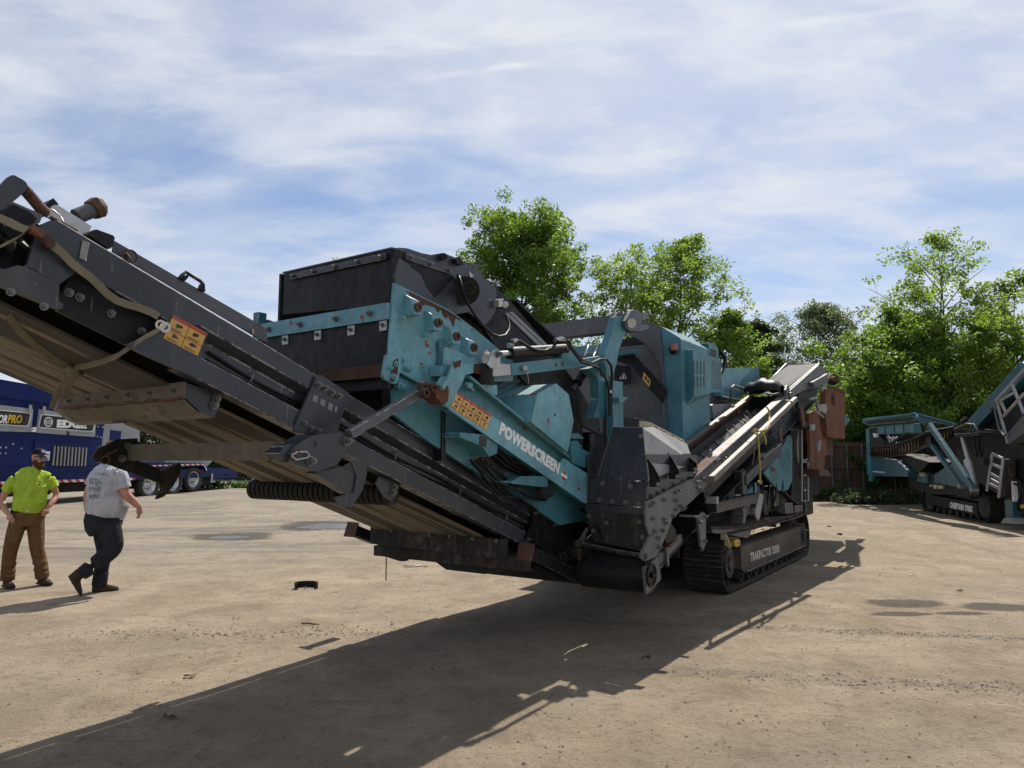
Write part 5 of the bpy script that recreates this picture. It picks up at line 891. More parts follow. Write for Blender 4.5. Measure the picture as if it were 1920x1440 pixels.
b = MB(); b.plate([(-2.55,0.852),(-2.494,0.864),(-2.488,0.699),(-2.521,0.678),(-2.55,0.736)], 1.26, 1.285); P(b, 'bracket_tab', 'grey_mid', LB, .002)
b = MB(); b.plate([(-2.553,0.969),(-2.465,1.072),(-2.381,1.079),(-2.265,1.007),(-2.306,0.91),(-2.525,0.899)], 1.15, 1.27); P(b, 'bent_guard', 'black_steel', SC, .003)
b = MB(); b.plate([(-1.945,1.11),(-1.765,1.158),(-1.715,1.141),(-1.692,1.073),(-1.714,0.821),(-1.817,0.78),(-1.861,0.815),(-1.888,0.955)], 1.355, 1.38); VP = P(b, 'vertical_plate', 'grey_mid', SC, .004); bolts(VP, [(-1.891,1.063),(-1.718,1.108),(-1.763,0.858)], 1.38, 1.3)
b = MB(); b.plate([(-1.992,1.138),(-1.821,1.12),(-1.861,1.103),(-1.975,1.117)], 1.2, 1.37); P(b, 'plate_tab', 'grey_light', VP, .002)
pcx = (-1.773,1.3,0.841); b = MB(); b.ring((pcx[0], 1.25, pcx[2]), (pcx[0], 1.36, pcx[2]), .09, .05, 22); b.cyl((pcx[0], 1.26, pcx[2]), (pcx[0], 1.37, pcx[2]), .03, 12); P(b, 'pulley', 'black_steel', SC, .002)

# ================= crawler tracks
R_T = .37; S_F, S_R = .14, 4.36
def track_path(n):
    L1 = S_R-S_F; tot = 2*L1+2*math.pi*R_T
    for i in range(n):
        d = tot*i/n
        if d < L1: yield (S_F+d, R_T+R_T-.015*math.sin(math.pi*d/L1)), 0.0
        elif d < L1+math.pi*R_T: a = (d-L1)/R_T; yield (S_R+math.sin(a)*R_T, R_T+math.cos(a)*R_T), -a
        elif d < 2*L1+math.pi*R_T: e = d-L1-math.pi*R_T; yield (S_R-e, 0.0), math.pi
        else: a = (d-2*L1-math.pi*R_T)/R_T; yield (S_F-math.sin(a)*R_T, R_T-math.cos(a)*R_T), math.pi-a
NP = 60; pitch = (2*(S_R-S_F)+2*math.pi*R_T)/NP
pm = MB(False); pm.loft([(-pitch*.47, -.25, -.02), (pitch*.47, -.25, -.02), (pitch*.47, -.25, .0), (pitch*.36, -.25, .018), (pitch*.30, -.25, 0), (.02, -.25, 0), (0, -.25, .018), (-.02, -.25, 0), (-pitch*.30, -.25, 0), (-pitch*.36, -.25, .018), (-pitch*.47, -.25, 0)],
    [(-pitch*.47, .25, -.02), (pitch*.47, .25, -.02), (pitch*.47, .25, .0), (pitch*.36, .25, .018), (pitch*.30, .25, 0), (.02, .25, 0), (0, .25, .018), (-.02, .25, 0), (-pitch*.30, .25, 0), (-pitch*.36, .25, .018), (-pitch*.47, .25, 0)])
pm.box(-pitch*.3, pitch*.3, -.07, -.03, -.07, -.02); pm.box(-pitch*.3, pitch*.3, .03, .07, -.07, -.02)
PAD = pm.mesh('track_pad', 'dusty_black')
paint('track_frame', (.050, .036, .028), .6, .6, (.15, .12, .085), .45, .4, 30, .2, .5)
for side, tc0 in (('right', .81), ('left', -1.25)):
    o_ = 1 if side == 'right' else -1; to = tc0+.225*o_
    b = MB()
    if side == 'right': b.plate([(0.664,0.55),(0.863,0.537),(4.195,0.535),(4.42,0.527),(4.551,0.483),(4.55,0.203),(0.889,0.192),(0.831,0.161),(0.629,0.244)], .70, 1.035)
    else: b.box(.3, 4.1, -1.45, -1.1, .2, .6)
    TR = P(b, 'crawler_track', 'track_frame', CR, .015, 'muddy %s crawler track' % ('near' if side == 'right' else 'far'))
    for (p, a) in track_path(NP):
        M4 = Matrix.Translation(Vector((p[0], -tc0, p[1]+.02))) @ Matrix.Rotation(-a, 4, 'Y')
        inst('track_pad', PAD, TR, M4)
    for s_ in np.linspace(.75, 3.95, 10):
        b = MB(); b.cyl((s_, tc0-.15, .145), (s_, tc0+.19, .145), .09, 16); b.cyl((s_, tc0+.19, .145), (s_, tc0+.22, .145), .035, 10); P(b, 'track_roller', 'dusty_black', TR, .004)
    for s_ in (1.4, 3.0):
        b = MB(); b.cyl((s_, tc0-.1, .66), (s_, tc0+.1, .66), .05, 12); P(b, 'carrier_roller', 'dusty_black', TR, .004)
    for s_, nm in ((S_F, 'sprocket'), (S_R, 'idler_wheel')):
        b = MB(); b.cyl((s_, tc0-.06, .39), (s_, tc0+.06, .39), .33, 24); b.cyl((s_, tc0-.1, .39), (s_, tc0+.235, .39), .21, 24, .19); b.cyl((s_, tc0+.235, .39), (s_, tc0+.255, .39), .10, 16); P(b, nm, 'dusty_black', TR, .004)
    if side == 'right':
        x0, x1 = Vector((1.104,1.037,0.352)), Vector((2.626,1.037,0.32)); hh = (Vector((1.11,1.037,0.4))-Vector((1.098,1.037,0.303))).length
        lettering('TRAKPACTOR 320SR', TR, MV((x0+x1)/2), MV(x1)-MV(x0), (0, 0, 1), .15, 'cream_print', .55, .005, 0, space=1.06, fit=((x1-x0).length*1.05, hh*1.3))
        b = MB(); b.plate([(0.798,0.205),(4.431,0.207),(4.474,0.186),(0.818,0.184)], .98, 1.065); P(b, 'frame_lip', 'grey_mid', TR, .002)
# deck above the right track
b = MB(); b.plate([(-0.611,0.903),(0.893,0.801),(1.031,0.797),(1.671,0.798),(2.676,0.779),(4.371,0.759),(4.363,0.717),(3.296,0.707),(2.088,0.718),(1.508,0.728),(1.068,0.722),(1.024,0.739),(-0.545,0.863)], .45, 1.06); DK = P(b, 'track_deck', 'dusty_black', CR, .006)
b = MB(); b.plate(ragged([(1.061,0.723),(1.551,0.724),(2.362,0.713),(3.287,0.707),(4.316,0.72),(4.357,0.734),(3.291,0.731),(2.082,0.733),(1.255,0.741),(1.064,0.742)], .012, 6, 4), 1.02, 1.066); P(b, 'rusty_deck_edge', 'rust_dark', DK, .002)
b = MB(); b.plate([(-0.599,0.901),(0.858,0.79),(1.108,0.754),(1.101,0.699),(1.024,0.646),(0.885,0.632),(0.23,0.728),(-0.519,0.821)], .40, 1.05); P(b, 'front_fender', 'grey_dark', DK, .008)
b = MB(); b.box(-.5, 4.8, -1.55, -.5, .86, .90); P(b, 'track_deck', 'dusty_black', CR, .006)
b = MB(); b.plate([(0.508,0.638),(0.572,0.641),(0.7,0.629),(0.75,0.609),(0.742,0.539),(0.688,0.532),(0.519,0.552)], .93, 1.0); yb = P(b, 'yellow_box', 'yellow', CR, .008); 
b = MB(); b.cyl((0.671,0.99,0.583), (0.622,1.005,0.588), .02, 12); P(b, 'lamp_lens', 'cream', yb, 0)
b = MB(); b.slab([(-0.1,1.007,0.759),(-0.1,1.032,0.785),(-0.1,1.08,0.764),(-0.1,1.133,0.613),(-0.1,1.117,0.6),(-0.1,1.016,0.653)], (.03, 0, 0)); P(b, 'pale_flap', 'cream', CR, .003)
b = MB(); b.box(-.2, .5, -.9, .5, .45, .9); b.box(.5, 4.5, -1.0, .5, .55, .95); P(b, 'undercarriage', 'black_steel', CR, .02)
# side door, tanks, posts, ladder
b = MB(); b.plate([(1.982,1.508),(2.476,1.633),(3.294,1.961),(3.518,2.067),(3.726,2.124),(3.823,2.101),(3.887,2.007),(3.761,1.337),(3.44,1.195),(2.876,1.202),(2.432,1.335)], .98, 1.02); SD = P(b, 'side_door', 'teal', CR, .006, 'teal vented side door above the track')
vm = MB(False); vm.slab([(-.018, 0, -.02), (.006, 0, -.02), (.030, 0, .02), (.006, 0, .02)], (0, -.0012, 0)); VS = vm.mesh('vent_slot', 'black_print')
d0, d1, d2 = Vector((2.94,1.021,1.841)), Vector((3.583,1.021,1.856)), Vector((3.08,1.021,1.492))
for i in range(6):
    for j in range(9):
        if j > 6 and i in (0, 5): continue
        q = d0+(d1-d0)*(i/5)+(d2-d0)*(j/8); inst('vent_slot', VS, SD, Matrix.Translation(MV(q)))
b = MB(); b.plate([(2.402,1.587),(2.523,1.589),(2.512,1.516),(2.392,1.517)], 1.02, 1.035); b.plate([(2.5,1.571),(2.668,1.545),(2.665,1.525),(2.492,1.516)], 1.02, 1.03); P(b, 'door_latch', 'rust_dark', SD, .003)
b = MB(); b.plate([(1.24,1.257),(1.699,1.372),(1.736,1.327),(1.714,1.159),(1.229,1.173)], .94, .98); P(b, 'teal_cover', 'teal', CR, .006)
x0, x1 = Vector((0.619,1,1.259)), Vector((0.971,1,1.245)); lettering('R 320SR', CR, MV((x0+x1)/2), MV(x1)-MV(x0), (0, 0, 1), .1, 'white_print', .7, .004, 0, fit=((x1-x0).length, .09))
b = MB(); b.plate([(0.407,1.345),(1.087,1.351),(1.063,1.151),(0.388,1.156)], .90, .99); P(b, 'black_tank', 'black_steel', CR, .01)
b = MB(); b.plate([(2.173,1.231),(2.478,1.22),(2.451,0.834),(2.229,0.848)], .8, .95); b.plate([(3.062,1.145),(3.377,1.125),(3.478,0.944),(3.422,0.804),(3.168,0.82),(3.226,0.989)], .8, .95); P(b, 'pump_pipe', 'dusty_black', CR, .02)
b = MB(); b.plate([(3.305,0.983),(3.843,0.968),(3.845,0.78),(3.308,0.805)], .85, 1.0); b.plate([(3.973,0.904),(4.526,0.892),(4.796,0.878),(4.649,0.731),(3.949,0.774)], .8, 1.0); P(b, 'battery_box', 'grey_mid', CR, .008)
b = MB(); b.plate([(3.218,1.164),(3.315,1.161),(3.867,1.009),(4.673,0.937),(4.744,0.899),(4.068,0.933),(3.276,1.123)], .95, 1.02); P(b, 'step_bracket', 'black_steel', CR, .005)
b = MB(); b.plate([(3.891,2.219),(4.496,2.26),(4.876,1.638),(4.757,0.954),(3.714,1.003),(3.876,1.451),(3.782,1.833)], .6, 1.0); P(b, 'rear_post', 'black_steel', CR, .01)
b = MB(); b.tube([(4.352,1.08,2.234),(4.269,1.08,1.66),(4.242,1.08,1.523),(4.137,1.08,0.975)], .018, 7); b.tube([(4.754,1.08,1.659),(4.638,1.08,0.951)], .018, 7)
for y0 in ((4.507,1.659), (4.461,1.422), (4.409,1.157), (4.373,0.973)): b.cyl((y0[0]-.1, 1.08, y0[1]), (y0[0]+.1, 1.08, y0[1]), .016, 7)
P(b, 'ladder', 'grey_light', CR, 0)
b = MB(); b.tube([(5.242,1.06,2.265),(5.161,1.06,1.782),(5.033,1.06,1.72),(4.655,1.06,1.695),(4.341,1.06,1.689)], .014, 7); b.tube([(4.186,1.05,2.229),(4.089,1.05,1.933),(4.12,1.05,1.641)], .02, 7); P(b, 'conduit', 'grey_light', CR, 0)
b = MB(); b.box(4.0, 6.6, -.9, .9, 1.0, 1.8); b.box(4.6, 5.2, .5, 1.05, .7, 1.5); P(b, 'rear_chassis', 'black_steel', CR, .02)

# ================= cables, hoses and small fittings on the crusher
b = MB(); b.tube([pc(a, .345+.006*math.sin(a*9), -.20+.012*math.sin(a*5.3)) for a in np.linspace(3.0, 7.2, 40)], .010, 6); cb1 = P(b, 'power_cable', 'rubber', PCV, 0)
b = MB(); b.tube([pc(a, .352+.005*math.sin(a*7), -.228+.015*math.sin(a*4.1+1)) for a in np.linspace(3.0, 7.2, 40)], .008, 6); P(b, 'grease_line', 'rubber', PCV, 0)
for a in (3.4, 4.1, 4.8, 5.6, 6.3, 6.9):
    b = MB(); b.tube([pc(a, .335, -.18), pc(a, .37, -.19), pc(a, .372, -.24), pc(a, .335, -.25)], .005, 5); P(b, 'cable_clip', 'bolt_steel', PCV, 0)
rc = random.Random(12)
for i in range(7):
    p0 = Vector((-4.61,0.5,1.708))+Vector((rc.uniform(-.05, .25), rc.uniform(-.02, .05), rc.uniform(-.1, .05))); p3 = p0+Vector((rc.uniform(.6, 1.1), rc.uniform(-.02, .08), -.32+rc.uniform(-.12, .06)))
    b = MB(); b.tube([p0, p0.lerp(p3, .3)+Vector((0, .03, -.06-.05*rc.random())), p0.lerp(p3, .65)+Vector((0, .03, -.09*rc.random())), p3], .011, 6); P(b, 'hydraulic_hose', 'rubber', SK, 0)
for i in range(8):
    p0 = Vector((-2.7+rc.uniform(-.2, .3), .55, .95+rc.uniform(-.1, .35))); b = MB(); b.tube([p0, p0+Vector((.2, .04, -.12)), p0+Vector((.5, .02, -.18-.1*rc.random())), p0+Vector((.95, -.05, .05*rc.random()))], .014, 6); P(b, 'hydraulic_hose', 'rubber', CR, 0)
for i in range(6):
    p0 = Vector((.9+i*.42, 1.0, 1.02+.05*rc.random())); b = MB(); b.tube([p0, p0+Vector((.05, .03, .18)), p0+Vector((.18, .0, .30+.1*rc.random())), p0+Vector((.36, -.08, .12))], .016, 6); P(b, 'hydraulic_hose', 'rubber', CR, 0)
for i in range(5):
    p0 = Vector((1.2+i*.55, .92, .93)); b = MB(); b.box(p0.x, p0.x+.22+.1*rc.random(), .72, .95, .95, 1.15+.25*rc.random()); P(b, 'valve_housing', rc.choice(['black_steel', 'grey_dark', 'dusty_black']), CR, .012)
b = MB(); b.tube([sc2(a, 1.225+.004*math.sin(a*6), -.17+.02*math.sin(a*3.1)) for a in np.linspace(.2, 4.2, 30)], .010, 6); P(b, 'power_cable', 'rubber', SC, 0)
# mud clods on the deck and track frame
b = MB(); 
for i in range(160):
    s_, t_ = rc.uniform(.2, 4.3), rc.uniform(.62, 1.02); r_ = abs(rc.gauss(0, .012))+.006; z_ = .905 if rc.random() < .5 else .62
    b.add([(s_+r_, t_, z_), (s_-r_, t_, z_), (s_, t_+r_, z_), (s_, t_-r_, z_), (s_, t_, z_+r_*.8)], [[0, 2, 4], [2, 1, 4], [1, 3, 4], [3, 0, 4]])
o = P(b, 'mud_clods', 'dusty_tan', CR, 0); o['kind'] = 'stuff'

# ------------------------------------------------------------------ tracked screener at the right edge
K = empty('tracked_screener', (11.905, 18.034, 0), R(90-185.5))
tag(K, 'teal tracked screening machine with ladder and walkway in front of the fence at right', 'screener')
def PK(b, name, mat, parent=K, bevel=.006, label=None): return b.build(name, mat, parent, bevel, label)
b = MB(); b.plate([(-3.092,0.639),(-2.803,0.671),(-0.445,0.591),(-0.419,0.277),(-2.977,0.416),(-3.144,0.516)], -.35, 0); KT = PK(b, 'crawler_track', 'black_steel', K, .02)
RK = .36; s_f, s_r = -.15, -3.0
def kpath(n):
    L1 = s_f-s_r; tot = 2*L1+2*math.pi*RK
    for i in range(n):
        d = tot*i/n
        if d < L1: yield s_r+d, 2*RK, 0.
        elif d < L1+math.pi*RK: a = (d-L1)/RK; yield s_f+math.sin(a)*RK, RK+math.cos(a)*RK, -a
        elif d < 2*L1+math.pi*RK: yield s_f-(d-L1-math.pi*RK), 0., math.pi
        else: a = (d-2*L1-math.pi*RK)/RK; yield s_r-math.sin(a)*RK, RK-math.cos(a)*RK, math.pi-a
for tc0 in (-.22, -2.0):
    for s_, z_, a in kpath(46): inst('track_pad', PAD, KT, Matrix.Translation(Vector((s_, -tc0, z_+.13))) @ Matrix.Rotation(-a, 4, 'Y'))
    for s_ in (s_f, s_r): b = MB(); b.cyl((s_, tc0-.2, .5), (s_, tc0+.2, .5), .27, 20); PK(b, 'sprocket', 'dusty_black', KT)
    for s_ in np.linspace(-2.6, -.5, 7): b = MB(); b.cyl((s_, tc0-.15, .26), (s_, tc0+.18, .26), .08, 12); PK(b, 'track_roller', 'dusty_black', KT)
x0, x1 = Vector((-1.784,0.005,0.462)), Vector((-0.636,0.005,0.418)); hh = abs((-1.25,0.005,0.527)[2]-(-1.272,0.005,0.353)[2])
lettering('CHIEFTAIN 1700X', KT, MV((x0+x1)/2), MV(x1)-MV(x0), (0, 0, 1), .15, 'white_print', .55, .009, 0, space=1.06, fit=((x1-x0).length, hh*1.0))
b = MB(); b.plate([(-4.041,1.289),(-0.06,1.265),(-0.118,0.802),(-2.723,0.708),(-3.976,0.864)], -2.2, .1); KC = PK(b, 'chassis', 'black_steel')
for pl in ([(-3.289,1.293),(-2.645,1.305),(-2.68,1.032),(-3.319,1.054)], [(-2.243,1.279),(-1.688,1.469),(-1.436,1.44),(-0.957,1.103),(-0.973,0.978),(-2.272,1.055)], [(-1.356,1.569),(-0.464,1.56),(-0.491,1.118),(-1.165,1.128)]):
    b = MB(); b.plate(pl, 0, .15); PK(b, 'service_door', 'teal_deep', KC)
for pl in ([(-3.127,1.33),(-2.812,1.326),(-2.827,1.209),(-3.142,1.215)], [(-2.293,0.994),(-2.123,0.994),(-2.137,0.884),(-2.306,0.887)], [(-2.024,0.987),(-1.806,0.985),(-1.818,0.897),(-2.035,0.898)], [(-2.522,0.986),(-2.431,0.99),(-2.439,0.929),(-2.529,0.932)]):
    b = MB(); b.plate(pl, .10, .165); PK(b, 'decal', 'cream', KC, 0)
# hopper
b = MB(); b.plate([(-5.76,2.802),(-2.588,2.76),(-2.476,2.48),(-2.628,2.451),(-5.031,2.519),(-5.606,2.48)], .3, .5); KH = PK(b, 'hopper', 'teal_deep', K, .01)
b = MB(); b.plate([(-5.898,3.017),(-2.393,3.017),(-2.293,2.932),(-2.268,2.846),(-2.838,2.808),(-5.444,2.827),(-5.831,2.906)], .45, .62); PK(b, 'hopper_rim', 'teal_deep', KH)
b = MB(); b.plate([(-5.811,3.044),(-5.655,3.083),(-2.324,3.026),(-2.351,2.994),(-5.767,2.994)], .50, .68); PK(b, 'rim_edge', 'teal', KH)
b = MB(); b.plate([(-5.697,2.959),(-2.344,2.935),(-2.241,2.878),(-2.248,2.828),(-5.413,2.865)], .60, .635); PK(b, 'rim_shadow_gap', 'black_steel', KH)  # black strip painted as the shade below the rim edge
for pl in ([(-4.957,2.746),(-4.433,2.741),(-4.463,2.517),(-4.987,2.521)], [(-4.328,2.736),(-3.791,2.73),(-3.82,2.505),(-4.357,2.514)], [(-3.682,2.732),(-3.144,2.724),(-3.173,2.499),(-3.712,2.505)], [(-3.042,2.726),(-2.496,2.721),(-2.51,2.495),(-3.071,2.502)]):
    b = MB(); b.plate(pl, .5, .53); PK(b, 'pressed_panel', 'teal', KH, .012)
sH = (-2.399,0.6,3.041)[0]
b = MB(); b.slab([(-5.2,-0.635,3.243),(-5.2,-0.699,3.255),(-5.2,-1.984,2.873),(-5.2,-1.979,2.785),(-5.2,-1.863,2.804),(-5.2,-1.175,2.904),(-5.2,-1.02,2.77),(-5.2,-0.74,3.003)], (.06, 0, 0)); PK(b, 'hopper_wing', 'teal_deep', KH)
b = MB(); b.slab([(-5.13,-0.648,3.239),(-5.13,-1.949,2.858),(-5.13,-1.947,2.831),(-5.13,-0.646,3.192)], (.05, 0, 0)); PK(b, 'wing_rail', 'teal', KH)
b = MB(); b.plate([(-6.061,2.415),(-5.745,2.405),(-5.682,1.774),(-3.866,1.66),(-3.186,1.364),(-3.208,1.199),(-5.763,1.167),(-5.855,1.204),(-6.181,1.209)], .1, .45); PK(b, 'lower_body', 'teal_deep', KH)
b = MB(); b.plate([(-6,2.733),(-5.77,2.743),(-5.732,1.187),(-6.124,1.198)], .40, .50); b.plate([(-6.122,1.198),(-5.826,1.204),(-5.884,0.987),(-6.131,0.98)], .38, .45); PK(b, 'corner_leg', 'teal', KH)
b = MB(); b.plate([(-8.377,2.655),(-3.924,2.64),(-4.111,1.187),(-8.26,1.091)], -2.0, -.5); b.plate([(-3.945,1.878),(-2.172,1.63),(-2.776,1.353),(-3.851,1.354)], -.5, .3); PK(b, 'dark_underbody', 'black_steel', KH)
x0, x1 = Vector((-5.78,0.455,1.303)), Vector((-4.805,0.455,1.282)); lettering('www.powerscreen.com', KH, MV((x0+x1)/2), MV(x1)-MV(x0), (0, 0, 1), .1, 'white_print', 1., .001, 0, fit=((x1-x0).length, .07))
x0, x1 = Vector((-4.204,0.52,2.305)), Vector((-3.575,0.52,2.306)); lettering('ODE', KH, MV((x0+x1)/2), MV(x1)-MV(x0), (0, 0, 1), .2, 'white_print', .8, .006, 0, fit=((x1-x0).length, .22))
b = MB(); b.plate([(-5.321,2.568),(-5.04,2.546),(-5.009,2.43),(-5.244,2.43)], .50, .56); PK(b, 'work_lamp', 'white_print', KH)
b = MB(); b.plate([(-5.718,2.741),(-5.093,2.752),(-5.074,2.54),(-4.774,2.377),(-4.443,2.18),(-5.642,2.206)], .2, .5); b.plate([(-4.482,2.181),(-4.197,2.36),(-3.553,2.161)], .4, .52); b.beam((-4.148,0.55,2.174), (-2.888,0.55,2.478), .05, .05); b.cyl((-0.301,0.3,2.688), (-0.035,0.3,2.764), .04, 8); PK(b, 'valve_block', 'black_steel', KH)
# folded side conveyor: sagging cleated belt
top = [(-4.997,0.75,2.212),(-4.541,0.75,2.145),(-4.012,0.75,2.106),(-3.418,0.75,2.123),(-2.85,0.75,2.175),(-2.233,0.75,2.252),(-1.648,0.75,2.344),(-1.228,0.75,2.434),(-0.81,0.7,2.465),(-0.517,0.6,2.499),(-0.239,0.5,2.533)]
bot = [(-5.568,0.55,1.794),(-5.096,0.55,1.773),(-4.551,0.55,1.771),(-3.944,0.55,1.787),(-3.366,0.55,1.82),(-2.737,0.55,1.886),(-2.139,0.55,1.981),(-1.71,0.55,2.073),(-1.284,0.5,2.081),(-0.981,0.4,2.107),(-0.683,0.3,2.224)]
b = MB(); n_ = len(top); b.add(top+bot+[(p[0], p[1]-.03, p[2]) for p in top]+[(p[0], p[1]-.03, p[2]) for p in bot], [[i, i+1, n_+i+1, n_+i] for i in range(n_-1)]+[[2*n_+i, 3*n_+i, 3*n_+i+1, 2*n_+i+1] for i in range(n_-1)]+[[i, 2*n_+i, 2*n_+i+1, i+1] for i in range(n_-1)]+[[n_+i, n_+i+1, 3*n_+i+1, 3*n_+i] for i in range(n_-1)], True); KB = PK(b, 'cleated_belt', 'belt_dusty', K, 0, 'sagging cleated rubber belt')
b = MB(); b.tube([(p[0], p[1]+.01, p[2]) for p in top], .045, 8); PK(b, 'belt_edge', 'rubber', KB, 0)
for i in range(n_-1):
    for f in (.0, .33, .66):
        a_ = Vector(top[i]).lerp(Vector(top[i+1]), f); c_ = Vector(bot[i]).lerp(Vector(bot[i+1]), f); m_ = a_.lerp(c_, .5); d_ = (Vector(top[i+1])-Vector(top[i])).normalized()*.05
        b = MB(); b.beam(a_.lerp(c_, .15)+Vector((0, .02, 0)), m_+d_+Vector((0, .02, 0)), .03, .03, (0, 1, 0)); PK(b, 'cleat', 'rubber', KB, 0)
        b = MB(); b.beam(m_+d_+Vector((0, .02, 0)), a_.lerp(c_, .85)+Vector((0, .02, 0)), .03, .03, (0, 1, 0)); PK(b, 'cleat', 'rubber', KB, 0)
for p, q, w_ in (((-0.929,0.8,2.629), (1.035,0.8,0.981), .15), ((-1.065,0.7,2.077), (0.285,0.7,1.038), .11)):
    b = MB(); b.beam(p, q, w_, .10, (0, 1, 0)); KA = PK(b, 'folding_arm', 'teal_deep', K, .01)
    b = MB(); b.cyl((q[0], q[1]-.08, q[2]), (q[0], q[1]+.08, q[2]), .055, 14); PK(b, 'arm_pivot', 'bolt_steel', KA)
b = MB(); b.plate([(-1.437,2.702),(-1.169,2.704),(-1.125,2.015),(-1.388,2.035)], .5, .7); b.plate([(0.084,2.354),(0.83,2.341),(1.22,2.355),(1.21,2.271),(0.82,2.264),(0.104,2.278)], .4, .7); b.tube([(0.928,0.75,2.352),(1.032,0.75,2.547),(0.823,0.75,2.572),(0.257,0.75,2.467)], .03, 8); b.tube([(1.218,0.7,2.341),(0.989,0.7,2.564)], .03, 8); PK(b, 'fold_frame', 'black_steel', K)
b = MB(); b.cyl((0.269,0.6,2.258), (0.469,0.6,1.668), .05, 14); b.cyl((0.446,0.6,1.697), (0.611,0.6,1.093), .10, 16); KR = PK(b, 'hydraulic_ram', 'steel', K, 0)
for x_ in (1020, 1045, 1070): pass
b = MB(); b.tube([(0.915,0.65,2.324),(0.905,0.65,2.039),(0.976,0.65,1.782)], .025, 8); b.tube([(1.12,0.65,2.316),(1.089,0.65,1.866)], .025, 8); b.tube([(1.155,0.6,2.343),(1.167,0.6,2.033),(1.056,0.6,1.753)], .02, 8); b.plate([(1.106,1.753),(1.306,1.739),(1.275,1.572),(1.095,1.579)], .55, .68); PK(b, 'hose_bundle', 'black_steel', KR, 0)
b = MB(); b.plate([(-1.021,2.265),(0.303,2.462),(1.239,2.366),(1.876,2.018),(1.681,0.438),(1.041,0.776),(-0.077,1.131),(-1.064,1.445)], -1.5, .1); PK(b, 'engine_bay', 'black_steel', K, .02)
# inclined screen box, walkway and ladder
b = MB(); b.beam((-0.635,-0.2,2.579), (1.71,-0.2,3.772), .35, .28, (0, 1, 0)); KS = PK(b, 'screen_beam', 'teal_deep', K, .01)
bolt(KS, (0.424,-0.05,2.956), (0, 1, 0), 3.)
b = MB(); b.plate([(-0.667,2.502),(1.385,3.614),(1.648,3.584),(1.456,2.026),(0.536,2.073)], -1.2, -.3); PK(b, 'screen_side', 'black_steel', KS)
b = MB(); b.plate([(1.615,2.325),(2.307,2.719),(2.573,2.832),(2.545,2.6),(2.294,2.615),(1.629,2.065),(1.598,2.188)], .25, .28); KW = PK(b, 'kick_plate', 'grey_mid', K, .004)
b = MB(); b.plate([(1.657,2.187),(2.321,2.547),(2.588,2.676),(2.55,2.367),(2.29,2.299),(1.685,2.05)], -.3, .32); PK(b, 'walkway', 'grey_mid', KW)
for p, q in (((1.285,0.3,3.095), (1.63,0.3,2.078)), ((1.936,0.3,3.435), (2.307,0.3,2.719)), ((1.285,0.3,3.095), (2.427,0.3,3.687)), ((1.451,0.3,3.081), (2.021,0.3,3.223)), ((1.547,0.3,2.713), (2.362,0.3,3.164)), ((1.472,0.3,3.051), (1.646,0.3,2.762))):
    b = MB(); b.beam(p, q, .05, .05, (0, 1, 0)); PK(b, 'guard_rail', 'grey_light', KW, .004)
b = MB(); b.tube([(1.324,0.35,3.064),(1.348,0.38,2.81),(1.466,0.38,2.413),(1.613,0.38,2.27),(1.674,0.35,2.268)], .022, 8); PK(b, 'bent_handrail', 'grey_mid', KW, 0)
b = MB(); b.plate([(0.333,2.107),(0.472,2.396),(0.596,2.174),(1.033,2.148),(1.2,1.976),(0.369,1.989)], -.2, 0); PK(b, 'teal_fin', 'teal_deep', K)
for p, q in (((1.337,0.5,1.849), (1.182,0.6,0.961)), ((1.747,0.5,1.724), (1.646,0.6,0.833)), ((1.337,0.5,1.849), (1.747,0.5,1.724)), ((1.309,0.52,1.6), (1.701,0.52,1.508)), ((1.269,0.54,1.379), (1.682,0.54,1.252)), ((1.229,0.56,1.148), (1.645,0.56,1.035)), ((1.227,0.5,1.239), (1.527,0.5,1.152))):
    b = MB(); b.beam(p, q, .06, .035, (0, 1, 0)); PK(b, 'ladder_bar', 'grey_light', K, .004)
b = MB(); b.plate([(1.401,1.725),(1.539,1.711),(1.388,0.876),(1.192,0.811),(1.182,0.921)], .1, .3); PK(b, 'ladder_side', 'dusty_black', K, .004)
b = MB(); b.plate([(1.147,0.754),(1.473,0.772),(1.423,0.363),(1.142,0.341)], .0, .2); KJ = PK(b, 'jack_leg', 'teal_deep', K, .01)
b = MB(); b.plate([(1.257,0.349),(1.489,0.368),(1.631,0.246),(1.108,0.214)], -.1, .3); PK(b, 'jack_foot', 'grey_light', KJ, .01)
b = MB(); b.plate([(1.459,1.206),(1.505,1.207),(1.529,0.748),(1.445,0.73)], .1, .2); PK(b, 'pale_strip', 'white_print', K)
b = MB(); b.plate([(0.936,1.472),(2.068,1.487),(1.954,0.563),(1.288,0.516),(1.031,0.692)], -1.0, .05); PK(b, 'power_unit', 'black_steel', K, .02)
b = MB(); b.tube([(1.557,0.2,1.263),(1.862,0.25,1.217),(1.92,0.25,0.981),(1.663,0.2,0.676)], .03, 8); b.tube([(1.589,0.2,1.155),(1.973,0.25,1.062),(1.987,0.25,0.826)], .025, 8); PK(b, 'loose_hose', 'rubber', K, 0)
b = MB(); b.plate([(1.6,0.672),(1.756,0.695),(1.746,0.615),(1.603,0.592)], 0, .12); PK(b, 'yellow_tag', 'yellow', K, .004)

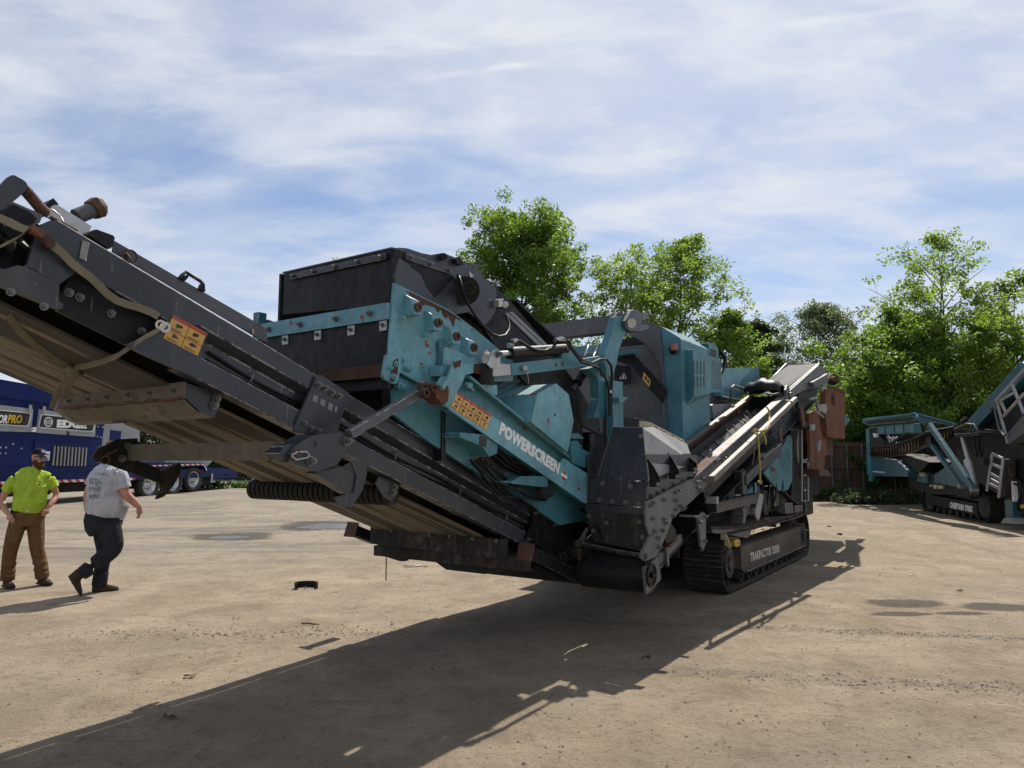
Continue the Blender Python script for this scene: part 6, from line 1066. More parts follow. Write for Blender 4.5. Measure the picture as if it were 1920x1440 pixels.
# ------------------------------------------------------------------ blue shredder on a three-axle trailer, far left
L_ = empty('shredder_trailer', (-13.340, 30.0, 0), R(90-15))
tag(L_, 'royal blue shredding machine with pale panels on a three-axle trailer, behind the two men', 'trailer')
def PL(b, name, mat, parent=L_, bevel=.01, label=None): return b.build(name, mat, parent, bevel, label)
e0 = (-5.118,0,2.734)[0]
b = MB(); b.plate([(-10.134,4.215),(-6.93,4.039),(-5.17,3.17),(-5.081,2.486),(-5.126,1.335),(-9.874,1.049)], -2.3, 0); LBD = PL(b, 'body', 'royal_blue', L_, .02)
b = MB(); b.plate([(-10.121,3.78),(-8.773,3.647),(-6.92,3.554),(-6.916,3.51),(-8.769,3.602),(-10.117,3.734)], 0, .05); PL(b, 'body_rib', 'royal_blue', LBD, .01)
for pl, nm in (([(-10.355,3.428),(-7.644,3.307),(-7.664,2.57),(-10.283,2.553)], 'pale_panel'), ([(-7.425,3.322),(-5.182,3.169),(-5.188,2.497),(-7.46,2.561)], 'pale_panel')):
    b = MB(); b.plate(pl, .0, .05); PL(b, nm, 'panel_grey', LBD, .012)
for pl in ([(-10.347,3.24),(-7.781,3.157),(-7.741,3.122),(-7.791,2.81),(-7.842,2.765),(-10.311,2.802)], [(-7.337,3.118),(-7.243,3.144),(-5.272,3.07),(-5.247,3.04),(-5.31,2.726),(-5.401,2.692),(-7.356,2.745),(-7.391,2.786)]):
    b = MB(); b.plate(pl, .05, .058); nb = PL(b, 'name_board', 'black_print', LBD, .003)
for pl in ([(-10.349,3.265),(-7.752,3.178),(-7.711,3.138),(-7.764,2.783),(-7.825,2.738),(-10.309,2.777)], [(-7.365,3.137),(-7.252,3.172),(-5.236,3.097),(-5.202,3.049),(-5.278,2.703),(-5.384,2.661),(-7.37,2.715),(-7.419,2.77)]):
    b = MB(); b.plate(pl, .045, .0545); PL(b, 'board_border', 'white_print', LBD, .003)
def lt(txt, p, q, h, mat, sh=.2, off=.012, nm='lettering'):
    p, q = Vector(p), Vector(q); lettering(txt, LBD, MV((p+q)/2), MV(q)-MV(p), (0, 0, 1), .3, mat, .7, off, sh, nm, fit=((q-p).length, h))
lt('OR', (-8.799,0.062,2.937), (-8.498,0.062,2.931), .27, 'white_print', .2)
lt('PRO', (-8.5,0.062,2.953), (-8.012,0.062,2.958), .27, 'yellow', .2)
lt('EDGE', (-6.764,0.062,2.888), (-5.586,0.062,2.9), .27, 'white_print', .0, .02)
lt('INNOVATE', (-5.993,0.062,2.771), (-5.566,0.062,2.784), .035, 'white_print', 0, .002)
cx = Vector((-7.08,0.06,2.925)); b = MB(); b.ring((cx[0], .058, cx[2]), (cx[0], .062, cx[2]), .16, .135, 28)
for z_ in (-.05, .05, -.10, .10): b.box(cx[0]-math.sqrt(max(.0, .13**2-z_**2)), cx[0]+math.sqrt(max(.0, .13**2-z_**2)), .058, .062, cx[2]+z_-.006, cx[2]+z_+.006)
PL(b, 'globe_emblem', 'white_print', LBD, 0)
lt('EDGE', (-7.212,0.063,2.921), (-6.941,0.063,2.923), .06, 'white_print', 0, .003)
for p in ([(-7.654,2.723),(-7.498,2.738),(-7.492,2.582),(-7.649,2.582)], [(-7.247,1.968),(-6.939,1.966),(-6.949,1.677),(-7.225,1.691)]):
    b = MB(); b.plate(p, .0, .06); PL(b, 'paper_notice', 'white_print', LBD, 0)
for p in ([(-7.165,1.891),(-6.986,1.884),(-6.984,1.855),(-7.163,1.863)], [(-7.172,1.777),(-6.994,1.769),(-6.991,1.74),(-7.17,1.749)], [(-7.208,1.734),(-6.99,1.729),(-6.994,1.694),(-7.205,1.706)], [(-7.639,2.676),(-7.577,2.684),(-7.575,2.658),(-7.637,2.65)]):
    b = MB(); b.plate(p, .058, .062); PL(b, 'notice_print', 'black_print', LBD, 0)
for p in ([(-9.236,2.32),(-7.692,2.336),(-7.629,1.538),(-9.171,1.522)], [(-7.504,2.321),(-5.246,2.263),(-5.227,1.521),(-7.442,1.536)]):
    b = MB(); b.plate(p, .0, .03); PL(b, 'lower_panel', 'royal_blue', LBD, .02)
b = MB(); b.plate([(-6.838,2.176),(-5.469,2.129),(-5.493,1.477),(-6.842,1.503)], .0, .032); LGR = PL(b, 'grille', 'black_steel', LBD, .01)
g0, g1, g2, g3 = (-6.788,0.06,2.148), (-5.542,0.06,2.115), (-5.549,0.06,1.481), (-6.804,0.06,1.509)
for i in range(10):
    f = i/9; p = Vector(g0).lerp(Vector(g1), f); q = Vector(g3).lerp(Vector(g2), f); b = MB(); b.beam(p, q, .045, .05, (0, 1, 0)); PL(b, 'grille_bar', 'panel_grey', LGR, .01)
for p in ((-7.779,0.06,3.332), (-7.289,0.06,3.314)):
    b = MB(); b.box(p[0]-.05, p[0]+.05, .05, .1, p[2]-.12, p[2]+.1); PL(b, 'latch', 'zinc', LBD, .01)
b = MB(); b.plate([(-6.361,2.649),(-6.271,2.652),(-6.261,2.524),(-6.352,2.53)], .05, .07); PL(b, 'lock', 'black_print', LBD, 0)
rr = random.Random(1)
for p in [(-8.638,2.068),(-8.466,2.071),(-8.638,1.893),(-8.466,1.889),(-8.242,2.184),(-7.949,2.051),(-5.087,2.86),(-4.874,2.854),(-5.08,2.516),(-4.924,2.49),(-4.98,2.975)]: b = MB(); b.cyl((p[0], .03, p[1]), (p[0], .05, p[1]), .03, 8); PL(b, 'rivet', 'zinc', LBD, 0)
b = MB(); b.plate([(-5.034,3.18),(-4.661,3.137),(-4.753,2.275),(-5.027,1.333)], -2.2, -.08); PL(b, 'end_frame', 'royal_blue', LBD, .01)
b = MB(); b.plate([(-4.459,3.151),(-4.174,3.101),(-4.222,2.126),(-4.54,2.121)], -2.0, -.3); PL(b, 'silver_post', 'panel_grey', L_, .01)
b = MB(); b.plate([(-3.98,3.246),(-3.48,3.274),(-3.464,2.772),(-3.948,2.819)], -2.0, -.5); b.plate([(-3.394,3.032),(-2.488,3.076),(-2.441,2.427),(-3.395,2.497)], -2.0, -.6); PL(b, 'white_tank', 'panel_grey', L_, .02)
b = MB(); b.plate([(-3.996,2.784),(-3.515,2.763),(-3.55,2.369),(-4.046,2.357)], -1.5, -.44); PL(b, 'blue_cover', 'royal_blue', L_, .02)
b = MB(); b.box(-40, 2.0, -2.3, -.02, .95, 1.30); b.box(-14, -1.0, -2.2, -.2, 1.3, 1.6); LC = PL(b, 'chassis_rail', 'royal_blue', L_, .01)
k = NT('hazard_tape'); sxx = k.n('ShaderNodeSeparateXYZ'); k.L.new(k.tc.outputs['Object'], sxx.inputs[0])
w_ = k.math('FRACT', k.math('MULTIPLY', k.math('ADD', sxx.outputs['X'], sxx.outputs['Z']), 3.2)); c = k.mix(k.math('GREATER_THAN', w_, .5), (.62, .60, .60), (.45, .03, .035)); k.out(c, .4)
z_s = (-6.01,0,0.989)[2]
b = MB(); b.box(-40, -3.2, 0.0, .012, z_s-.045, z_s+.045); PL(b, 'hazard_tape', 'hazard_tape', LC, 0)
# rear bogie: fender with tape, three wheels
f0, f1 = (-2.576,0.05,1.492), (0.533,0.05,1.505)
b = MB(); b.plate([(-2.921,1.589),(0.555,1.558),(0.818,1.218),(0.712,1.202),(0.51,1.452),(-2.57,1.412),(-2.912,1.463)], -.6, .05); LF = PL(b, 'fender', 'royal_blue', L_, .01)
b = MB(); b.plate([(-2.522,1.485),(0.533,1.54),(0.549,1.469),(-2.519,1.441)], .05, .065); b.plate([(0.465,1.533),(0.544,1.54),(0.749,1.254),(0.697,1.237)], .05, .065); PL(b, 'fender_tape', 'hazard_tape', LF, 0)
b = MB(); b.plate([(-1.512,1.716),(1.514,1.736),(1.044,1.393),(0.817,1.574),(-1.454,1.55)], -2.0, -.2); PL(b, 'rear_deck', 'panel_grey', L_, .01)
b = MB(); b.plate([(1.141,0.979),(2.093,0.995),(2.919,1.034),(2.929,0.882),(2.1,0.884),(1.146,0.896)], -2.2, .0); b.plate([(0.919,1.359),(3.042,1.26),(3.064,0.916),(2.223,1.047),(1.316,1.101)], -2.0, -.1); PL(b, 'tail_frame', 'royal_blue', L_, .01)
paint('tyre', (.016, .016, .017), .75, .5, (.06, .052, .045), 0, .3, 40)
def wheel_parts(cs, cz, rad):
    t0, t1 = -.30, .02
    b = MB(); prof = [(rad*.62, t1-.03), (rad*.72, t1+.005), (rad*.93, t1+.0), (rad, t1-.05), (rad, t0+.05), (rad*.93, t0), (rad*.62, t0+.03)]
    n = 32; vs = [(cs+math.cos(6.28319*i/n)*r_, t_, cz+math.sin(6.28319*i/n)*r_) for r_, t_ in prof for i in range(n)]
    b.add(vs, [[j*n+i, j*n+(i+1) % n, (j+1)*n+(i+1) % n, (j+1)*n+i] for j in range(len(prof)-1) for i in range(n)], True); W0 = PL(b, 'wheel', 'tyre', L_, 0)
    b = MB(); prof = [(rad*.62, t1-.03), (rad*.57, t1-.035), (rad*.52, t1-.12), (rad*.42, t1-.16), (rad*.20, t1-.15), (rad*.18, t1-.05), (.001, t1-.05)]
    vs = [(cs+math.cos(6.28319*i/n)*r_, t_, cz+math.sin(6.28319*i/n)*r_) for r_, t_ in prof for i in range(n)]
    b.add(vs, [[j*n+i, j*n+(i+1) % n, (j+1)*n+(i+1) % n, (j+1)*n+i] for j in range(len(prof)-1) for i in range(n)], True); PL(b, 'rim', 'zinc', W0, 0)
    b = MB()
    for i in range(8): a = i*.7854; b.cyl((cs+math.cos(a)*rad*.31, t1-.155, cz+math.sin(a)*rad*.31), (cs+math.cos(a)*rad*.31, t1-.149, cz+math.sin(a)*rad*.31), rad*.055, 10)
    PL(b, 'hand_hole', 'black_print', W0, 0)
for px in ((0.018,0.02,0.883), (-1.171,0.02,0.798), (-2.444,0.02,0.725)): wheel_parts(px[0], px[2], .53)
b = MB(); b.box(-8, 1.5, -2.0, -.35, .6, 1.0); PL(b, 'axle_frame', 'black_steel', L_, .02)
b = MB(); b.box(-9.5, -6.5, -1.8, -.3, .55, .95); b.plate([(-6.427,0.78),(-5.664,0.797),(-5.662,0.766),(-6.425,0.748)], -.25, -.2); PL(b, 'belly_box', 'black_steel', L_, .02)
b = MB(); b.cyl((1.132,0,1.105), (1.132,0,0.71), .05, 8); PL(b, 'jack', 'zinc', L_, 0)

# ------------------------------------------------------------------ people
def cloth(name, col, fold=.5, dirt=.2, dcol=None, mark=None):
    k = NT(name); n1 = k.noise(5, 4, .6, None, 1.2); n2 = k.noise(60, 3, .6); n3 = k.noise(13, 4, .6, k.co((1, 1, .45)), .8)
    c = k.mix(k.ramp(n1, .3, .7), tuple(x*.80 for x in col), tuple(min(1, x*1.12) for x in col))
    c = k.mix(k.math('MULTIPLY', k.ramp(n1, .55, .75), dirt), c, dcol or tuple(x*.45 for x in col))
    if mark:
        sx_ = k.n('ShaderNodeSeparateXYZ'); k.L.new(k.tc.outputs['Object'], sx_.inputs[0])
        for (x0, x1, z0, z1, sc_, th, mc, front) in mark:
            def band(v, a, b_): return k.math('MULTIPLY', k.math('GREATER_THAN', v, a), k.math('LESS_THAN', v, b_))
            m = k.math('MULTIPLY', band(sx_.outputs['X'], x0, x1), band(sx_.outputs['Z'], z0, z1))
            m = k.math('MULTIPLY', m, k.math('GREATER_THAN', k.math('MULTIPLY', sx_.outputs['Y'], front), .02))
            m = k.math('MULTIPLY', m, k.ramp(k.noise(sc_, 3, .5), th, th+.05)); c = k.mix(k.math('MULTIPLY', m, .8), c, mc)
    h = k.math('ADD', k.math('MULTIPLY', n3, 1.0), k.math('MULTIPLY', n2, .06)); k.bump(h, fold, .05); k.out(c, .9); k.b.inputs['Specular IOR Level'].default_value = .15
cloth('hi_vis', (.36, .51, .05), 1.0, .25, (.30, .42, .04), [(-.16, -.06, 1.34, 1.41, 40, .52, (.25, .10, .05), 1)])
cloth('grey_tee', (.43, .43, .47), .5, .15, None, [(.05, .20, 1.28, 1.45, 26, .44, (.13, .19, .22), 1), (.06, .19, 1.20, 1.245, 70, .42, (.10, .10, .12), 1), (.0, .13, 1.49, 1.525, 70, .46, (.14, .15, .18), 1)])
cloth('duck_brown', (.135, .076, .034), .6, .35, (.07, .045, .025))
cloth('denim', (.024, .027, .033), .6, .2, (.05, .055, .06))
cloth('boot', (.060, .040, .026), .3, .3, (.10, .075, .05))
cloth('cap_black', (.014, .013, .014), .2, .1)
cloth('beard', (.085, .035, .018), .6, .3)
k = NT('skin'); n1 = k.noise(9, 4, .6); c = k.mix(k.ramp(n1, .35, .65), (.36, .17, .115), (.48, .245, .175)); k.out(c, .55); k.b.inputs['Subsurface Weight'].default_value = .08; k.b.inputs['Subsurface Radius'].default_value = (.02, .008, .004)
k = NT('lens_blue'); k.out((.02, .16, .34), .08, .6)
def ell_tube(mb, pts, n=16):
    """pts: (centre, half_width_x, half_depth_y) rings joined into one closed tube (horizontal-ish rings follow the path)"""
    P_ = [Vector(p[0]) for p in pts]; N = len(P_); rings = []
    for i, (c_, a, b_) in enumerate(pts):
        d = (P_[min(i+1, N-1)]-P_[max(i-1, 0)]).normalized()
        x = Vector((1, 0, 0)); 
        if abs(d.x) > .8: x = Vector((0, 0, -1)) if d.x > 0 else Vector((0, 0, 1))
        x = (x-d*x.dot(d)).normalized(); y = d.cross(x)
        rings.append([Vector(c_)+x*math.cos(6.28319*k_/n)*a+y*math.sin(6.28319*k_/n)*b_ for k_ in range(n)])
    vs = [v for r in rings for v in r]; fs = [[i*n+k_, i*n+(k_+1) % n, (i+1)*n+(k_+1) % n, (i+1)*n+k_] for i in range(N-1) for k_ in range(n)]
    fs += [list(range(n)), list(range((N-1)*n, N*n))]; mb.add(vs, fs, True)
def limb(mb, pts, radii, sub=4, n=12):
    P_ = [Vector(p) for p in pts]; o = []
    for i in range(len(P_)-1):
        for j in range(sub):
            f = j/sub; p0, p1, p2, p3 = P_[max(i-1, 0)], P_[i], P_[i+1], P_[min(i+2, len(P_)-1)]
            c_ = .5*((2*p1)+(p2-p0)*f+(2*p0-5*p1+4*p2-p3)*f*f+(3*p1-p0-3*p2+p3)*f**3); r_ = radii[i]+(radii[i+1]-radii[i])*f; o.append((c_, r_, r_))
    o.append((P_[-1], radii[-1], radii[-1])); ell_tube(mb, o, n)
def ball(mb, c, rx, ry, rz, rot=None, n=14, m=10):
    M3 = (rot or Matrix.Identity(3)); vs = []
    for i in range(m+1):
        th = math.pi*i/m
        for j in range(n): ph = 6.28319*j/n; vs.append(Vector(c)+M3 @ Vector((rx*math.sin(th)*math.cos(ph), ry*math.sin(th)*math.sin(ph), rz*math.cos(th))))
    mb.add(vs, [[i*n+j, i*n+(j+1) % n, (i+1)*n+(j+1) % n, (i+1)*n+j] for i in range(m) for j in range(n)], True)
def fuse(mb, name, mat, parent, voxel, smooth=3, label=None):
    me = bpy.data.meshes.new(name); me.from_pydata([tuple(v) for v in mb.v], [], mb.f); bm = bmesh.new(); bm.from_mesh(me)
    bmesh.ops.remove_doubles(bm, verts=bm.verts, dist=1e-5); bmesh.ops.recalc_face_normals(bm, faces=bm.faces); bm.to_mesh(me); bm.free()
    o = bpy.data.objects.new(name, me); COL.objects.link(o); r_ = o.modifiers.new('r', 'REMESH'); r_.mode = 'VOXEL'; r_.voxel_size = voxel
    if smooth: s_ = o.modifiers.new('s', 'SMOOTH'); s_.iterations = smooth; s_.factor = .5
    bpy.context.view_layer.update(); m2 = bpy.data.meshes.new_from_object(o.evaluated_get(bpy.context.evaluated_depsgraph_get())); bpy.data.objects.remove(o); bpy.data.meshes.remove(me)
    m2.name = name; m2.materials.clear(); m2.materials.append(MAT[mat]); m2.polygons.foreach_set('use_smooth', [True]*len(m2.polygons))
    o = bpy.data.objects.new(name, m2); COL.objects.link(o); o.parent = parent
    if label: o['label'] = label
    return o
def hand(mb, wrist, dirn, palm_n, side, curl=.35, s=1.0):
    """wrist point, finger direction, palm normal, thumb side vector"""
    d = Vector(dirn).normalized(); n = Vector(palm_n); n = (n-d*n.dot(d)).normalized(); t = n.cross(d)*side; w = Vector(wrist)
    ell_tube(mb, [(w-d*.02*s, .028*s, .022*s), (w+d*.03*s, .036*s, .02*s), (w+d*.075*s, .042*s, .018*s), (w+d*.095*s, .038*s, .015*s)], 10)
    for i, (off, ln) in enumerate(((.030, .070), (.010, .080), (-.011, .074), (-.031, .058))):
        b0 = w+d*.085*s+t*off*s; p = [b0]; a = 0
        for j, l in enumerate((.45, .32, .23)):
            a += curl*(.7+.2*i)*.8; p.append(p[-1]+(d*math.cos(a)+n*math.sin(a))*ln*l*s)
        limb(mb, p, [.0105*s, .0098*s, .009*s, .0075*s], 2, 7)
    b0 = w+d*.025*s+t*.03*s; limb(mb, [b0, b0+(t*.8+d*.7).normalized()*.035*s, b0+(t*.55+d*1.0+n*.3).normalized()*.068*s, b0+(t*.35+d*1.1+n*.5).normalized()*.092*s], [.014*s, .013*s, .0115*s, .009*s], 2, 7)
def shoe(mb, heel, toe, h=.09, w=.048):
    heel, toe = Vector(heel), Vector(toe); d = (toe-heel); L = d.length; d.normalize(); up = Vector((0, 0, 1)); side = d.cross(up).normalized(); up = side.cross(d)
    def sec(f, wd, ht, base=0): c_ = heel+d*L*f; return [c_-side*wd+up*base, c_-side*wd*1.02+up*(base+ht*.45), c_-side*wd*.6+up*(base+ht*.95), c_+up*(base+ht), c_+side*wd*.6+up*(base+ht*.95), c_+side*wd*1.02+up*(base+ht*.45), c_+side*wd+up*base]
    secs = [sec(-.02, w*.7, h*.9), sec(.1, w*.95, h*1.5), sec(.3, w, h*1.45), sec(.5, w*1.02, h*1.05), sec(.7, w*1.12, h*.8), sec(.88, w*1.0, h*.62), sec(1.0, w*.55, h*.4)]
    n = 7; vs = [p for s_ in secs for p in s_]; fs = [[i*n+k_, i*n+(k_+1) % n, (i+1)*n+(k_+1) % n, (i+1)*n+k_] for i in range(len(secs)-1) for k_ in range(n)]; fs += [list(range(n)), list(range((len(secs)-1)*n, len(secs)*n))]; mb.add(vs, fs, True)
# ---- man with the lime shirt (x image right, y towards the camera, z up)
g1 = (-6.594,9.797,0); g2 = (-5.293,9.335,0)
def face_cam(g, turn): return math.atan2(-g[1], -g[0])-math.pi/2+turn
M1 = empty('person', (g1[0], g1[1], g1[2]+.012), face_cam(g1, 0)); M1.scale = (-1, 1, 1)
# local +y looks at the camera; mirrored x so that +x is image right
M1.scale = (.88, .92, 1)
def X(p): return (-p[0], p[1], p[2])          # image-right to body axes
class PB(MB):
    def __init__(s): super().__init__(False)
    def pt(s, p): return (-p[0], p[1], p[2])
tag(M1, 'standing man in lime shirt, brown work trousers, black cap and sunglasses', 'person')
b = PB(); hr = Matrix.Rotation(R(-38), 3, 'Z')     # head turned to image right
hc = Vector((.085, .01, 1.70))
ball(b, hc+Vector((0, 0, .035)), .078, .098, .105, hr); ball(b, hc+hr @ Vector((0, .030, -.05)), .060, .070, .075, hr)
def hv(x, y, z): return hc+hr.inverted() @ Vector((x, y, z)) if False else hc+Matrix.Rotation(R(-38), 3, 'Z') @ Vector((x, y, z))
limb(b, [hv(0, .085, .045), hv(0, .112, .005), hv(0, .098, -.012)], [.010, .016, .012], 3, 8)
for sx_ in (-1, 1): ball(b, hv(.08*sx_, -.01, .0), .012, .022, .034, hr); ball(b, hv(.035*sx_, .082, -.005), .022, .016, .018, hr)
ball(b, hv(0, .088, -.055), .026, .012, .012, hr); ball(b, hv(0, .085, -.085), .026, .02, .018, hr)
limb(b, [(.085, .0, 1.63), (.07, -.01, 1.56), (.05, -.02, 1.48)], [.060, .062, .085], 3)
ell_tube(b, [((.02, 0, 1.0), .20, .13), ((.02, 0, 1.2), .21, .13), ((.02, 0, 1.4), .19, .12), ((.03, 0, 1.47), .13, .08)], 14)
aL = [(-.20, 0, 1.45), (-.295, -.02, 1.26), (-.335, -.05, 1.14), (-.30, .03, 1.04), (-.245, .10, .975)]
aR = [(.25, 0, 1.47), (.315, -.03, 1.30), (.355, -.06, 1.20), (.31, .02, 1.11), (.262, .085, 1.045)]
aL[0] = (-.17, 0, 1.42); aR[0] = (.21, 0, 1.43); limb(b, aL, [.045, .050, .044, .042, .031]); limb(b, aR, [.045, .050, .044, .042, .031])
hand(b, aL[-1], (.45, .25, -.75), (.6, -.6, .1), -1, .25, .95); hand(b, aR[-1], (-.35, .45, -.62), (-.6, -.6, 0), 1, .5, .95)
body = fuse(b, 'body', 'skin', M1, .0065, 2)
b = PB(); ell_tube(b, [((.015, .0, .985), .225, .150), ((.015, .012, 1.03), .226, .165), ((.02, .02, 1.12), .228, .178), ((.02, .012, 1.25), .220, .163), ((.02, .005, 1.37), .226, .152), ((.03, 0, 1.455), .228, .128), ((.045, -.005, 1.525), .185, .105), ((.06, -.008, 1.575), .085, .078)], 20)
limb(b, [(-.10, 0, 1.465), (-.19, 0, 1.415), (-.258, -.012, 1.335), (-.30, -.02, 1.265)], [.085, .088, .080, .080]); limb(b, [(.13, 0, 1.465), (.232, 0, 1.425), (.29, -.02, 1.36), (.322, -.03, 1.30)], [.085, .088, .080, .080])
for (p0, p1, r_) in (((-.20, .10, 1.02), (.18, .155, 1.12), .030), ((-.12, .14, 1.2), (.2, .12, 1.33), .026), ((-.22, .08, 1.35), (-.05, .14, 1.22), .024), ((.10, .13, 1.45), (.02, .155, 1.2), .022), ((-.2, .1, 1.1), (.1, .165, 1.05), .026)): limb(b, [p0, tuple((Vector(p0)+Vector(p1))/2+Vector((0, .022, 0))), p1], [r_*.5, r_, r_*.5], 4, 8)
fuse(b, 'shirt', 'hi_vis', M1, .011, 14, 'lime yellow high-visibility shirt')
b = PB(); ell_tube(b, [((.01, 0, 1.03), .222, .150), ((.01, .0, .96), .232, .158), ((.0, 0, .88), .232, .155), ((.0, 0, .80), .215, .145)], 20)
lL = [(-.105, 0, .88), (-.15, .02, .68), (-.185, .03, .48), (-.195, .0, .28), (-.195, -.01, .085)]; lR = [(.105, 0, .88), (.13, .02, .68), (.155, .04, .48), (.215, .02, .28), (.25, .01, .085)]
for l_ in (lL, lR):
    limb(b, l_, [.125, .115, .098, .092, .098])
    for f in (.07, .15, .27): p_ = Vector(l_[4]).lerp(Vector(l_[2]), f*2 if f < .5 else 1.0); ell_tube(b, [((p_.x, p_.y+.005, p_.z-.014), .094, .094), ((p_.x, p_.y+.012, p_.z+.008), .103, .103), ((p_.x, p_.y+.005, p_.z+.014), .094, .094)], 14)
fuse(b, 'trousers', 'duck_brown', M1, .011, 2, 'brown canvas work trousers')
b = PB(); ell_tube(b, [((.012, .0, .985), .235, .163), ((.012, .0, 1.022), .235, .163)], 24); b.build('belt', 'cap_black', M1)
b = PB(); b.box(-.03, .025, .158, .172, .985, 1.025); b.build('buckle', 'zinc', M1, .004)
for h_, t_ in (((-.22, -.07, .0), (-.12, .18, .0)), ((.215, -.06, .0), (.36, .16, .0))):
    b = PB(); shoe(b, h_, t_); fuse(b, 'boot', 'boot', M1, .009, 2)
    b = PB(); h2, t2 = Vector(h_), Vector(t_); d_ = (t2-h2).normalized(); sd2 = d_.cross(Vector((0, 0, 1))); b.slab([tuple(h2-d_*.02-sd2*.048), tuple(h2-d_*.02+sd2*.048), tuple(t2-d_*.06+sd2*.062), tuple(t2+d_*.012+sd2*.03), tuple(t2+d_*.012-sd2*.03), tuple(t2-d_*.06-sd2*.062)], (0, 0, .022)); b.build('boot_sole', 'rubber', M1, .006)
# cap, beard, sunglasses
b = PB(); rings = []
for i in range(7):
    th = i/6*math.pi*.5; rings.append([hv(math.cos(a)*.090*math.cos(th) if i < 6 else 0, math.sin(a)*.110*math.cos(th) if i < 6 else 0, .062+math.sin(th)*.092) for a in np.linspace(0, 6.28319, 19)[:-1]])
n = 18; b.add([p for r_ in rings for p in r_], [[i*n+j, i*n+(j+1) % n, (i+1)*n+(j+1) % n, (i+1)*n+j] for i in range(6) for j in range(n)], True)
cap = b.build('cap', 'cap_black', M1)
b = PB(); br_ = [hv(-.085, .055, .066), hv(-.07, .135, .058), hv(-.03, .178, .055), hv(.03, .178, .055), hv(.07, .135, .058), hv(.085, .055, .066)]; b.slab(br_, (0, 0, .008)); b.build('cap_brim', 'cap_black', cap, .002)
b = PB(); b.slab([hv(-.035, .104, .085), hv(.035, .104, .085), hv(.03, .094, .125), hv(-.03, .094, .125)], tuple(Matrix.Rotation(R(-38), 3, 'Z') @ Vector((0, .006, 0)))); b.build('cap_patch', 'panel_grey', cap, .002)
b = PB(); ball(b, hv(0, .05, -.085), .066, .06, .058, hr); ball(b, hv(0, .085, -.105), .042, .034, .045, hr); ball(b, hv(.055, .02, -.06), .022, .05, .05, hr); ball(b, hv(-.055, .02, -.06), .022, .05, .05, hr); limb(b, [hv(-.035, .096, -.045), hv(0, .108, -.038), hv(.035, .096, -.045)], [.008, .011, .008], 3, 8); fuse(b, 'beard', 'beard', M1, .007, 2)
for sx_ in (-1, 1):
    b = PB(); b.slab([hv(.008*sx_, .108, .034), hv(.062*sx_, .088, .038), hv(.064*sx_, .083, .008), hv(.035*sx_, .099, -.004), hv(.012*sx_, .107, .006)], tuple(Matrix.Rotation(R(-38), 3, 'Z') @ Vector((0, .006, 0)))); b.build('sunglass_lens', 'lens_blue', M1, .001)
b = PB(); b.tube([hv(-.082, -.01, .022), hv(-.075, .06, .034), hv(-.06, .092, .036), hv(0, .115, .034), hv(.06, .092, .036), hv(.075, .06, .034), hv(.082, -.01, .022)], .0045, 6); b.build('sunglass_frame', 'black_print', M1)
# ---- walking man in grey T-shirt: back half turned to the camera, heading right
M2 = empty('person', (g2[0], g2[1], g2[2]+.012), face_cam(g2, 0))
M2.scale = (.93, .95, 1)
tag(M2, 'walking man seen from behind in light grey T-shirt, dark jeans and brown boots', 'person')
b = PB(); h2 = Vector((.06, .0, 1.79)); hr2 = Matrix.Rotation(R(-115), 3, 'Z')
ball(b, h2+Vector((0, 0, .03)), .078, .10, .105, hr2); ball(b, h2+Vector((.03, -.02, -.05)), .065, .065, .075, hr2)
for (dx_, dy_) in ((.115, -.055),): limb(b, [h2+Vector((.09, -.04, .03)), h2+Vector((.118, -.055, -.005)), h2+Vector((.10, -.045, -.02))], [.01, .015, .012], 3, 8)
ball(b, h2+Vector((.0, .082, .0)), .022, .012, .034); ball(b, h2+Vector((.095, -.04, -.06)), .014, .024, .012)
limb(b, [(.05, 0, 1.73), (.04, 0, 1.65), (.03, 0, 1.55)], [.066, .070, .10], 3)
ell_tube(b, [((.02, 0, 1.0), .21, .18), ((.03, 0, 1.2), .23, .18), ((.03, 0, 1.4), .21, .17), ((.03, 0, 1.52), .16, .12)], 14)
arm = [(.16, .16, 1.50), (.215, .185, 1.33), (.275, .19, 1.22), (.36, .17, 1.14), (.425, .15, 1.075)]
limb(b, arm, [.072, .068, .058, .052, .036]); hand(b, arm[-1], (.12, -.02, -.9), (-.8, -.4, -.1), 1, .4, 1.0)
arm2 = [(-.12, -.14, 1.48), (-.19, -.16, 1.3), (-.215, -.16, 1.2), (-.20, -.13, 1.06), (-.18, -.1, 1.0)]; limb(b, arm2, [.068, .062, .052, .045, .034]); hand(b, arm2[-1], (.05, .0, -.9), (.8, 0, 0), 1, .4, 1.0)
fuse(b, 'body', 'skin', M2, .0065, 2)
b = PB(); ball(b, h2+Vector((-.012, .0, .055)), .086, .092, .098, hr2); fuse(b, 'hair', 'beard', M2, .009, 1)
b = PB(); ell_tube(b, [((.005, .0, .945), .235, .19), ((.02, .0, 1.0), .255, .21), ((.04, .0, 1.1), .275, .225), ((.035, .0, 1.22), .265, .215), ((.02, .0, 1.36), .25, .21), ((.015, .0, 1.47), .235, .20), ((.02, 0, 1.56), .18, .16), ((.03, 0, 1.63), .10, .10)], 22)
limb(b, [(.08, .12, 1.53), (.17, .165, 1.48), (.21, .185, 1.38), (.225, .19, 1.32)], [.09, .098, .092, .096]); limb(b, [(-.06, -.1, 1.53), (-.13, -.15, 1.46), (-.185, -.16, 1.34)], [.09, .095, .088])
for (p0, p1, r_) in (((-.2, .1, 1.0), (.1, .21, 1.15), .026), ((.0, .2, 1.02), (.22, .1, 1.1), .026), ((.1, .18, 1.4), (-.05, .2, 1.2), .024), ((-.18, .12, 1.1), (-.1, .18, 1.4), .02)): limb(b, [p0, tuple((Vector(p0)+Vector(p1))/2+Vector((0, .02, 0))), p1], [r_*.5, r_, r_*.5], 4, 8)
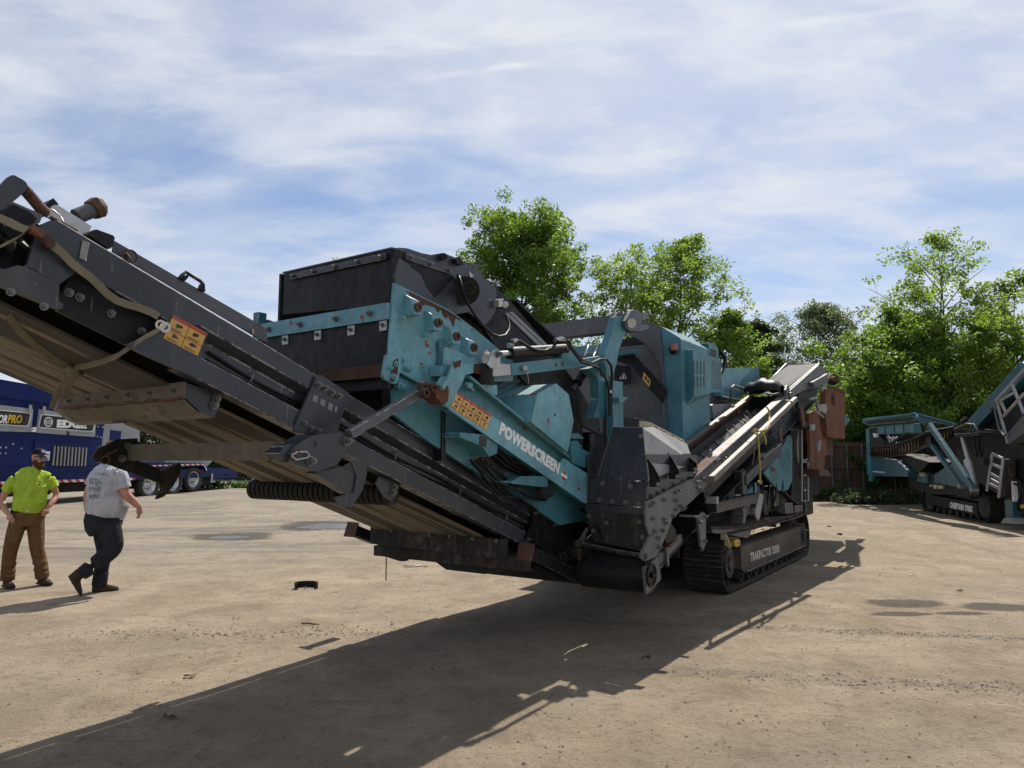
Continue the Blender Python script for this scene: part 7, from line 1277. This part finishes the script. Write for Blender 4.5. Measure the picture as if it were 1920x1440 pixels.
fuse(b, 'shirt', 'grey_tee', M2, .011, 8, 'light grey T-shirt with dark back print')
b = PB(); ell_tube(b, [((.005, 0, 1.0), .232, .185), ((.0, 0, .92), .245, .195), ((.01, 0, .83), .235, .19), ((.03, 0, .76), .20, .17)], 20)
limb(b, [(.06, .09, .88), (.11, .10, .70), (.135, .10, .56), (-.02, .10, .41), (-.225, .10, .255)], [.150, .142, .118, .104, .090])
limb(b, [(.0, -.09, .88), (.02, -.09, .68), (.035, -.08, .50), (.01, -.08, .28), (-.005, -.08, .07)], [.145, .130, .102, .092, .096])
for f in (.06, .13, .22, .34):
    p_ = Vector((-.005, -.08, .07)).lerp(Vector((.035, -.08, .5)), f); ell_tube(b, [((p_.x, p_.y, p_.z-.014), .092, .092), ((p_.x, p_.y, p_.z), .103, .103), ((p_.x, p_.y, p_.z+.014), .092, .092)], 14)
fuse(b, 'jeans', 'denim', M2, .011, 2, 'dark jeans')
b = PB(); b.slab([(.03, .193, .95), (.19, .165, .94), (.19, .16, .80), (.11, .178, .775), (.035, .19, .80)], (0, .012, 0)); b.build('back_pocket', 'denim', M2, .006)
b = PB(); shoe(b, (-.085, -.08, .0), (.235, -.07, .0), .085, .05); fuse(b, 'boot', 'boot', M2, .009, 2)
b = PB(); shoe(b, (-.375, .10, .235), (-.225, .10, -.012), .085, .05); limb(b, [(-.235, .10, .27), (-.32, .1, .2)], [.075, .065], 3); fuse(b, 'boot', 'boot', M2, .009, 2)

# ------------------------------------------------------------------ trees and shrubs
def leaf_mat(name, c0, c1, trans):
    k = NT(name); n1 = k.noise(.9, 3, .6); n2 = k.noise(17, 2, .6)
    c = k.mix(k.ramp(n1, .3, .7), c0, c1); c = k.mix(k.math('MULTIPLY', k.ramp(n2, .4, .7), .5), c, tuple(x*.55 for x in c0))
    k.out(c, .5); k.b.inputs['Specular IOR Level'].default_value = .35
    tr = k.n('ShaderNodeBsdfTranslucent'); k.L.new(k.mix(1.0, c, trans, 'MULTIPLY'), tr.inputs['Color'])
    ms = k.n('ShaderNodeMixShader'); ms.inputs[0].default_value = .5; k.L.new(k.b.outputs[0], ms.inputs[1]); k.L.new(tr.outputs[0], ms.inputs[2]); k.L.new(ms.outputs[0], k.t.nodes['Material Output'].inputs[0])
leaf_mat('leaf_maple', (.085, .155, .032), (.15, .235, .050), (1.9, 1.9, .9))
leaf_mat('leaf_bright', (.118, .195, .042), (.20, .29, .070), (1.8, 1.8, .9))
leaf_mat('leaf_pale', (.12, .16, .085), (.18, .22, .13), (1.2, 1.3, .9))
leaf_mat('leaf_pine', (.065, .10, .045), (.105, .145, .065), (1.2, 1.2, .9))
leaf_mat('leaf_ivy', (.045, .11, .02), (.09, .18, .035), (1.3, 1.4, .7))
paint('bark', (.060, .048, .036), .9, .4, (.03, .025, .02), 0, .3, 50)
paint('bark_pale', (.13, .11, .09), .9, .4, (.06, .05, .04), 0, .3, 51)
def leaves_mesh(name, cents, rads, per, size, mat, rng, droop=.0, narrow=.55, flat=.8):
    C_ = np.repeat(np.array(cents), per, axis=0); Rr = np.repeat(np.array(rads), per)
    n = len(C_); d = rng.normal(size=(n, 3)); d /= np.linalg.norm(d, axis=1)[:, None]; rr = rng.random(n)**.45
    pos = C_+d*(rr*Rr)[:, None]*np.array([1, 1, flat])
    nr = rng.normal(size=(n, 3))*.65+np.array([0, 0, .75]); nr /= np.linalg.norm(nr, axis=1)[:, None]
    ax = np.cross(nr, rng.normal(size=(n, 3))); ax /= np.linalg.norm(ax, axis=1)[:, None]; bx_ = np.cross(nr, ax)
    sz = size*rng.uniform(.55, 1.25, n)
    ax = ax-np.array([0, 0, droop]); 
    a = ax*sz[:, None]; b_ = bx_*(sz*narrow)[:, None]; fold = nr*(sz*.22)[:, None]
    v = np.stack([pos-a, pos+b_+fold, pos+a, pos-b_+fold], 1).reshape(-1, 3)
    me = bpy.data.meshes.new(name); me.vertices.add(4*n); me.vertices.foreach_set('co', v.ravel()); me.loops.add(4*n); me.polygons.add(n)
    me.loops.foreach_set('vertex_index', np.arange(4*n, dtype=np.int32)); me.polygons.foreach_set('loop_start', np.arange(0, 4*n, 4, dtype=np.int32)); me.polygons.foreach_set('loop_total', np.full(n, 4, dtype=np.int32))
    me.update(calc_edges=True); me.materials.append(MAT[mat]); return me
def tree(name, label, base, h, prof, seed, mat='leaf_maple', bark='bark', leaf=.13, per=55, nb=34, sub=6, clump=.42, trunk_r=None, lean=(0, 0), group=None, first=.22, up=.45, stems=1, droop=0., sparse=1.0):
    """prof: list of (height fraction, crown radius in m)"""
    rng = np.random.default_rng(seed); rr = random.Random(seed); root = empty(name, base); tag(root, label, 'tree', group)
    hf = [p[0] for p in prof]; hr_ = [p[1] for p in prof]; T = MB(False); cents = []; rads = []; tr = trunk_r or h*.014
    for st_ in range(stems):
        a0 = st_*6.283/stems+rr.random(); sp = 0 if stems == 1 else .18; x, y = sp*math.cos(a0), sp*math.sin(a0); hh = h*(1 if st_ == 0 else rr.uniform(.72, .95)); pts = []
        dx_, dy_ = (lean[0], lean[1]) if stems == 1 else (lean[0]+math.cos(a0)*.13, lean[1]+math.sin(a0)*.13)
        for i in range(11): f = i/10; pts.append(Vector((x+dx_*hh*f+.05*h/8*math.sin(i*1.3+seed), y+dy_*hh*f+.05*h/8*math.cos(i*1.7+seed), hh*f-.1)))
        T.tube(pts, [max(.012, tr*(1-.93*(i/10)**.8)/(1 if stems == 1 else 1.3)) for i in range(11)], 8)
        def on(f): g_ = f*10; i = min(int(g_), 9); return pts[i].lerp(pts[i+1], g_-i)
        for k_ in range(max(6, nb//stems)):
            f = first+(1-first)*((k_+rr.random())/max(6, nb//stems))**.9; f = min(f, .985); rad = np.interp(f*hh/h, hf, hr_)*rr.uniform(.65, 1.08)
            az = k_*2.4+rr.uniform(-.5, .5); p0 = on(f); upv = up*rad*rr.uniform(.6, 1.3)+.15; end = p0+Vector((math.cos(az)*rad, math.sin(az)*rad, upv))
            mid = p0.lerp(end, .5)+Vector((rr.uniform(-.1, .1)*rad, rr.uniform(-.1, .1)*rad, .10*rad)); r0 = tr*.42*(1-f*.75)
            T.tube([p0, mid, end], [r0, r0*.6, .008], 6)
            for s_ in range(sub):
                g_ = rr.uniform(.30, 1.0); q = p0.lerp(mid, g_*2) if g_ < .5 else mid.lerp(end, g_*2-1)
                e2 = q+Vector((rr.gauss(0, 1), rr.gauss(0, 1), rr.gauss(.25, .7)))*rad*.22
                if g_ > .5: T.tube([q, e2], [r0*.35, .005], 4)
                if rr.random() < sparse: cents.append(e2); rads.append(clump*rr.uniform(.6, 1.25))
    T.build('trunk', bark, root)
    o = bpy.data.objects.new('crown', leaves_mesh('crown', cents, rads, per, leaf, mat, rng, droop)); COL.objects.link(o); o.parent = root
    return root
GT = 'trees along the back of the yard'
def BX(px, Y): return (px-960)/1331*Y*.994       # sideways place of a plant at distance Y
tree('maple_tree', 'tall full maple with dark green crown, left of the other trees behind the crusher', (0.51, 34, 0.44), 12.7, [(0, .5), (.33, 3.4), (.45, 3.9), (.6, 3.6), (.75, 3.1), (.9, 2.4), (1, 1.5)], 3, 'leaf_maple', leaf=.085, per=96, nb=68, sub=10, clump=.48, group=GT, first=.34, sparse=.95)
tree('young_maple', 'lighter airy maple behind the engine housing', (6.81, 32, 0.40), 11.5, [(0, .5), (.28, 3.3), (.45, 3.3), (.6, 2.9), (.8, 2.1), (1, .6)], 5, 'leaf_bright', leaf=.082, per=58, nb=66, sub=10, clump=.44, group=GT, first=.25, stems=2, sparse=.9)
tree('bushy_tree', 'low bright green tree right of the airy maple', (9.30, 30, 0.36), 7.4, [(0, .6), (.3, 2.0), (.6, 1.8), (.85, 1.1), (1, .3)], 7, 'leaf_bright', leaf=.085, per=60, nb=30, sub=7, clump=.40, group=GT, first=.2)
tree('pine_tree', 'dark feathery pine above the folded belt', (13.40, 38, 0.52), 8.6, [(0, 1.0), (.3, 2.3), (.6, 1.7), (.85, 1.0), (1, .15)], 9, 'leaf_pine', leaf=.12, per=55, nb=44, sub=8, clump=.36, group=GT, first=.2, up=.12, sparse=.9)
tree('willow_tree', 'pale grey-green feathery tree left of the big right-hand trees', (18.36, 42, 0.60), 9.8, [(0, 1.2), (.3, 3.2), (.6, 3.2), (.85, 2.0), (1, .6)], 11, 'leaf_pale', leaf=.09, per=50, nb=48, sub=8, clump=.5, group=GT, first=.2, up=.9)
tree('bushy_tree', 'low tree peeping over the black rubber hood', (-11.01, 44, 0.64), 13.6, [(0, .5), (.5, 1.5), (.8, .9), (1, .25)], 13, 'leaf_bright', leaf=.12, per=40, nb=16, sub=5, clump=.4, group=GT, first=.5)
GR_ = 'trees beyond the fence'
tree('tall_tree', 'tallest tree at right with sparse windblown top', (17.15, 28, 0.32), 10.6, [(0, .6), (.2, 2.2), (.45, 1.9), (.6, 1.1), (.72, 1.7), (.9, 1.3), (1, .35)], 15, 'leaf_bright', leaf=.078, per=46, nb=54, sub=8, clump=.40, group=GR_, first=.2, stems=3, up=.8, sparse=.7)
tree('leafy_tree', 'broad leafy tree just left of the tallest one', (14.22, 27, 0.30), 7.0, [(0, 1.0), (.25, 2.8), (.5, 2.5), (.75, 1.7), (1, .4)], 17, 'leaf_maple', leaf=.08, per=70, nb=44, sub=8, clump=.42, group=GR_, first=.18, stems=2)
tree('leafy_tree', 'broad leafy tree at the right edge above the screener', (18.36, 26, 0.28), 8.2, [(0, 1.0), (.25, 3.3), (.5, 3.2), (.75, 2.4), (1, .6)], 19, 'leaf_bright', leaf=.08, per=70, nb=48, sub=8, clump=.44, group=GR_, first=.16, stems=3)
tree('leafy_tree', 'shaded leafy tree between the tallest tree and the right edge', (19.16, 30, 0.36), 6.0, [(0, 1.0), (.25, 3.2), (.5, 3.0), (.75, 2.0), (1, .5)], 21, 'leaf_maple', leaf=.08, per=70, nb=46, sub=8, clump=.46, group=GR_, first=.12, stems=2)
tree('leafy_tree', 'leafy tree behind the rusty hopper', (14.82, 31, 0.38), 5.2, [(0, 1.0), (.25, 2.6), (.5, 2.5), (.75, 1.6), (1, .4)], 23, 'leaf_maple', leaf=.08, per=70, nb=42, sub=8, clump=.46, group=GR_, first=.12, stems=2)
tree('leafy_tree', 'darker leafy tree set back between two others', (18.86, 33, 0.42), 6.6, [(0, 1.5), (.25, 3.2), (.5, 3.0), (.75, 2.0), (1, .5)], 25, 'leaf_maple', leaf=.09, per=70, nb=44, sub=8, clump=.52, group=GR_, first=.1, stems=2)
def shrub(name, label, base, ext, n, seed, mat='leaf_ivy', leaf=.08, per=45, clump=.30, group=None, cat='shrub'):
    rng = np.random.default_rng(seed); rr = random.Random(seed); root = empty(name, base); tag(root, label, cat, group); T = MB(False); cents = []
    for i in range(n):
        a, r_ = rr.random()*6.283, math.sqrt(rr.random()); x, y = math.cos(a)*r_*ext[0], math.sin(a)*r_*ext[1]; z = ext[2]*(1-.65*r_*r_)*rr.uniform(.25, 1.0); cents.append((x, y, z))
        if i % 3 == 0: T.tube([(x*.25, y*.25, -.05), (x*.7, y*.7, z*.6), (x, y, z)], [.02, .012, .005], 4)
    T.build('stem', 'bark', root)
    o = bpy.data.objects.new('foliage', leaves_mesh('foliage', cents, [clump]*n, per, leaf, mat, rng)); COL.objects.link(o); o.parent = root; return root
GS = 'undergrowth along the fence'
shrub('vine_shrub', 'bright ivy mound spilling over the brown fence', (13.46, 26.5, 0.29), (2.0, .8, 3.6), 190, 31, 'leaf_ivy', group=GS)
shrub('vine_shrub', 'leafy mound behind the teal hopper', (15.82, 27.5, 0.31), (2.4, 1.0, 3.9), 210, 33, 'leaf_bright', group=GS)
shrub('vine_shrub', 'leafy mound under the right-hand trees', (17.29, 26, 0.28), (2.6, 1.2, 3.6), 220, 35, 'leaf_maple', group=GS)
shrub('vine_shrub', 'bush behind the rusty hopper wing', (13.65, 29, 0.34), (1.6, 1.0, 3.0), 130, 37, 'leaf_maple', group=GS)
shrub('weed_clump', 'low weeds at the foot of the fence below the rusty hopper', (11.20, 25.2, 0.26), (.8, .35, .5), 45, 39, 'leaf_pine', leaf=.06, per=30, clump=.2, group=GS)
shrub('weed_clump', 'dark weeds in the shade under the teal hopper', (12.37, 24.0, 0.24), (1.4, .4, .4), 70, 41, 'leaf_pine', leaf=.06, per=30, clump=.2, group=GS)
shrub('weed_clump', 'weeds between fence and screener tracks', (11.76, 24.6, 0.25), (.7, .35, .4), 40, 43, 'leaf_pine', leaf=.06, per=30, clump=.2, group=GS)
GH = 'dark hedge far behind the trailer'
for i, (px, yy_, lab) in enumerate(((425, 42, 'dark hedge bush behind the trailer tail'), (490, 41, 'dark hedge bush below the conveyor belt'), (355, 44, 'dark hedge bush behind the trailer wheels'), (560, 43, 'dark hedge bush seen beside the disc roller'), (290, 46, 'dark hedge bush behind the trailer fender'), (225, 46, 'dark hedge bush behind the silver post'))):
    shrub('hedge_bush', lab, (BX(px, yy_), yy_, .5), (2.3, .9, 3.6), 190, 51+i, 'leaf_pine', leaf=.12, per=45, clump=.42, group=GH)
shrub('weed_clump', 'grassy weeds on the bank right of the trailer wheels', (BX(425, 33), 33, .4), (1.6, .4, .35), 60, 61, 'leaf_ivy', leaf=.06, per=26, clump=.18, group=GH)
# ---- fence
def fence():
    y0 = 26.0; xa, xb = BX(1500, 26.0), BX(1760, 26.0); root = empty('brown_fence', ((xa+xb)/2, y0, .28)); tag(root, 'brown panel fence with pale posts below the ivy, behind the screener', 'fence'); L = xb-xa
    paint('fence_brown', (.085, .048, .034), .75, .35, (.04, .025, .02), 0, .25, 60)
    n = 9; w = L/n
    for i in range(n):
        b = MB(False); x0 = -L/2+i*w; m_ = 14
        top = [(x0+w*j/m_, (.015 if j % 2 else -.015), 2.05) for j in range(m_+1)]; bt = [(x, y, .02) for x, y, z in top]
        b.add(top+bt, [[j, j+1, m_+2+j, m_+1+j] for j in range(m_)]); b.add([(x, y+.02, z) for x, y, z in top]+[(x, y+.02, z) for x, y, z in bt], [[j, m_+1+j, m_+2+j, j+1] for j in range(m_)])
        b.build('fence_panel', 'fence_brown', root)
    for z_ in (.35, 1.15, 1.95):
        b = MB(False); b.box(-L/2, L/2, -.07, -.03, z_-.04, z_+.04); b.build('fence_rail', 'fence_brown', root, .004)
    for i in range(n+1):
        b = MB(False); x0 = -L/2+i*w; b.cyl((x0, -.09, -.1), (x0, -.09, 2.0), .03, 8); b.build('fence_post', 'grey_mid', root)
fence()
b = MB(False); xa, xb = BX(1400, 60), BX(1750, 60); b.box(xa, xb, 60, 70, .9, 8.0); bl_ = b.build('pale_warehouse', 'panel_grey', None, .05); tag(bl_, 'pale flat building glimpsed through the trees', 'building')

# ------------------------------------------------------------------ straps, rope, debris, stones
root = empty('ratchet_strap', (1.85, 9.75, 0), R(90-34.2)); tag(root, 'worn tan ratchet strap wrapped around the raised conveyor', 'strap')
h = Vector((0, .012, .026))
def rib(name, path, wv, mat='strap', th=.002):
    b = MB(); b.ribbon(path, wv, th); return b.build(name, mat, root)
rib('strap_band', [(-7.912,0.46,2.738),(-7.861,0.46,2.729),(-7.828,0.47,2.713),(-7.795,0.48,2.705)], (.012, 0, .016))
rib('strap_band', [(-7.681,0.47,2.666),(-7.641,0.47,2.639),(-7.594,0.46,2.605),(-7.552,0.46,2.579),(-7.504,0.45,2.559),(-7.462,0.44,2.531),(-7.423,0.44,2.499),(-7.366,0.43,2.475),(-7.313,0.43,2.465),(-7.253,0.43,2.459),(-7.19,0.43,2.446),(-7.155,0.43,2.431)], (.009, 0, .018))
rib('strap_band', [(-7.788,0.46,2.708),(-7.822,0.45,2.664),(-7.88,0.45,2.613),(-7.904,0.44,2.585)], (.009, 0, .015))
rib('strap_band', [(-7.144,0.43,2.367),(-7.211,0.43,2.322),(-7.26,0.4,2.274),(-7.285,0.3,2.222),(-7.265,0.1,2.209),(-7.251,-0.1,2.204),(-7.238,-0.25,2.213)], (.006, 0, .018))
rib('strap_band', [(-7.703,0.1,2.38),(-7.591,-0.05,2.335),(-7.482,-0.15,2.291),(-7.374,-0.22,2.247),(-7.266,-0.28,2.212)], (.009, .012, .011))
rib('strap_band', [(-7.193,-0.3,2.191),(-7.174,-0.4,2.162),(-7.137,-0.55,2.112),(-7.114,-0.62,2.062)], (.018, 0, .004))
rib('strap_band', [(-7.247,-0.3,2.156),(-7.199,-0.5,2.119),(-7.092,-0.8,2.08),(-7.023,-1,2.027)], (.017, 0, .004))
b = MB(); b.tube([(-7.266,-0.28,2.212),(-7.241,-0.27,2.188),(-7.219,-0.26,2.201),(-7.2,-0.27,2.189),(-7.222,-0.28,2.172),(-7.25,-0.28,2.18)], .024, 8); b.build('strap_knot', 'strap', root)
b = MB(); b.plate([(-7.785,2.722),(-7.77,2.734),(-7.723,2.714),(-7.737,2.683),(-7.778,2.699)], .455, .49); b.build('ratchet_handle', 'rust', root, .004)
b = MB(); b.plate([(-7.735,2.692),(-7.706,2.709),(-7.683,2.685),(-7.681,2.66),(-7.697,2.649),(-7.72,2.669)], .45, .48); b.cyl((-7.681,0.44,2.681), (-7.705,0.5,2.664), .02, 10); b.build('ratchet_buckle', 'rust_dark', root, .003)
b = MB(); b.ring((-7.142,0.43,2.391), (-7.147,0.44,2.389), .026, .014, 14); b.build('strap_hook', 'zinc', root); b = MB(); b.ring((-7.12,0.43,2.381), (-7.125,0.445,2.379), .028, .013, 14); b.build('strap_hook', 'zinc', root)
root = empty('yellow_rope', (1.85, 9.75, 0), R(90-34.2)); tag(root, 'yellow rope knotted round the side conveyor rail with its end hanging down', 'rope')
def twist(path, r, n=5):
    P_ = [Vector(p) for p in path]; out = []
    for i in range(len(P_)-1):
        for j in range(n): out.append(P_[i].lerp(P_[i+1], j/n))
    return out+[P_[-1]]
b = MB()
for ph in (0, 2.09, 4.19):
    for pth in ([(1.114,1.32,2.435),(1.137,1.34,2.4),(1.098,1.36,2.307),(0.767,1.44,2.179),(0.451,1.48,2.099),(0.137,1.48,2.063),(-0.025,1.48,2.045),(0.049,1.47,1.985),(0.082,1.47,1.897),(0.093,1.47,1.734),(0.107,1.47,1.571),(0.089,1.47,1.434)],):
        pts = twist(pth, .01, 9); b.tube([p+Vector((math.cos(i*.9+ph)*.006, math.sin(i*.9+ph)*.006, math.sin(i*.9+ph+1)*.002)) for i, p in enumerate(pts)], .0085, 5)
b.build('rope_line', 'rope_yellow', root)
b = MB(); b.tube([(-0.071,1.45,2.057),(-0.088,1.48,2.074),(-0.028,1.5,2.069),(-0.078,1.5,2.031),(-0.161,1.48,2.022),(-0.131,1.46,2.042),(-0.164,1.5,2.052)], .014, 7); b.tube([(0.053,1.47,1.435),(0.018,1.47,1.411),(0.108,1.47,1.403),(0.133,1.47,1.421),(0.066,1.47,1.435)], .014, 7); b.tube([(0.145,1.49,2.057),(0.28,1.49,2.016),(0.343,1.49,1.953),(0.349,1.49,1.896)], .014, 7); b.build('rope_knot', 'rope_yellow', root)
b = MB(); b.tube([(0.473,1.3,1.907),(0.435,1.32,1.814),(0.377,1.32,1.722),(0.332,1.31,1.632)], .008, 6); b.tube([(1.259,1,2.399),(1.309,1.02,2.358),(1.451,1.02,2.278)], .012, 6); b.build('loose_end', 'strap', root)
root = empty('tie_cord', (1.85, 9.75, 0), R(90-34.2)); tag(root, 'pale cord tying the folded belt down across the side conveyor', 'cord')
b = MB(); b.tube([(2.686,0.66,2.773),(2.771,0.75,2.791),(2.759,0.85,2.801),(2.475,1,2.731),(2.424,1.15,2.708),(2.362,1.27,2.7),(2.284,1.33,2.63),(2.048,1.44,2.563)], .011, 6); b.tube([(1.565,0.7,2.504),(1.698,0.72,2.503),(1.75,0.74,2.437),(1.655,0.78,2.34),(1.603,0.86,2.275),(1.459,0.98,2.228)], .014, 6); b.tube([(1.606,0.68,2.507),(1.617,0.7,2.522),(1.689,0.7,2.504),(1.653,0.68,2.487)], .014, 6); b.tube([(2.743,0.66,2.769),(2.671,0.7,2.736),(2.641,0.7,2.636)], .02, 6); b.build('cord_line', 'strap', root)
# rubber off-cut ring
g = (-2.738,9.677,0); b = MB(False); r0 = .155; pts = [(math.cos(a)*r0, math.sin(a)*r0*.8) for a in np.linspace(R(-30), R(235), 22)]
vs = []
for x, y in pts: vs += [(x, y, 0), (x, y, .088), (x*.93, y*.93, .088), (x*.93, y*.93, 0)]
n = len(pts); fs = [[i*4+k_, i*4+(k_+1) % 4, i*4+4+(k_+1) % 4, i*4+4+k_] for i in range(n-1) for k_ in range(4)]+[[0, 1, 2, 3], [4*n-4, 4*n-3, 4*n-2, 4*n-1]]
b.add(vs, fs); o = b.build('rubber_offcut', 'rubber', None); o.location = (g[0], g[1], g[2]-.01); tag(o, 'curved black strip of pipe lying on the dirt left of the machine', 'scrap')
g = (-2.096,7.563,0); b = MB(False); b.tube([(-.09, .03, .012), (-.02, .0, .02), (.04, -.01, .014), (.11, -.012, .01)], [.007, .009, .008, .004], 6); o = b.build('stick', 'bark', None); o.location = g; tag(o, 'short dark stick on the dirt near the shadow edge', 'stick')
def leafpile(gp, s, label, mat='wood', seed=1):
    rr = random.Random(seed); b = MB(False)
    for i in range(7):
        a = rr.random()*6.28; x, y = rr.uniform(-.04, .04), rr.uniform(-.02, .02); u = Vector((math.cos(a), math.sin(a), rr.uniform(.1, .6)))*s*.6*rr.uniform(.5, 1); w_ = Vector((-math.sin(a), math.cos(a), rr.uniform(-.3, .3)))*s*.3
        p = Vector((x, y, .012)); b.slab([tuple(p-u*.5), tuple(p+w_), tuple(p+u), tuple(p-w_)], (0, 0, .003))
    o = b.build('dry_leaf', mat, None); o.location = gp; tag(o, label, 'leaf', 'dry leaves on the dirt')
leafpile((-2.529,5.804,0), .05, 'dry leaf at the edge of the conveyor shadow', 'rust_dark', 1); leafpile((-2.962,7.835,0), .03, 'pale dry leaf left of the stick', 'wood', 2); leafpile((-2.263,4.9,0), .05, 'dark leaf inside the conveyor shadow', 'rust_dark', 3); leafpile((-2.713,9.638,0), .045, 'pale dry leaf inside the black pipe strip', 'wood', 4); leafpile((1.146,6.317,0), .05, 'dark leaf right of the hopper shadow', 'rust_dark', 5)
leafpile((7.133,15.698,0.074), .16, 'brown leaf litter on the dirt right of the crusher', 'rust', 6); leafpile((7.578,17.218,0.104), .12, 'small brown leaf litter right of the crusher tracks', 'rust', 7); leafpile((5.824,9.484,0), .07, 'dark clod near the right-hand puddles', 'black_steel', 8); leafpile((5.882,10.679,0), .05, 'pale chip above the right-hand puddles', 'white_print', 9)
g = (-1.616,11.567,0); b = MB(False); pts = [(math.sin(i*1.1)*.12-.1+i*.02, math.cos(i*1.7)*.06, .015+.01*math.sin(i*2)) for i in range(16)]; b.tube(pts, .008, 5); o = b.build('string_scrap', 'cream', None); o.location = g; tag(o, 'tangled pale string on the dirt under the conveyor', 'string')
# loose stones
rng = np.random.default_rng(5); stones = MB(False)
def stone(x, y, s):
    z = ground_z(x, y)+relief(x, y); vs = []
    for (a, b_, c_) in ((1, 0, .1), (-1, 0, .1), (0, 1, .1), (0, -1, .1), (0, 0, .75), (0, 0, -.3)): vs.append((x+s*(a+rng.uniform(-.25, .25)), y+s*(b_+rng.uniform(-.25, .25)), z+s*(c_+rng.uniform(-.12, .12))))
    stones.add(vs, [[0, 2, 4], [2, 1, 4], [1, 3, 4], [3, 0, 4], [2, 0, 5], [1, 2, 5], [3, 1, 5], [0, 3, 5]])
for i in range(5200):
    Y = 2.8+rng.random()**1.6*17; x = rng.uniform(-.78, .78)*Y; stone(x, Y, abs(rng.normal(0, .0050))+.0028)
for (x0, y0, x1, y1, w_, xs) in RUTS[:2]:
    for i in range(700):
        f = rng.random()**.8; x = x0+(x1-x0)*f; y = y0+(y1-y0)*f+rng.normal(0, w_*.5)
        if rng.random() < min(1, .15+f*1.2): stone(x, y, abs(rng.normal(0, .006))+.003)
cl_ = [(-1.112,7.266,0), (-2.117,7.266,0), (-3.44,7.158,0), (-0.515,5.931,0), (-2.901,7.116,0)]
for c_ in cl_:
    for i in range(110): stone(c_[0]+rng.normal(0, .55), c_[1]+rng.normal(0, .10), abs(rng.normal(0, .007))+.004)
paint('stone_grey', (.15, .128, .10), .9, .5, (.2, .16, .12), 0, .4, 70)
o = stones.build('loose_stones', 'stone_grey', None); o['kind'] = 'stuff'; o['label'] = 'small loose stones scattered on the dirt yard'
